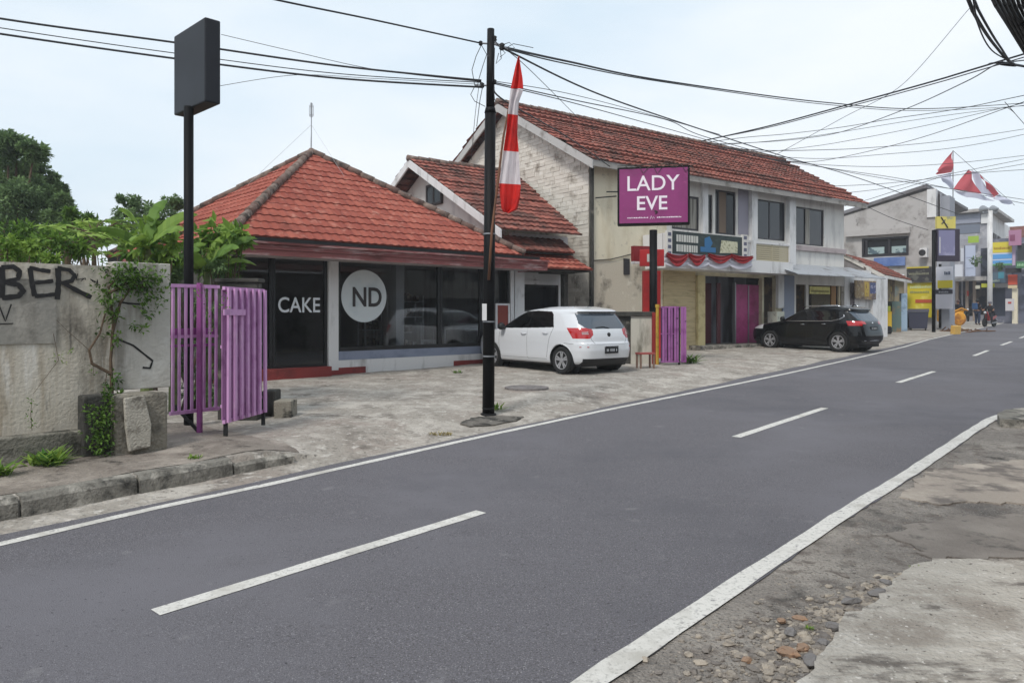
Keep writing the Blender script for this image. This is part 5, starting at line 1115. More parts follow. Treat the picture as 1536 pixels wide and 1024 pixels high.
def make_car(name, label, loc, heading, S):
    """x = 0 at the rear bumper, forward +x; body is a stack of rounded plan outlines"""
    root = thing(name, label, 'car', loc, heading); T = smooth_tab(S['tab']); nexp = S.get('n', 5.5)
    zs = [r[0] for r in T]; NP = 520
    def outl(z, phi):
        xr, xf, w = itp(T, z, 1), itp(T, z, 2), itp(T, z, 3); xc, a = (xr+xf)/2, (xf-xr)/2
        c, s = math.cos(phi), math.sin(phi); e = 2/nexp
        return xc+a*math.copysign(abs(c)**e, c), w*math.copysign(abs(s)**e, s)
    # even arc sampling of the superellipse
    z = .6; base = [outl(z, 2*math.pi*k/4000) for k in range(4001)]; acc = [0]
    for p, q in zip(base, base[1:]): acc.append(acc[-1]+math.hypot(q[0]-p[0], q[1]-p[1]))
    phis = []; j = 0
    for k in range(NP):
        t = acc[-1]*k/NP
        while acc[j+1] < t: j += 1
        phis.append(2*math.pi*(j+(t-acc[j])/(acc[j+1]-acc[j]))/4000)
    V = []; rings = []
    crown = S.get('crown', .03)
    for z in zs:
        row = []
        for ph in phis:
            x, y = outl(z, ph)
            if z > S['roofz']-.001: pass
            for wx in S['axles']:
                d_ = math.hypot(x-wx, z-S['wr']); Rw = S['wr']+.055
                if abs(y) > .55 and abs(d_-Rw) < .0125: f_ = Rw/d_; x = wx+(x-wx)*f_; z2 = S['wr']+(z-S['wr'])*f_; 
                else: z2 = None
                if z2 is not None: break
            row.append((x, y, z if z2 is None else z2))
        rings.append(row)
    groups = {k: MB() for k in ('body', 'side_window', 'rear_window', 'windscreen', 'tail_light', 'headlight', 'lower_bumper', 'spoiler', 'bodydark')}
    ind = {k: {} for k in groups}
    nz = len(zs)
    def vid(g, i, k):
        k %= NP; d_ = ind[g]
        if (i, k) not in d_:
            d_[(i, k)] = len(groups[g].v); groups[g].v.append(rings[i][k])
        return d_[(i, k)]
    for i in range(nz-1):
        for k in range(NP):
            P4 = [rings[i][k], rings[i][(k+1) % NP], rings[i+1][(k+1) % NP], rings[i+1][k]]
            x = sum(p[0] for p in P4)/4; y = sum(p[1] for p in P4)/4; z = sum(p[2] for p in P4)/4
            w = itp(T, z, 3); xr, xf = itp(T, z, 1), itp(T, z, 2)
            if abs(y) > .55 and any(math.hypot(x-wx, z-S['wr']) < S['wr']+.05 for wx in S['axles']): continue
            side = abs(y) > .86*w and xr+.05 < x < xf-.05
            g = 'body'
            if side and inpoly(x, z, S['sidewin']): g = 'side_window'
            elif x < xr+.35 and inpoly(abs(y), z, S['rearwin']) and abs(y) < w*.93: g = 'rear_window'
            elif x > S['ws'][0] and S['ws'][1] < z < S['ws'][2] and abs(y) < w*.9: g = 'windscreen'
            elif x < xr+.6 and S['tail'](x-xr, abs(y), z): g = 'tail_light'
            elif S['head'](x, abs(y), z): g = 'headlight'
            elif S['low'](x, abs(y), z): g = 'lower_bumper'
            elif S['spoil'](x, abs(y), z): g = 'spoiler'
            a_, b_, c_, d_ = vid(g, i, k), vid(g, i, k+1), vid(g, i+1, k+1), vid(g, i+1, k)
            groups[g].f.append((a_, b_, c_, d_)); groups[g].m.append(0); groups[g].c.append(.5)
    # roof cap
    top = rings[-1]; cx_ = (itp(T, zs[-1], 1)+itp(T, zs[-1], 2))/2; prev = [vid('body', nz-1, k) for k in range(NP)]; B = groups['body']
    for q, (sc, dz) in enumerate(((.8, .012), (.5, .02), (.2, .023))):
        n0 = len(B.v)
        for p in top: B.v.append((cx_+(p[0]-cx_)*sc, p[1]*sc, zs[-1]+dz))
        cur = list(range(n0, n0+NP))
        for k in range(NP): B.f.append((prev[k], prev[(k+1) % NP], cur[(k+1) % NP], cur[k])); B.m.append(0); B.c.append(.5)
        prev = cur
    B.f.append(tuple(prev)); B.m.append(0); B.c.append(.5)
    mats = dict(body=S['paint'], side_window=S['glass'], rear_window=S['rglass'], windscreen=S['glass'], tail_light=S['tailm'], headlight=M_lamp, lower_bumper=M_plastic, spoiler=S['spm'])
    body = None
    for g, mb_ in groups.items():
        if mb_.f: o = mb_.build(g, mats[g], root, True)
    # underside and arches
    m = MB(); m.box(.25, S['len']-.25, -.7, .7, .17, .26); m.build('underbody', M_blackmat, root)
    m = MB()
    for wx in S['axles']:
        for sg_ in (1, -1):
            n = 20; r = S['wr']+.052; P_ = []
            for k in range(n+1):
                a = math.pi*(-.12+1.24*k/n); P_ += [(wx+r*math.cos(a), sg_*(S['w']-.02), S['wr']+r*math.sin(a)), (wx+r*math.cos(a), sg_*.5, S['wr']+r*math.sin(a))]
            m.add(P_, [(2*k, 2*k+1, 2*k+3, 2*k+2) for k in range(n)])
            m.add([(wx+r*math.cos(2*math.pi*k/24), sg_*.52, S['wr']+r*math.sin(2*math.pi*k/24)) for k in range(24)], [tuple(range(24))])
    m.split('wheel_arch', M_blackmat, root)
    def ysurf(x, z, o=.002):
        xr, xf, w = itp(T, z, 1), itp(T, z, 2), itp(T, z, 3); xc, a = (xr+xf)/2, (xf-xr)/2
        return w*max(0, 1-abs((x-xc)/a)**nexp)**(1/nexp)+o
    def xrear(y, z, o=.004):
        xr, xf, w = itp(T, z, 1), itp(T, z, 2), itp(T, z, 3); xc, a = (xr+xf)/2, (xf-xr)/2
        return xc-a*max(0, 1-min(1, abs(y)/w)**nexp)**(1/nexp)-o
    # door seams
    m = MB()
    for sg_ in (1, -1):
        for ln in S['seams']:
            Q = []
            for p, q in zip(ln, ln[1:]):
                for k in range(8): t = k/8; x = p[0]+(q[0]-p[0])*t; z = p[1]+(q[1]-p[1])*t; Q.append((x, sg_*ysurf(x, z, -.001), z))
            x, z = ln[-1]; Q.append((x, sg_*ysurf(x, z, -.001), z)); m.tube(Q, .0045, 4)
    for ln in S['rseams']:
        Q = []
        for p, q in zip(ln, ln[1:]):
            for k in range(10): t = k/10; y = p[0]+(q[0]-p[0])*t; z = p[1]+(q[1]-p[1])*t; Q.append((xrear(y, z, -.001), y, z))
        m.tube(Q, .0045, 4)
    m.build('panel_gap', M_blackmat, root)
    for sg_ in (1, -1):
        for hx, hz in S['handles']:
            y = ysurf(hx, hz); m = MB(); m.tube([(hx-.09, sg_*(y-.005), hz), (hx-.06, sg_*(y+.03), hz+.004), (hx+.06, sg_*(y+.03), hz+.004), (hx+.09, sg_*(y-.005), hz)], .013, 6); m.build('door_handle', S['hm'], root, True)
        mx_, mz_ = S['mirror']; y = ysurf(mx_, mz_); m = MB(); m.lathe([(.02, -.07), (.075, -.05), (.09, .0), (.075, .06), (.03, .08)], o=(mx_, sg_*(y+.12), mz_+.05), axis='X', n=14); m.tube([(mx_, sg_*(y-.02), mz_-.01), (mx_, sg_*(y+.08), mz_+.02)], .02, 6); m.build('wing_mirror', S['mm'], root, True)
    if S.get('chrome'):
        m = MB()
        for sg_ in (1, -1):
            P_ = S['chrome']; Q = []
            for p, q in zip(P_, P_[1:]):
                for k in range(6): t = k/6; x = p[0]+(q[0]-p[0])*t; z = p[1]+(q[1]-p[1])*t; Q.append((x, sg_*ysurf(x, z, .002), z))
            m.tube(Q, .018, 5)
        m.build('chrome_trim', M_chrome, root, True)
        m = MB()
        for sg_ in (1, -1): m.tube([(S['rail'][0], sg_*S['rail'][2], S['rail'][3]-.02), (S['rail'][0]+.1, sg_*S['rail'][2], S['rail'][3]+.02), (S['rail'][1]-.1, sg_*S['rail'][2], S['rail'][3]+.01), (S['rail'][1], sg_*S['rail'][2], S['rail'][3]-.05)], .026, 6)
        m.build('roof_rail', M_chrome, root, True)
    # wheels
    for wx in S['axles']:
        for sg_ in (1, -1):
            wp = thing('wheel', '', '', (wx, sg_*(S['w']-.115), S['wr'])); del wp['label']; del wp['category']; wp.parent = root
            if sg_ < 0: wp.rotation_euler = (0, 0, math.pi)
            r = S['wr']; ri = r*.66
            m = MB(); m.lathe([(ri*.98, -.09), (r*.93, -.1), (r, -.07), (r, .07), (r*.93, .1), (ri*1.02, .088), (ri*.98, .07)], axis='Y', n=40); m.build('tyre', M_tyre, wp, True)
            m = MB(); m.lathe([(ri*.99, .05), (ri*1.0, .09), (ri*.93, .088), (ri*.9, .05)], axis='Y', n=40)
            for k in range(5):
                for dd_ in (-.16, .16):
                    a = 2*math.pi*k/5+.3; a0, a1 = a+dd_*.4, a+dd_*1.1
                    p0 = Vector((math.cos(a0)*ri*.15, .072, math.sin(a0)*ri*.15)); p1 = Vector((math.cos(a1)*ri*.93, .075, math.sin(a1)*ri*.93)); sd = Vector((-math.sin(a), 0, math.cos(a)))*.02
                    m.add([p0-sd*1.2, p0+sd*1.2, p1+sd*.9, p1-sd*.9, p0-sd*1.2-Vector((0, .03, 0)), p0+sd*1.2-Vector((0, .03, 0)), p1+sd-Vector((0, .03, 0)), p1-sd-Vector((0, .03, 0))], [(0, 1, 2, 3), (0, 3, 7, 4), (1, 5, 6, 2)])
            m.lathe([(.05, .05), (.05, .085), (.03, .088), (0, .088)], axis='Y', n=14); m.build('rim', S['rim'], wp)
            m = MB(); m.lathe([(ri*.97, .02), (ri*.97, .03), (0, .03)], axis='Y', n=30); m.build('brake_disc', M_blackmat, wp)
    # number plate with small characters, badge, wiper
    px_, pz_, pw, ph = S['plate']; xx = xrear(px_, pz_, .004); m = MB(); m.box(xx-.012, xx+.01, px_-pw/2, px_+pw/2, pz_-ph/2, pz_+ph/2); pl_ = m.build('number_plate', M_plate, root)
    m = MB(); y = px_-pw*.38
    for w_ in (.03, .0, .028, .028, .028, .028, .0, .03, .03):
        if w_: m.box(xx-.015, xx-.0125, y, y+w_*.75, pz_-ph*.16, pz_+ph*.28)
        y += .036
    m.build('plate_characters', mat('plate characters', (176, 178, 182), .6), pl_)
    bz = S['badge']; m = MB(); m.lathe([(.045, -.012), (.045, .006), (.02, .01)], o=(xrear(0, bz, .0), 0, bz), axis='X', n=18); m.build('badge', S['bm'], root, True)
    return root, ysurf, xrear
M_paintw = mat('white car paint', (212, 214, 218), .25, coat=.9); M_paintb = mat('black car paint', (5, 6, 9), .2, coat=.45, spec=.25)
M_cglass = mat('tinted car glass', (12, 12, 14), .04, spec=.8); M_cglass2 = mat('sky greyed car glass', (62, 72, 84), .05, spec=1.0)  # rear glass base colour lightened to stand for the reflected sky
M_tailr = mat('tail light red', (176, 16, 22), .12, coat=1); M_lamp = mat('clear lamp', (196, 198, 200), .1, coat=1); M_plastic = mat('black plastic', (24, 24, 27), .55)
M_tyre = mat('tyre rubber', (26, 26, 27), .85); M_rim = mat('alloy rim', (176, 176, 180), .35, metal=.4); M_chrome = mat('chrome', (206, 208, 212), .15, metal=1); M_plate = mat('plate black', (22, 24, 28), .5)
hatch = dict(len=4.0, w=.855, wr=.30, axles=(.72, 3.22), n=6, roofz=1.44,
    tab=[(.19, .16, 3.86, .78), (.27, .07, 3.95, .835), (.36, .03, 3.98, .85), (.52, .0, 4.0, .857), (.66, .015, 3.99, .86), (.70, .05, 3.97, .86), (.8, .07, 3.9, .856), (.88, .09, 3.72, .848), (.94, .11, 3.42, .838), (.985, .13, 3.12, .82), (1.05, .17, 2.95, .795), (1.15, .235, 2.76, .755), (1.25, .31, 2.56, .712), (1.325, .38, 2.40, .675), (1.335, .31, 2.38, .67), (1.39, .33, 2.2, .635), (1.425, .42, 1.98, .585), (1.45, .62, 1.7, .50), (1.465, .86, 1.5, .36)],
    sidewin=[(.98, 1.015), (1.02, 1.10), (1.12, 1.30), (1.22, 1.365), (1.7, 1.385), (2.1, 1.37), (2.42, 1.24), (2.98, .975), (2.2, .985), (1.5, 1.0)],
    rearwin=[(0, .985), (.52, .985), (.62, 1.02), (.68, 1.1), (.62, 1.32), (0, 1.325)],
    ws=(2.2, 1.0, 1.36), tail=lambda dx, y, z: .78 < z < 1.01 and y > .46+max(0, .86-z)*1.2 and dx < .33+(z-.8)*.5, head=lambda x, y, z: x > 3.45 and .62 < z < .8 and y > .5,
    low=lambda x, y, z: x < .3 and z < .35 and z > .2 and y < .70 or (z < .225), spoil=lambda x, y, z: x < .45 and 1.332 < z < 1.362 and y < .6, spm=M_black,
    seams=[[(1.86, 1.36), (1.86, .98), (1.86, .32), (1.8, .30)], [(2.9, .97), (2.92, .6), (2.85, .32)], [(.98, 1.0), (1.08, .78), (1.12, .62), (1.18, .34)], [(1.18, .31), (2.85, .31)], [(.35, .66), (.62, .68)]], rseams=[[(-.80, .66), (0, .655), (.80, .66)], [(-.56, .985), (-.52, .74), (-.45, .665)], [(.56, .985), (.52, .74), (.45, .665)]],
    handles=((1.98, .86), (1.22, .885)), mirror=(2.72, .97), paint=M_paintw, glass=M_cglass, rglass=M_cglass2, tailm=M_tailr, hm=M_paintw, mm=M_plastic, rim=M_rim, plate=(0, .52, .40, .13), badge=.86, bm=M_plastic)
pr = G(846, 560.5, .1); hd_ = Vector((-.62, .785)); right = Vector((hd_.y, -hd_.x)); 
ax = Vector((pr.x, pr.y))+right*.74; org = ax-hd_*.72
car1, ys1, xr1 = make_car('white_hatchback', 'white hatchback car parked on the forecourt behind the utility pole', (org.x, org.y, zg(pr.x, pr.y)+.0), math.atan2(hd_.y, hd_.x), hatch)
m = MB(); x = xr1(0, .60, .0); m.box(x-.03, x+.02, -.2, .2, .595, .615); m.build('plate_lamp_bar', M_chrome, car1)
m = MB(); m.tube([(xr1(0, 1.0, .012), -.05, 1.0), (xr1(.1, 1.03, .012), .1, 1.03), (xr1(.3, 1.02, .012), .34, 1.015)], .009, 5); m.build('rear_wiper', M_blackmat, car1)
m = MB(); m.tube([(.75, 0, 1.47), (.62, 0, 1.55)], .006, 5); m.build('aerial', M_blackmat, car1)
for sg_ in (1, -1): m = MB(); m.tube([(xr1(.62*sg_, .60, .004), .62*sg_, .60), (xr1(.76*sg_, .60, .004), .76*sg_, .60)], .012, 5); m.build('reflector', M_tailr, car1)
m = MB()
for sg_ in (1, -1):
    for k in range(2): m.tube([(xr1(.58*sg_, .88+.035*k, .004), .58*sg_, .88+.035*k), (xr1(.7*sg_, .88+.03*k, .004), .7*sg_, .88+.03*k)], .012, 5)
m.split('reverse_lamp', M_lamp, car1)
suv = dict(len=4.45, w=.92, wr=.345, axles=(.85, 3.50), n=5.5, roofz=1.6,
    tab=[(.24, .2, 4.3, .84), (.32, .08, 4.4, .9), (.42, .02, 4.44, .915), (.56, .0, 4.45, .92), (.7, .03, 4.43, .92), (.8, .06, 4.36, .918), (.9, .09, 4.15, .91), (.97, .11, 3.75, .90), (1.02, .14, 3.35, .885), (1.08, .18, 3.15, .86), (1.2, .30, 2.92, .81), (1.32, .42, 2.68, .765), (1.40, .50, 2.5, .735), (1.41, .40, 2.48, .73), (1.47, .42, 2.3, .70), (1.51, .5, 2.1, .66), (1.545, .75, 1.85, .58), (1.565, 1.05, 1.6, .42)],
    sidewin=[(.80, 1.22), (1.0, 1.33), (1.3, 1.41), (1.9, 1.44), (2.3, 1.41), (2.6, 1.28), (3.15, 1.06), (2.2, 1.06), (1.2, 1.08), (1.0, 1.10)],
    rearwin=[(0, 1.04), (.5, 1.04), (.66, 1.1), (.66, 1.38), (0, 1.39)],
    ws=(2.4, 1.06, 1.46), tail=lambda dx, y, z: .90 < z < 1.06 and (y > .42 and dx < .1 or dx < .42 and y > .5) and not (z < .95 and y < .6), head=lambda x, y, z: x > 3.8 and .76 < z < .93 and y > .55,
    low=lambda x, y, z: z < .33, spoil=lambda x, y, z: False, spm=M_paintb,
    seams=[[(2.0, 1.42), (2.0, 1.06), (2.02, .36)], [(3.12, 1.04), (3.15, .7), (3.05, .36)], [(1.05, 1.08), (1.2, .8), (1.34, .38)], [(1.34, .36), (3.05, .36)]], rseams=[[(-.86, .62), (0, .61), (.86, .62)], [(-.66, .9), (-.6, .64)], [(.66, .9), (.6, .64)]],
    handles=((2.16, .93), (1.36, .95)), mirror=(2.95, 1.07), paint=M_paintb, glass=M_cglass, rglass=M_cglass2, tailm=M_tailr, hm=M_chrome, mm=M_paintb, rim=M_rim, plate=(0, .80, .42, .13), badge=.98, bm=M_chrome,
    chrome=[(3.2, 1.045), (2.2, 1.045), (1.1, 1.06), (.82, 1.12), (.68, 1.2), (.72, 1.29)], rail=(.9, 2.3, .62, 1.56))
pr = G(1256, 527.5, .02); hd2 = Vector((-.60, .80)); right = Vector((hd2.y, -hd2.x)); ax = Vector((pr.x, pr.y))+right*.80; org = ax-hd2*.85
car2, ys2, xr2 = make_car('black_suv', 'glossy black crossover car parked in front of the two storey building', (org.x, org.y, zg(pr.x, pr.y)), math.atan2(hd2.y, hd2.x), suv)
car2.scale = (.95, .95, .95)
m = MB(); m.tube([(xr2(-.6, .40, .0), -.6, .40), (xr2(0, .395, .005), 0, .395), (xr2(.6, .40, .0), .6, .40)], .018, 6); m.build('bumper_trim', M_steel, car2)
m = MB(); m.tube([(.85, 0, 1.56), (.75, 0, 1.62), (.7, 0, 1.6)], .02, 6); m.build('fin_aerial', M_black, car2)
# ------------------------------------------------------------------ annex with corrugated canopy
an = P2.thing('shop_annex', 'ground floor stall under a grey corrugated canopy behind the black car', 'stall')
AY = -.15; X0, X1 = P2.x(1192, AY), P2.x(1328, AY)
m = MB(); n = 60; yf, yb = -1.5, .0; zf, zb_ = P2.z(1260, 414, yf), P2.z(1230, 399, yb)
xa, xb = P2.x(1196, yf), P2.x(1329, yf); vs = []
for i in range(n*4+1):
    x = xa+(xb-xa)*i/(n*4); h = .02*math.sin(i*math.pi/2+.7)
    vs += [(x, yf, zf+h), (x, yb-.01, zb_+h), (x, yf, zf+h-.015), (x, yb-.01, zb_+h-.015)]
m.add(vs, [(4*i, 4*i+4, 4*i+5, 4*i+1) for i in range(n*4)]+[(4*i+2, 4*i+3, 4*i+7, 4*i+6) for i in range(n*4)]+[(4*i, 4*i+2, 4*i+6, 4*i+4) for i in range(n*4)]); m.build('canopy', mat('corrugated sheet', (160, 164, 170), .6, [((112, 110, 108), 2, .52, .7, 8), ((92, 76, 64), 5, .64, .76, 8)], metal=.2), an)
m = MB(); wx_ = P2.x(1266); m.box(wx_+.002, P2.x(1306), -.02, .12, -.6, P2.z(1290, 405)); m.build('wall', M_white, an)
m = MB(); m.box(P2.x(1306, -.1), P2.x(1328, -.1), -.2, .3, -.7, P2.z(1316, 414, -.1)); m.build('white_pier', M_white, an)
m = MB(); m.box(X0+.1, wx_, 1.4, 1.5, -.6, zfl-.2); m.build('back_wall', mat('brown stall back', (70, 56, 46), .8, [((110, 86, 58), 2, .5, .6, 4)]), an)
m = MB()
for a_, b_ in ((1247, 1254), (1263, 1271)): m.box(P2.x(a_, .2), P2.x(b_, .2), .2, .26, -.5, P2.z(1260, 424, .2))
m.build('brown_door', mat('tan door wood', (150, 112, 66), .7, [((120, 86, 50), (6, 6, 1), .5, .7, 5)]), an)
m = MB(); m.box(P2.x(1254.3, .22), P2.x(1262.7, .22), .22, .25, -.5, P2.z(1260, 426, .2)); m.build('door_glass', M_pane, an)
m = MB(); m.box(P2.x(1209, .1), P2.x(1213, .1), .1, .16, -.5, P2.z(1211, 420, .1)); m.build('pale_post', M_lav, an)
sgn = P2.thing('stall_sign', 'small pale yellow sign board hanging in the stall opening', 'sign'); X, X_, Z, Z_ = P2.rect(1215, 1245, 430, 441, .08)
m = MB(); m.box(X, X_, .08, .11, Z, Z_); m.build('board', mat('pale yellow board', (206, 200, 120), .7, [((170, 160, 90), 5, .5, .7, 5)]), sgn)
m = MB(); rg = random.Random(5); x = X+.08
while x < X_-.1: w = rg.uniform(.03, .07); m.box(x, x+w, .074, .079, Z+.07, Z+.15); x += w+.025
m.build('lettering', mat('olive lettering', (120, 112, 60), .8), sgn)
ps = P2.thing('poster_board', 'wide board of faded posters beside the white pier of the stall', 'poster'); X, X_, Z, Z_ = P2.rect(1282, 1313, 421, 449, -.24)
m = MB(); m.box(X, X_, -.27, -.22, Z, Z_); m.build('board', mat('tan poster board', (146, 124, 92), .8, [((96, 84, 84), 3, .5, .6, 4), ((176, 164, 140), 6, .58, .66, 4)]), ps)
m = MB(); m.box(X+(X_-X)*.7, X_-.03, -.277, -.272, Z+.25, Z_-.06); m.build('blue_poster', mat('blue poster', (72, 80, 118), .7, [((150, 150, 170), 6, .56, .62, 3)]), ps)
m = MB(); m.box(X+(X_-X)*.44, X+(X_-X)*.64, -.277, -.272, Z+.12, Z_-.05); m.build('yellow_poster', mat('yellow poster', (178, 152, 70), .7, [((120, 90, 60), 6, .56, .62, 3)]), ps)
p2 = P2.thing('poster_board', 'narrow poster sheet on the wall left of the faded poster board', 'poster'); X, X_, Z, Z_ = P2.rect(1276, 1281.5, 424, 460, -.04); m = MB(); m.box(X, X_, -.05, -.025, Z, Z_); m.build('board', mat('grey poster', (120, 112, 116), .8, [((70, 62, 70), 5, .5, .6, 4)]), p2)

# small tiled house after the annex
PS = Plane((W(1330, 470, 34.4).x, 34.4), (.72, .694)); hs = PS.thing('small_tiled_house', 'single storey annex with a low brown tile roof before the grey building', 'house')
a_ = P2.world(P2.x(1268), .3, 0); xa = P2.x(1268, -1.0)
e0 = W(1327, 412, 34.2); e1 = W(1359, 410, 38.6); r0 = W(1266, 381, 35.4); 
q0, q1, q2 = PS.local(e0), PS.local(e1), PS.local(r0)
# sloping roof plane: eave e0->e1 ; ridge runs parallel through r0
E0, E1, R0 = Vector(e0), Vector(e1), Vector(r0); U = (E1-E0); U.z = 0; LU = U.length+1.5; U.normalize(); V = (R0-E0); V -= U*V.dot(U); LV = V.length; V.normalize(); o_ = Vector(hs.location); rzh = Matrix.Rotation(-hs.rotation_euler.z, 3, 'Z')
m = MB(); tiles(m, rzh@(E0-o_), rzh@U, rzh@V, (rzh@U).cross(rzh@V), LV, lambda v: 0, lambda v: LU, tw=.22, course=.32, amp=.025, step=.035, seed=31); m.build('roof', M_tile_old, hs)
m = MB(); A_ = rzh@(E0-o_); B_ = rzh@(R0-o_); up = Vector((0, 0, -.2)); m.prism([A_+up, B_+up, B_+Vector((0, 0, -.01)), A_+Vector((0, 0, -.01))], (rzh@U)*-.06); m.prism([A_+up*.7, A_+(rzh@U)*LU+up*.7, A_+(rzh@U)*LU+Vector((0, 0, -.02)), A_+Vector((0, 0, -.02))], (rzh@V)*-.05); m.build('barge_board', M_lav, hs)
m = MB(); m.prism([A_+(rzh@V)*.3+up, B_+up, Vector((B_.x, B_.y, -.5)), Vector(((A_+(rzh@V)*.3).x, (A_+(rzh@V)*.3).y, -.5))], (rzh@U)*.1); m.build('side_wall', mat('grey render', (138, 134, 136), .85, [((100, 94, 90), 2, .5, .7, 8)]), hs)
A3 = A_+(rzh@V)*.9; m = MB(); m.prism([A3+Vector((0, 0, -.1)), A3+(rzh@U)*LU+Vector((0, 0, -.1)), Vector(((A3+(rzh@U)*LU).x, (A3+(rzh@U)*LU).y, -.5)), Vector((A3.x, A3.y, -.5))], (rzh@V)*.12); m.build('wall', mat('posters and mural wall', (150, 138, 118), .85, [((110, 100, 96), 1.4, .48, .56, 4), ((186, 170, 104), 1.1, .58, .64, 3)]), hs)

# ------------------------------------------------------------------ far buildings
UW = Vector((.763, -.647)); c0 = W(1404, 470, 40); gr_ = Plane((c0.x, c0.y), UW)     # side wall of the grey gable building, x<0 to the left
M_fg = mat('grey render wall', (176, 172, 170), .88, [((128, 122, 118), 1.0, .5, .7, 9), ((84, 80, 76), 1.6, .62, .76, 9), ((198, 196, 194), .5, .55, .7, 4)], (20, .01))
fb = gr_.thing('grey_gable_building', 'grey weathered building with a sloping gable line and wide upper window', 'building')
xL, xR = gr_.x(1255), 0.0; zpk = gr_.z(1400, 286); zL = gr_.z(1262, 327)
w0 = gr_.rect(1293, 1363, 356, 384)
m = MB(); wall(m, xL, xR, gr_.z(1330, 412), gr_.z(1330, 345), 0, .2, [w0]); m.prism([(xL, 0, gr_.z(1330, 345)+.001), (xR, 0, gr_.z(1330, 345)+.001), (xR, 0, zpk), (gr_.x(1390), 0, gr_.z(1390, 286)), (xL, 0, zL)], (0, .2, 0)); m.box(xL, gr_.x(1356), 1.2, 1.4, -1, gr_.z(1330, 412)-.01); m.box(gr_.x(1356)+.002, xR, 0, .2, -1, gr_.z(1330, 412)-.001); m.build('wall', M_fg, fb)
m = MB(); k_ = 1.0; m.prism([(xL-.3, -.12, zL+.02), (gr_.x(1391), -.12, gr_.z(1391, 284)+.1), (gr_.x(1391), -.12, gr_.z(1391, 284)+.28), (xL-.3, -.12, zL+.2)], (0, 12, 0)); m.build('roof', mat('grey roof sheet', (120, 118, 122), .8, [((84, 80, 80), 1, .5, .7, 6)]), fb)
m = MB(); m.box(gr_.x(1390.5, -.1), gr_.x(1404, -.1), -.1, .3, gr_.z(1397, 326), gr_.z(1397, 284)); m.build('white_panel', M_white, fb)
m = MB(); m.box(.22, .6, .2, 1.6, -1, zpk-.3); m.box(.205, .26, -.05, .1, gr_.z(1407, 330), gr_.z(1407, 290)); m.build('street_wall', mat('grey blue wall', (150, 152, 160), .85), fb)
m = MB(); frame(m, *w0, -.03, .05, .12, 0, [w0[0]+(w0[1]-w0[0])*.1, gr_.x(1334)], ()); f_ = m.build('window', M_fd, fb); m = MB(); m.box(w0[0], w0[1], .1, .14, w0[2], w0[3]); m.build('pane', M_pan2, f_)
m = MB(); rg = random.Random(2)
for a_, b_ in ((1301, 1326), (1337, 1359)):
    m.box(gr_.x(a_), gr_.x(b_), .06, .09, w0[2]+.15, w0[2]+(w0[3]-w0[2])*.5)
m.split('window_stickers', mat('pale stickers', (160, 178, 178), .7, [((80, 100, 110), 3, .5, .56, 3)]), f_)
m = MB(); m.box(gr_.x(1270), gr_.x(1366), -.25, -.002, gr_.z(1330, 352), gr_.z(1330, 343)); m.build('ledge', M_fg, fb)
q = gr_.rect(1311, 1358, 386, 399, -.1); m = MB(); m.box(q[0], q[1], -.15, -.06, q[2], q[3]); m.build('blue_panel', mat('blue panel', (86, 112, 168), .7, [((120, 140, 184), 1, .5, .7, 4)]), fb)
q = gr_.rect(1380, 1391, 372, 386, -.3); m = MB(); m.box(q[0], q[1], -.4, -.02, q[2], q[3]); a_c = tag(m.build('air_conditioner', M_white, loc=None), 'white outdoor air conditioner unit on the grey gable wall', 'air conditioner'); a_c.location = fb.location; a_c.rotation_euler = fb.rotation_euler
m = MB(); m.lathe([(.17, -.01), (.17, .0), (0, .0)], o=((q[0]+q[1])/2-.05, -.405, (q[2]+q[3])/2), axis='Y', n=20); m.build('fan_grille', M_dark, a_c)
# ground floor: dark recess, yellow banners, bins
m = MB(); m.box(gr_.x(1322), gr_.x(1361), .6, .7, -1, gr_.z(1340, 416, .6)); m.build('mural_panel', mat('mural panel', (142, 132, 110), .85, [((110, 120, 118), 1, .5, .58, 3), ((190, 176, 90), 1.2, .6, .66, 3)]), fb)
def banner(label, px0, px1, py0, py1, y, col, layers=(), name='banner_sign', extra=None, P=None, d=.08, cat='sign', parts=()):
    P = P or gr_; s_ = P.thing(name, label, cat); X, X_, Z, Z_ = P.rect(px0, px1, py0, py1, y); m = MB(); m.box(X, X_, y, y+d, Z, Z_); m.build('board', mat('board %d %d %d' % col, col, .7, layers), s_)
    rg = random.Random(int(px0*7)); 
    for (f0, f1, g0, g1, kind, c) in parts:
        m = MB(); x0, x1, z0, z1 = X+(X_-X)*f0, X+(X_-X)*f1, Z+(Z_-Z)*g0, Z+(Z_-Z)*g1
        if kind == 'bar': m.box(x0, x1, y-.02, y-.002, z0, z1)
        else:
            x = x0
            while x < x1-.02: w = rg.uniform(.06, .14)*max(.5, (z1-z0)/.3); m.box(x, min(x+w, x1), y-.02, y-.002, z0, z1-rg.uniform(0, .3)*(z1-z0)); x += w*1.35
        m.build('lettering' if kind == 'txt' else 'colour_bar', mat('ink %d %d %d' % c, c, .7), s_)
    return s_
banner('large yellow banner wall with a red stripe behind the dark bins', 1361, 1402, 424, 476, -.3, (206, 188, 40), [((226, 214, 110), 1.2, .56, .66, 4)], parts=[(.3, .95, .42, .52, 'bar', (186, 84, 50)), (.1, .9, .84, .92, 'txt', (196, 206, 150)), (.1, .8, .7, .77, 'txt', (150, 150, 90))])
banner('dark signboard with a yellow top edge above the yellow banner wall', 1360, 1397, 400, 422, -.5, (52, 50, 54), [((96, 96, 88), 2, .54, .6, 4)], parts=[(.0, .9, .9, 1.0, 'bar', (196, 180, 50)), (.1, .9, .45, .6, 'txt', (130, 130, 110))])
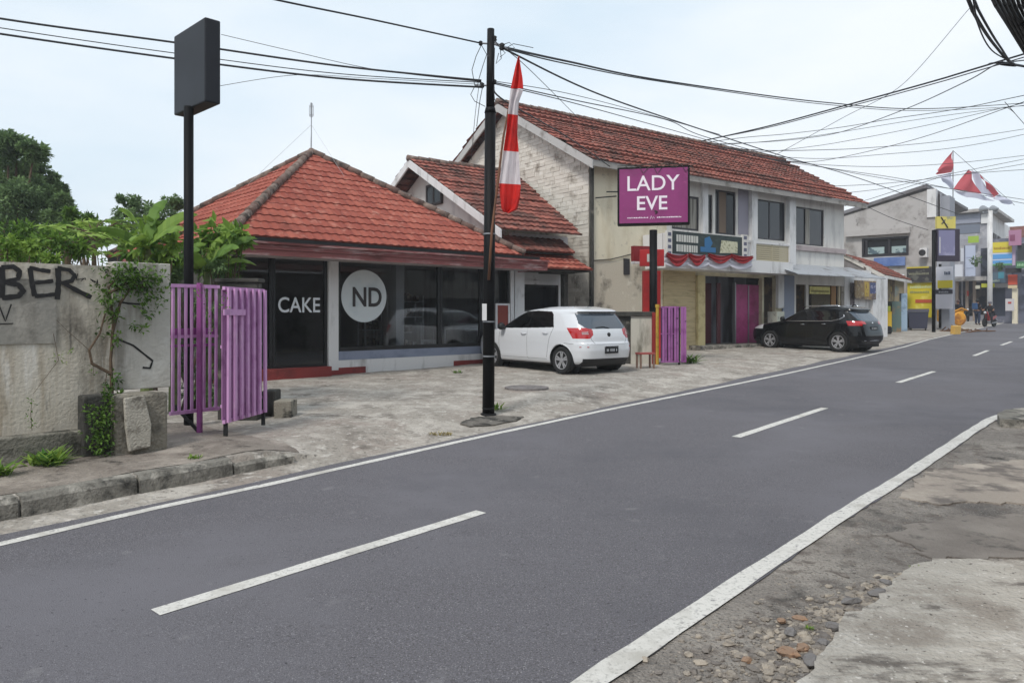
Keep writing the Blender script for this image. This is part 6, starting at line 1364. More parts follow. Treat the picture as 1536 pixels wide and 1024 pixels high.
banner('white and yellow shop panel beside the second far pole', 1404, 1429, 400, 432, -.35, (206, 208, 218), parts=[(.1, 1.0, .0, .36, 'bar', (206, 190, 44)), (.5, .9, .62, .8, 'txt', (90, 100, 120))], P=gr_)
banner('white blank panel below the dark strip behind the far poles', 1403, 1429, 441, 463, -.3, (200, 198, 206), parts=[(.0, 1, 1.01, 1.3, 'bar', (52, 50, 60)), (.2, .75, 1.08, 1.2, 'txt', (170, 170, 176))])
def bin_(label, px0, px1, py0, py1, Y, col, seed):
    a_, b_ = W(px0, py1, Y), W(px1, py0, Y); w = (b_.x-a_.x)/2; z0 = zg(a_.x, Y); h = b_.z-z0; r = thing('wheeled_bin', label, 'bin', (a_.x+w, Y, z0), -.5); m = MB()
    m.add([(sx*w*q, sy*.4*q, z) for q, z in ((.85, .08), (1.0, h*.85)) for sx, sy in ((-1, -1), (1, -1), (1, 1), (-1, 1))], [(0, 3, 2, 1), (4, 5, 6, 7), (0, 1, 5, 4), (1, 2, 6, 5), (2, 3, 7, 6), (3, 0, 4, 7)]); m.build('body', col, r)
    m = MB(); m.prism([(-w*1.04, -.43, h*.85+.003), (-w*1.04, .43, h*.85+.003), (-w*1.04, .3, h), (-w*1.04, -.38, h*.9)], (w*2.08, 0, 0)); m.build('lid', mat('bin lid', (64, 66, 82), .6), r)
    for sx in (-1, 1): m = MB(); m.lathe([(.08, -.03), (.08, .03)], o=(sx*w*.7, -.3, .08), axis='X', n=12); m.build('wheel', M_tyre, r)
bin_('large dark blue grey wheeled bin in front of the yellow banner wall', 1364, 1391, 463, 487, 39, mat('bin plastic', (58, 60, 78), .6), 1)
bin_('darker smaller bin left of the large blue grey bin', 1358, 1366, 466, 487, 40, mat('dark bin plastic', (36, 38, 46), .6), 2)
a_, b_ = W(1328, 485, 36), W(1336, 459, 36); m = MB(); r = thing('yellow_stand', 'yellow upright display stand behind the white pier', 'stand', ((a_.x+b_.x)/2, 36, zg(a_.x, 36))); h = b_.z-r.location.z; w = (b_.x-a_.x)/2
m.box(-w, w, -.1, .1, 0, h*.8); m.build('panel', mat('yellow plastic', (208, 172, 38), .6), r); m = MB(); m.box(-w*1.5, w*.4, -.14, -.102, h*.8+.003, h); m.box(-w*1.3, -w*1.02, -.13, .0, 0, h*.79); m.build('top_panel', mat('lime panel', (160, 168, 50), .6), r)
a_, b_ = W(1338, 480, 37), W(1352, 452, 37); m = MB(); m.box(a_.x, b_.x, 37, 37.4, zg(a_.x, 37), b_.z); single(m, 'cabinet', mat('teal grey cabinet', (88, 108, 104), .7, [((130, 110, 84), 2, .52, .6, 4)]), 'teal grey cabinet standing under the low brown roof', 'cabinet')
a_, b_ = W(1352, 482, 38), W(1361, 440, 38); m = MB(); m.box(a_.x, b_.x, 38, 38.2, zg(a_.x, 38), b_.z); single(m, 'door_leaf', mat('pale blue door', (150, 172, 192), .7, [((120, 140, 160), 2, .5, .6, 4)]), 'pale blue door leaf left of the yellow banner wall', 'door')
a_, b_ = W(1327, 490, 35), W(1334, 478, 35); m = MB(); m.lathe([(.16, 0), (.2, .05), (.2, .3), (.15, .36)], o=((a_.x+b_.x)/2, 35, zg(a_.x, 35)), n=14); single(m, 'small_bin', M_blackmat, 'small black round bin at the foot of the white pier', 'bin')
# far poles and box sign
fp = G(1400.5, 497, .1); up_ = thing('pole_sign', 'far black pole holding a violet and yellow box sign by the road', 'sign', (fp.x, fp.y, zg(fp.x, fp.y)), 0); FYY = fp.y; L_ = lambda px, py: W(px, py, FYY)-Vector(up_.location)
m = MB(); m.tube([(0, 0, -.1), (0, 0, L_(1400, 345).z)], .085, 12); m.build('pole', M_black, up_, True)
q0, q1 = L_(1402, 392), L_(1437, 344); m = MB(); m.box(.1, q1.x, -.15, .15, q0.z, q1.z); m.build('sign_box', mat('dark violet box', (44, 34, 52), .5), up_)
m = MB(); m.box(.16, q1.x*.80, -.158, -.152, q0.z+.28, q1.z-.06); m.build('sign_face', mat('lilac sign face', (120, 118, 150), .5, [((146, 144, 172), 1.5, .5, .6, 3)]), up_)
m = MB(); m.box(.2, q1.x*.2, -.162, -.159, q0.z+.4, q1.z-.4); m.build('pale_mark', M_lav, up_)
q2 = L_(1404, 343); q3 = L_(1432, 325); m = MB(); m.box(.12, q3.x, -.08, .08, q2.z, q3.z); m.build('yellow_panel', mat('pale yellow face', (204, 190, 96), .6, [((150, 150, 120), 2.5, .56, .62, 4)]), up_)
m = MB(); q4 = L_(1410, 326); m.tube([q4+Vector((0, -.1, 0)), L_(1420, 342)+Vector((0, -.1, 0))], .03, 5); m.tube([L_(1411, 336)+Vector((0, -.1, 0)), L_(1416, 330)+Vector((0, -.1, 0))], .03, 5); m.build('emblem', M_fd, up_)
f2 = G(1411, 492, .1); m = MB(); m.tube([(0, 0, -.1), (0, 0, W(1411, 396, f2.y).z-zg(f2.x, f2.y))], .1, 10); tag(m.build('utility_pole', M_blackmat, loc=(f2.x, f2.y, zg(f2.x, f2.y)), smooth=True), 'short black pole just right of the far box sign pole', 'utility pole')
f4 = G(1441, 480, .1); m = MB(); m.tube([(0, 0, -.1), (0, 0, 3.3)], .06, 8); tag(m.build('porch_post', M_cream, loc=(f4.x-1.5, f4.y, zg(f4.x, f4.y))), 'thin cream porch post in front of the dark shop openings', 'post')
# second far building: side wall facing us, then the street front
c1 = W(1484, 470, 55); P3 = Plane((c1.x, c1.y), UW); fb2 = P3.thing('flat_roof_building', 'two storey flat roofed building with pale grey panels and dark shop openings', 'building')
xl3 = P3.x(1405); zt3 = P3.z(1448, 320)
op = [P3.rect(1434, 1442, 421, 476), P3.rect(1444, 1461, 421, 474), P3.rect(1463, 1482, 423, 472)]
m = MB(); wall(m, xl3, 0, -1, zt3, 0, .2, op); m.build('wall', mat('grey lilac render', (158, 158, 166), .85, [((122, 120, 124), .8, .5, .68, 6), ((186, 184, 186), 1.6, .58, .7, 6)]), fb2)
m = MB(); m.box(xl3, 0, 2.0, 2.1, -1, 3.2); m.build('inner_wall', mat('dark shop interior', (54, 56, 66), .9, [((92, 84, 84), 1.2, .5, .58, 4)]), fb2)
m = MB(); m.box(xl3-.3, .5, -.5, 9, zt3, zt3+.22); m.build('roof_slab', M_fg, fb2)
q = P3.rect(1432, 1471, 322, 335, -.05); m = MB(); m.box(q[0], q[1], -.1, -.002, q[2], q[3]); m.build('grey_panel', mat('slate grey panel', (142, 146, 160), .7), fb2)
q = P3.rect(1471.5, 1484, 321, 335, -.1); m = MB(); m.box(q[0], q[1], -.12, -.002, q[2], q[3]); m.build('white_panel', M_white, fb2)
q = P3.rect(1432, 1470, 337, 350, -.02); m = MB(); m.box(q[0], q[1], -.04, -.001, q[2], q[3]); m.build('shaded_panel', mat('blue grey panel b', (112, 118, 132), .8), fb2)
m = MB(); dS = Vector((-P3.u.dot(Vector((0, 0))), 0)); U_ = Vector((.63, .777)); lu = Vector((U_.dot(P3.u), U_.dot(P3.n))).normalized()
m.prism([(.002, .0, -1), (.002, 0, zt3), (.002+lu.x*13, lu.y*13, zt3), (.002+lu.x*13, lu.y*13, -1)], (-.15*lu.y, .15*lu.x, 0)); m.build('street_wall', M_white, fb2)
m = MB()
for t in (2, 4.5, 7, 9.5): m.prism([(.02+lu.x*t, lu.y*t, zt3-3), (.02+lu.x*t, lu.y*t, zt3-1.4), (.02+lu.x*(t+1.8), lu.y*(t+1.8), zt3-1.4), (.02+lu.x*(t+1.8), lu.y*(t+1.8), zt3-3)], (.03, -.03, 0))
m.build('street_windows', M_fd, fb2)
m = MB()
for a_ in (1434, 1449, 1460): m.box(P3.x(a_), P3.x(a_+4.5), -.25, -.002, -1, P3.z(a_, 418)); 
m.build('porch_column', mat('tan porch column', (150, 134, 122), .8), fb2)
m = MB(); m.box(P3.x(1428, -1.2), P3.x(1480, -1.2), -1.4, -.26, P3.z(1455, 421, -1.2), P3.z(1455, 415, -1.2)); m.build('porch_slab', M_fg, fb2)
for args in [('white signboard with a small emblem above the porch openings', 1412, 1444, 397, 415, -2.2, (204, 206, 214), [], [(.35, .6, .3, .6, 'txt', (100, 110, 130))]),
             ('tall pale blue grey vertical sign on the flat roofed building', 1446.5, 1463, 368, 414, -2.0, (178, 186, 206), [], [(.0, .08, 0, 1, 'bar', (84, 90, 110)), (.2, .85, .25, .27, 'bar', (150, 158, 178)), (.2, .85, .6, .62, 'bar', (150, 158, 178))]),
             ('small lime green sign high on the flat roofed building', 1452, 1468, 354, 364, -.6, (150, 178, 66), [], []),
             ('dark window block right of the tall vertical sign', 1471, 1484, 372, 425, -.4, (74, 78, 92), [((44, 46, 56), 1, .5, .56, 3)], []),
             ('lime yellow fascia sign over the dark shutter', 1472, 1492, 425, 431, -1.6, (184, 186, 54), [], []),
             ('grey awning strip right of the lime yellow fascia', 1492.5, 1512, 425, 431, -1.6, (140, 138, 136), [], [])]:
    banner(args[0], *args[1:5], args[5], args[6], args[7], P=P3, parts=args[8], name='awning_sign' if 'awning' in args[0] else 'banner_sign')
for args in [('small dark hanging sign beside the flat roofed building corner', 1484.5, 1489, 402, 414, -1.0, (52, 54, 66), []),
             ('narrow white strip sign left of the tall vertical sign', 1441, 1445.5, 372, 392, -1.0, (196, 198, 206), []),
             ('red and white notice on the porch column', 1450, 1453, 436, 444, -.5, (176, 70, 60), []),
             ('pale notice under the porch slab', 1463, 1470, 428, 433, -1.5, (190, 186, 170), [])]:
    banner(args[0], *args[1:5], args[5], args[6], P=P3, parts=args[7])
for px, py, rr, lb in ((1464, 398, 10, 'potted greenery trailing on the flat roofed building behind the tall sign'), (1500, 404, 7, 'dark green plant on the balcony between the stacked signs')):
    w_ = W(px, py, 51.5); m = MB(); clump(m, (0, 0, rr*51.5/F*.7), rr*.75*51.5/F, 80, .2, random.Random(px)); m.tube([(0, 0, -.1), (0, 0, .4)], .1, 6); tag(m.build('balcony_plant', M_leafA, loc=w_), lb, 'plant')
# balcony clutter and third buildings at the right edge
c2 = W(1516, 470, 53); P4 = Plane((c2.x, c2.y), UW); fb3 = P4.thing('shop_row_building', 'distant dark shop building with rolled shutter and stacked signs at the right edge', 'building')
xl4 = P4.x(1485); m = MB(); wall(m, xl4, 4, -1, P4.z(1500, 358), 0, .2, [P4.rect(1487, 1508, 432, 474)]); m.build('wall', mat('dim blue grey wall', (104, 106, 120), .85, [((72, 74, 88), .7, .48, .58, 4), ((140, 140, 148), 1.3, .58, .64, 4)]), fb3)
q = P4.rect(1487, 1508, 432, 474); m = MB(); z = q[2]; 
while z < q[3]: m.box(q[0], q[1], .1+.012*(int(z*6.3) % 2), .16, z, z+.16); z += .16
m.build('shutter', mat('dark blue shutter', (50, 56, 72), .6), fb3)
m = MB(); m.box(-.3, 0, .2, 8, P4.z(1500, 358), P4.z(1500, 358)+.15); m.build('roof_edge', M_fg, fb3)
for args in [('yellow topped sign with blue and green stripes far down the street', 1488, 1518, 363, 398, -1.5, (206, 210, 222), [(0, 1, .55, 1, 'bar', (212, 196, 66)), (0, 1, .28, .48, 'bar', (92, 156, 214)), (0, 1, .08, .22, 'bar', (92, 156, 214)), (0, 1, 0, .06, 'bar', (84, 160, 110)), (.1, .9, .68, .8, 'txt', (190, 130, 60))]),
             ('teal and grey sign below the striped sign', 1487, 1508, 408, 424, -1.2, (84, 104, 120), [(.5, .9, .4, 1, 'bar', (70, 140, 160)), (.05, .6, .1, .3, 'txt', (160, 170, 160))]),
             ('orange red square sign next to the teal sign', 1512, 1526, 412, 427, -1.2, (196, 78, 54), [(0, 1, -.35, -.05, 'bar', (206, 186, 150))]),
             ('white standing board with a red mark by the far shutter', 1508, 1521, 448, 466, -1.5, (196, 192, 194), [(.3, .7, .6, .75, 'bar', (176, 60, 50))]),
             ('mauve banner at the top right of the far street', 1513, 1532, 345, 368, -2.0, (168, 120, 148), [(.1, .5, .3, .7, 'bar', (130, 70, 100))]),
             ('green strip sign at the right picture edge', 1524, 1544, 392, 402, -2.0, (70, 120, 84), [(.1, .9, .3, .7, 'txt', (150, 190, 150))]),
             ('white vertical strip beside the yellow topped sign', 1518.5, 1523, 365, 398, -1.5, (190, 170, 196), []),
             ('dark board at the right edge above the green strip sign', 1526, 1546, 365, 390, -1.8, (50, 54, 60), []),
             ('dark gable sign block under the mauve banner', 1508, 1532, 402, 409, -1.7, (44, 40, 46), [])]:
    banner(args[0], *args[1:5], args[5], args[6], P=P4, parts=args[7])
# dark red roof peeking between the buildings
m = MB(); m.box(P4.x(1521), P4.x(1529)+0, -1.0, -.6, -1, P4.z(1525, 433)); q = single(m, 'cream_pillar', M_cream, 'x', 'pillar'); q['label'] = 'cream pillar near the right edge beside the far shutter'; q.location = P4.world(P4.x(1525), -.8, -1); q.rotation_euler = (0, 0, math.atan2(P4.u.y, P4.u.x))
c3 = W(1530, 470, 82); P5 = Plane((c3.x, c3.y), UW); fb4 = P5.thing('far_building', 'farthest reddish building closing the view at the right edge', 'building'); m = MB(); m.box(-6, 14, 0, 8, -1, P5.z(1530, 358)); m.build('wall', mat('far mauve wall', (126, 112, 126), .85, [((90, 86, 96), .6, .5, .56, 4)]), fb4); m = MB(); m.prism([(-6.4, -.5, P5.z(1530, 358)), (14, -.5, P5.z(1530, 358)), (14, 4, P5.z(1530, 358)+1.6), (-6.4, 4, P5.z(1530, 358)+1.6)], (0, .0, .15)); m.build('roof', M_tile_old, fb4)
m = MB()
for k in range(5): m.box(-5+k*2.2, -3.8+k*2.2, -.05, -.002, 2, 4)
m.build('windows', M_pan2, fb4)
# white post (rooftop tank stand) with dishes
c4 = W(1485, 470, 52); m = MB(); m.tube([(0, 0, 0), (0, 0, W(1485, 316, 52).z-zg(c4.x, 52))], .16, 10); wp = thing('white_post', 'tall whitish post with loudspeakers on top in front of the flat roofed building', 'post', (c4.x, 52, zg(c4.x, 52))); m.build('shaft', M_white, wp, True); m = MB(); zt = W(1485, 316, 52).z-zg(c4.x, 52)
for k in (-1, 1): m.lathe([(.05, -.25), (.3, .3)], o=(k*.35, -.1, zt+.1), axis='Y', n=14)
m.box(-.5, .5, -.05, .05, zt-.15, zt-.05); m.build('loudspeaker', M_steel, wp)
# ------------------------------------------------------------------ orange machine, debris
p = G(1423, 488, .1); oc = thing('orange_handcart', 'orange yellow upturned cart frame lying by the far pole', 'cart', (p.x, p.y, zg(p.x, p.y))); M_or = mat('orange yellow paint', (214, 150, 36), .6, [((160, 100, 30), 2, .5, .6, 5)])
m = MB(); m.add([(sx*.75*q, sy*.4*q, z) for q, z in ((.7, .25), (1.0, .95)) for sx, sy in ((-1, -1), (1, -1), (1, 1), (-1, 1))], [(0, 3, 2, 1), (0, 1, 5, 4), (1, 2, 6, 5), (2, 3, 7, 6), (3, 0, 4, 7)]); m.build('tub', M_or, oc)
m = MB(); m.lathe([(.33, -.06), (.42, 0), (.33, .06)], o=(.35, -.5, .42), axis='Y', n=18); m.build('wheel', M_or, oc); m = MB(); m.tube([(-.7, -.45, .0), (-.5, -.45, .6), (.5, -.45, 1.05), (.9, -.45, .9)], .04, 6); m.tube([(-.4, -.42, 1.05), (.3, -.5, .1)], .04, 6); m.build('frame', M_or, oc)
p = G(1433, 498, .1); m = MB(); m.box(-.22, .22, -.12, .12, 0, .42); t_ = single(m, 'plywood_block', mat('yellow plywood', (204, 164, 86), .8), 'small tan yellow block standing on the road edge', 'block', bevel=.02); t_.location = (p.x, p.y, zg(p.x, p.y)); t_.rotation_euler = (.1, 0, .4)
rg = random.Random(8); m = MB()
for k in range(26):
    q = Vector((rg.uniform(-1, 1.3), rg.uniform(-.5, .5), .06)); d = Vector((rg.uniform(-1, 1), rg.uniform(-.5, .5), rg.uniform(-.05, .14))).normalized(); m.tube([q, q+d*rg.uniform(.2, .7)], rg.uniform(.02, .04), 5)
p = G(1444, 495, .1); t_ = m.build('debris_heap', M_wood, loc=(p.x, p.y, zg(p.x, p.y))); tag(t_, 'heap of brown timber scraps on the road edge before the motorcycle', 'debris', kind='stuff')
# ------------------------------------------------------------------ motorcycles and people
def motorcycle(label, p, rz, paint, s=1):
    r = thing('motorcycle', label, 'motorcycle', (p.x, p.y, zg(p.x, p.y)), rz, 'motorcycles down the street'); r.scale = (s, s, s)
    for x in (-.62, .62):
        m = MB(); m.lathe([(.22, -.04), (.28, -.045), (.3, 0), (.28, .045), (.22, .04)], o=(x, 0, .3), axis='Y', n=24); w = m.build('wheel', M_tyre, r, True); m = MB(); m.lathe([(.22, -.02), (.22, .02), (0, .02)], o=(x, 0, .3), axis='Y', n=20); m.build('rim', M_steel, w)
    m = MB(); m.prism([(-.75, -.11, .62), (-.2, -.11, .42), (.15, -.11, .34), (.3, -.11, .6), (.5, -.11, .98), (.38, -.11, 1.02), (.2, -.11, .7), (-.1, -.11, .68), (-.8, -.11, .78)], (0, .22, 0)); m.build('body', paint, r, bevel=.03)
    m = MB(); m.prism([(-.72, -.12, .78), (.05, -.12, .7), (.1, -.12, .78), (-.3, -.12, .86), (-.7, -.12, .86)], (0, .24, 0)); m.build('seat', M_blackmat, r, bevel=.03)
    m = MB(); m.tube([(.62, -.09, .3), (.48, -.07, .8), (.42, 0, 1.02)], .028, 6); m.tube([(.62, .09, .3), (.48, .07, .8), (.42, 0, 1.02)], .028, 6); m.tube([(.3, -.36, 1.06), (.42, -.12, 1.04), (.42, .12, 1.04), (.3, .36, 1.06)], .02, 6); m.tube([(.36, -.28, 1.05), (.36, -.34, 1.25)], .012, 5); m.tube([(.36, .28, 1.05), (.36, .34, 1.25)], .012, 5); m.build('fork_and_handlebar', M_blackmat, r, True)
    m = MB(); m.box(-.1, .2, -.12, .12, .2, .42); m.tube([(0, .14, .25), (-.7, .16, .32)], .045, 8); m.build('engine', M_steel, r, bevel=.02)
    m = MB(); m.lathe([(.02, -.03), (.09, .02), (.05, .06)], o=(.56, 0, .95), axis='X', n=14); m.build('headlight', M_lamp, r, True)
    return r
def person(label, p, rz, pose, shirt, trousers, hairm, s=1, bag=None, group='people down the street'):
    r = thing('person', label, 'person', (p.x, p.y, zg(p.x, p.y)+(p.z if len(p) > 2 and False else 0)), rz, group); r.scale = (s, s, s)
    J = pose
    def skin(name, verts, edges, mt, sub=2):
        me = bpy.data.meshes.new(name); me.from_pydata([J[k][:3] if isinstance(k, str) else k for k, _ in verts], edges, []); me.materials.append(mt); o = bpy.data.objects.new(name, me); COL.objects.link(o); o.parent = r
        md = o.modifiers.new('s', 'SKIN'); md.use_smooth_shade = True
        for v, (_, rad) in zip(me.skin_vertices[0].data if me.skin_vertices else [], verts): v.radius = (rad, rad)
        o.modifiers.new('ss', 'SUBSURF').levels = 1; o.modifiers['ss'].render_levels = 1
        return o
    names = ['pelvis', 'chest', 'neck', 'head', 'shl', 'ell', 'hal', 'shr', 'elr', 'har', 'hil', 'knl', 'anl', 'tol', 'hir', 'knr', 'anr', 'tor']
    rad = dict(pelvis=.115, chest=.115, neck=.055, head=.1, shl=.07, ell=.048, hal=.03, shr=.07, elr=.048, har=.03, hil=.09, knl=.065, anl=.045, tol=.04, hir=.09, knr=.065, anr=.045, tor=.04)
    ed = [('pelvis', 'chest'), ('chest', 'neck'), ('neck', 'head'), ('chest', 'shl'), ('shl', 'ell'), ('ell', 'hal'), ('chest', 'shr'), ('shr', 'elr'), ('elr', 'har'), ('pelvis', 'hil'), ('hil', 'knl'), ('knl', 'anl'), ('anl', 'tol'), ('pelvis', 'hir'), ('hir', 'knr'), ('knr', 'anr'), ('anr', 'tor')]
    def sub(ns, k, mt, nm):
        vs = [(J[n], rad[n]*k) for n in ns]; me = bpy.data.meshes.new(nm); me.from_pydata([v[0] for v in vs], [(ns.index(a), ns.index(b)) for a, b in ed if a in ns and b in ns], []); me.materials.append(mt)
        o = bpy.data.objects.new(nm, me); COL.objects.link(o); o.parent = r; md = o.modifiers.new('skin', 'SKIN'); md.use_smooth_shade = True
        for v, (_, rr) in zip(me.skin_vertices[0].data, vs): v.radius = (rr, rr)
        me.skin_vertices[0].data[0].use_root = True
        ss = o.modifiers.new('sub', 'SUBSURF'); ss.levels = 1; ss.render_levels = 1; return o
    sub(names, 1, mat('skin', (150, 108, 84), .6), 'body')
    sub(['pelvis', 'chest', 'neck', 'shl', 'ell', 'shr', 'elr'], 1.5, shirt, 'shirt'); sub(['pelvis', 'hil', 'knl', 'anl', 'hir', 'knr', 'anr'], 1.38, trousers, 'trousers')
    for q_ in ('l', 'r'): sub(['an'+q_, 'to'+q_], 1.35, M_blackmat, 'shoe')
    h = Vector(J['head']); m = MB(); m.lathe([(.0, .15), (.07, .14), (.112, .08), (.122, .0), (.10, -.04)][::-1], o=(h.x-.02, h.y, h.z+.045), n=16); m.build('hair' if 'helmet' not in label else 'helmet', hairm, r, True)
    m = MB()
    for sy in (-.035, .035): m.lathe([(.0, .012), (.012, 0), (0, -.012)], o=(h.x+.088, h.y+sy, h.z-.005), axis='X', n=8)
    m.build('eye', M_blackmat, r); m = MB(); m.prism([(h.x+.095, h.y-.012, h.z-.03), (h.x+.125, h.y, h.z-.025), (h.x+.095, h.y+.012, h.z-.03)], (-.01, 0, .05)); m.build('nose', mat('skin', (0, 0, 0)), r)
    if bag: b_ = Vector(J['chest']); m = MB(); m.box(b_.x-.32, b_.x-.16, -.15, .15, b_.z-.25, b_.z+.15); t_ = m.build('backpack', bag, None, bevel=.03); t_.location = r.location; t_.rotation_euler = r.rotation_euler; tag(t_, 'blue backpack worn by the standing person in the distance', 'backpack')
    return r
stand = dict(pelvis=(0, 0, .92), chest=(.0, 0, 1.25), neck=(.01, 0, 1.43), head=(.03, 0, 1.55), shl=(0, .18, 1.36), ell=(.0, .26, 1.1), hal=(.12, .24, .9), shr=(0, -.18, 1.36), elr=(.02, -.26, 1.1), har=(.2, -.2, 1.0), hil=(0, .09, .85), knl=(.03, .1, .47), anl=(0, .1, .07), tol=(.15, .1, .035), hir=(0, -.09, .85), knr=(.02, -.11, .47), anr=(-.02, -.12, .07), tor=(.13, -.12, .035))
ride = dict(pelvis=(-.25, 0, .92), chest=(-.15, 0, 1.24), neck=(-.1, 0, 1.42), head=(-.06, 0, 1.54), shl=(-.12, .18, 1.34), ell=(.05, .3, 1.15), hal=(.28, .33, 1.08), shr=(-.12, -.18, 1.34), elr=(.05, -.3, 1.15), har=(.28, -.33, 1.08), hil=(-.2, .1, .88), knl=(.18, .2, .75), anl=(.08, .2, .34), tol=(.22, .2, .3), hir=(-.2, -.1, .88), knr=(.18, -.2, .75), anr=(.08, -.2, .34), tor=(.22, -.2, .3))
M_darkcloth = mat('dark clothing', (34, 34, 42), .9); M_bluecl = mat('dark blue jeans', (44, 54, 78), .9); M_hair = mat('black hair', (18, 16, 16), .6)
p = G(1484, 489, .05); motorcycle('red and white motorcycle ridden toward the camera at the road edge', p, math.atan2(-.55, -.85), mat('red bike paint', (150, 24, 34), .3, coat=.8), .92)
person('rider in dark clothes seated on the red and white motorcycle wearing a helmet', p, math.atan2(-.55, -.85), ride, M_darkcloth, M_darkcloth, mat('grey helmet', (96, 92, 100), .3, coat=.8), .92)
p = G(1466, 486, .1); person('person in dark clothes with a blue backpack standing left of the red motorcycle', p, math.atan2(.4, .9), stand, M_darkcloth, M_bluecl, M_hair, .95, mat('blue backpack', (48, 84, 126), .8))
p = G(1437, 486, .1); motorcycle('dark motorcycle parked left of the standing person behind the orange cart', p, -2.2, mat('dark bike paint', (26, 32, 36), .4), .9); person('person in dark jacket sitting on the dark parked motorcycle with a helmet', p, -2.2, ride, M_darkcloth, M_darkcloth, mat('maroon helmet', (72, 40, 40), .4), .9)
p = G(1449, 482, .1); motorcycle('greenish dark motorcycle parked behind the other dark one', p, -1.9, mat('green bike paint', (24, 52, 48), .4), .9)
# ------------------------------------------------------------------ flags far right
FF = 44; b0 = W(1429.5, 300, FF); t0 = W(1429.5, 226, FF); ff = thing('triangular_flags', 'red and white pennant flags flying from a thin mast above the far buildings', 'flag', (b0.x, b0.y, b0.z)); o_ = Vector(b0); Lf = lambda px, py, d=0: W(px, py, FF+d)-o_
m = MB(); m.tube([(0, 0, zg(b0.x, FF)-b0.z), Lf(1429.5, 226)], .03, 6); m.build('mast', M_steel, ff); m = MB(); m.tube([Lf(1429.5, 226), Lf(1522, 308, 1.0)], .012, 5); m.build('halyard', M_cable, ff)
def cloth(pts, mt, name, n=10):
    A, B, C, D = [Lf(x, y) for x, y in pts]; m = MB(); vs = []
    for i in range(n+1):
        for j in range(n+1):
            f, g = i/n, j/n; q = (A*(1-f)+B*f)*(1-g)+(D*(1-f)+C*f)*g; q.y += .12*math.sin(f*7+g*3); vs.append(q)
    m.add(vs, [(i*(n+1)+j, i*(n+1)+j+1, (i+1)*(n+1)+j+1, (i+1)*(n+1)+j) for i in range(n) for j in range(n)]); m.build(name, mt, ff, True)
M_fr = mat('haze paled red cloth', (196, 92, 100), .8, transl=.35); M_fw = mat('pale flag cloth', (206, 208, 224), .85, transl=.35)  # flag red paled toward pink in place of distance haze
cloth([(1429, 227), (1428.5, 258), (1405, 262), (1406, 256)], M_fr, 'red_pennant'); cloth([(1428, 259), (1429, 284), (1421, 276), (1405, 264)], M_fw, 'white_pennant')
cloth([(1455, 252), (1456, 262), (1472, 291), (1430, 284)], M_fr, 'red_pennant'); cloth([(1457, 254), (1470, 262), (1491, 297), (1470, 290)], M_fw, 'white_pennant'); cloth([(1456, 253), (1500, 291), (1489, 297), (1470, 262)], M_fr, 'red_pennant'); cloth([(1430, 285), (1475, 292), (1492, 302), (1450, 296)], M_fw, 'white_pennant'); cloth([(1500, 291), (1521, 305), (1512, 307), (1490, 299)], M_fw, 'white_pennant')

# unseen row added across the street, behind the camera, for the shop windows to mirror
PO = Plane(xy(26, -9.2), (-LD[0], -LD[1]), .3)
for x0_, w_, h_, dep, c_, lb in ((0, 9, 5.2, 7, (150, 144, 136), 'beige two storey shop house across the street from the black car'), (9.6, 7, 3.4, 6, (132, 128, 124), 'low grey shop across the street from the white car'), (17.4, 8, 6.0, 8, (120, 112, 104), 'tall brown grey shop house across the street from the cake shop'), (27, 10, 3.6, 7, (146, 140, 130), 'low beige workshop across the street beside the camera')):
    o = PO.world(x0_, 0, -.2); r = thing('unseen_reflected_building', lb, 'building', o, math.atan2(PO.u.y, PO.u.x), 'buildings on the near side of the street'); m = MB(); hs_ = [(x0_*0+.8+i*2.2, .8+i*2.2+1.4, .1 if h_ < 4 else 3.2, 2.4 if h_ < 4 else 4.4) for i in range(int((w_-1)/2.2))]+([(.6, w_-.6, .1, 2.4)] if h_ > 4 else [])
    wall(m, 0, w_, -.5, h_, 0, .15, hs_); m.box(0, .15, .152, dep, -.5, h_); m.box(w_-.15, w_, .152, dep, -.5, h_); m.box(.15, w_-.15, dep, dep+.15, -.5, h_); m.build('wall', mat('opp %d' % c_[0], c_, .9, [((96, 90, 84), 1, .52, .7, 8)]), r)
    m = MB(); m.prism([(-.3, -.8, h_), (-.3, dep+.3, h_+.9), (-.3, dep+.3, h_+1.0), (-.3, -.8, h_+.1)], (w_+.6, 0, 0)); m.build('roof', M_tile_old, r)
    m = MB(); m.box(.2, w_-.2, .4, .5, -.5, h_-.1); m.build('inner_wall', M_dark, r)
m = MB(); m.box(-75, 160, -25, 190, -3, 17); hz_ = m.build('haze', bpy.data.materials.new('haze air')); hz_['kind'] = 'stuff'
hm_ = hz_.data.materials[0]; hm_.use_nodes = True; hn = hm_.node_tree; hn.nodes.remove(hn.nodes['Principled BSDF']); pv = hn.nodes.new('ShaderNodeVolumePrincipled'); pv.inputs['Color'].default_value = (.93, .96, 1, 1); pv.inputs['Density'].default_value = .0012; hn.links.new(pv.outputs[0], hn.nodes['Material Output'].inputs['Volume'])
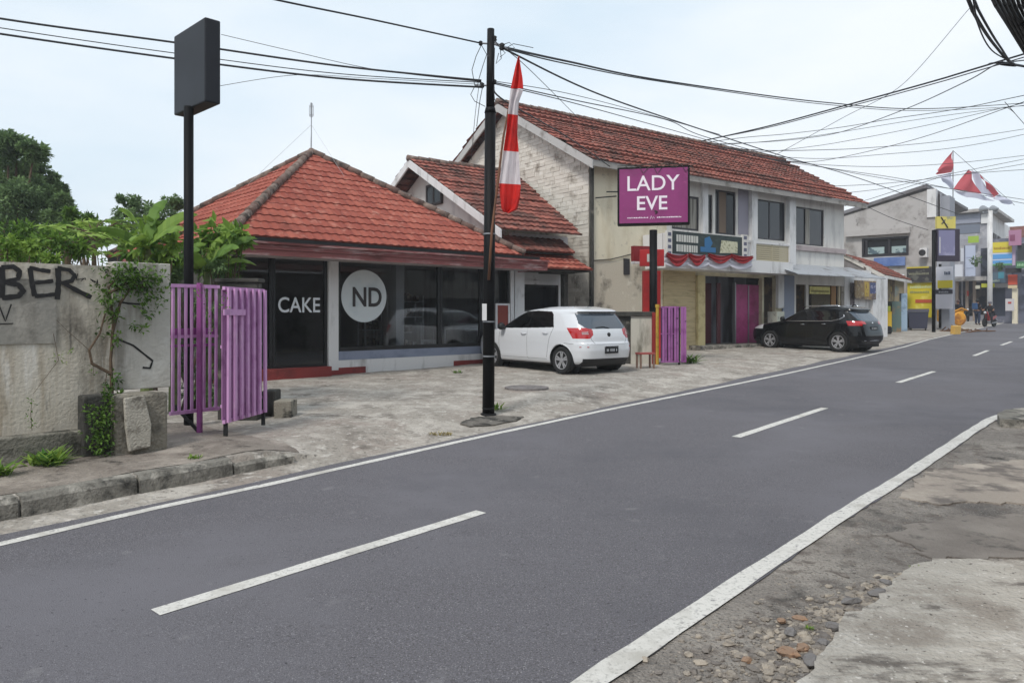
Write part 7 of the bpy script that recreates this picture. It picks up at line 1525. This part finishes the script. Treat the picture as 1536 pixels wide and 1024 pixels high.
# ------------------------------------------------------------------ camera, sky, sun
cam = bpy.data.cameras.new('camera'); co = bpy.data.objects.new('camera', cam); COL.objects.link(co); SC.camera = co
cam.sensor_width = 36; cam.lens = 36*F/1536; cam.shift_y = -(512-YH)/1536; cam.clip_end = 3000; cam.clip_start = .05
co.location = (0, 0, H); co.rotation_euler = (R(90), 0, 0)
SE, SA = 50, -152          # sun elevation, azimuth of the sun from +Y clockwise
w = bpy.data.worlds.new('World'); SC.world = w; w.use_nodes = True; N = w.node_tree.nodes; L = w.node_tree.links; bg = N['Background']
sky = N.new('ShaderNodeTexSky'); sky.sky_type = 'NISHITA'; sky.sun_disc = False; sky.sun_elevation = R(SE); sky.sun_rotation = R(SA); sky.air_density = 1.3; sky.dust_density = 3; sky.ozone_density = 2
tc = N.new('ShaderNodeTexCoord'); mp = N.new('ShaderNodeMapping'); mp.inputs['Scale'].default_value = (1, 1, 3.2); L.new(tc.outputs['Generated'], mp.inputs['Vector'])
nz = N.new('ShaderNodeTexNoise'); nz.inputs['Scale'].default_value = 1.3; nz.inputs['Detail'].default_value = 6; nz.inputs['Roughness'].default_value = .5; L.new(mp.outputs[0], nz.inputs['Vector'])
mr = N.new('ShaderNodeMapRange'); mr.inputs['From Min'].default_value = .36; mr.inputs['From Max'].default_value = .62; mr.inputs['To Min'].default_value = .0; mr.inputs['To Max'].default_value = 1.0; L.new(nz.outputs['Fac'], mr.inputs['Value'])
mx = N.new('ShaderNodeMix'); mx.data_type = 'RGBA'; L.new(mr.outputs[0], mx.inputs['Factor']); mb_ = N.new('ShaderNodeMix'); mb_.data_type = 'RGBA'; mb_.inputs['Factor'].default_value = .8; L.new(sky.outputs[0], mb_.inputs['A']); mb_.inputs['B'].default_value = (6.5, 7.9, 9.0, 1)
L.new(mb_.outputs['Result'], mx.inputs['A']); mx.inputs['B'].default_value = (7.9, 8.4, 8.9, 1)
L.new(mx.outputs['Result'], bg.inputs['Color']); bg.inputs['Strength'].default_value = .1
sl = bpy.data.lights.new('sun', 'SUN'); sl.energy = 1.8; sl.angle = R(12); sl.color = (1, .96, .9); so = bpy.data.objects.new('sun', sl); COL.objects.link(so)
d = Vector((math.sin(R(SA))*math.cos(R(SE)), math.cos(R(SA))*math.cos(R(SE)), math.sin(R(SE)))); so.rotation_euler = (-d).to_track_quat('-Z', 'Y').to_euler()
SC.view_settings.view_transform = 'Standard'; SC.view_settings.look = 'None'; SC.view_settings.exposure = .27; SC.view_settings.gamma = 1
SC.cycles.max_bounces = 6; SC.cycles.transparent_max_bounces = 12
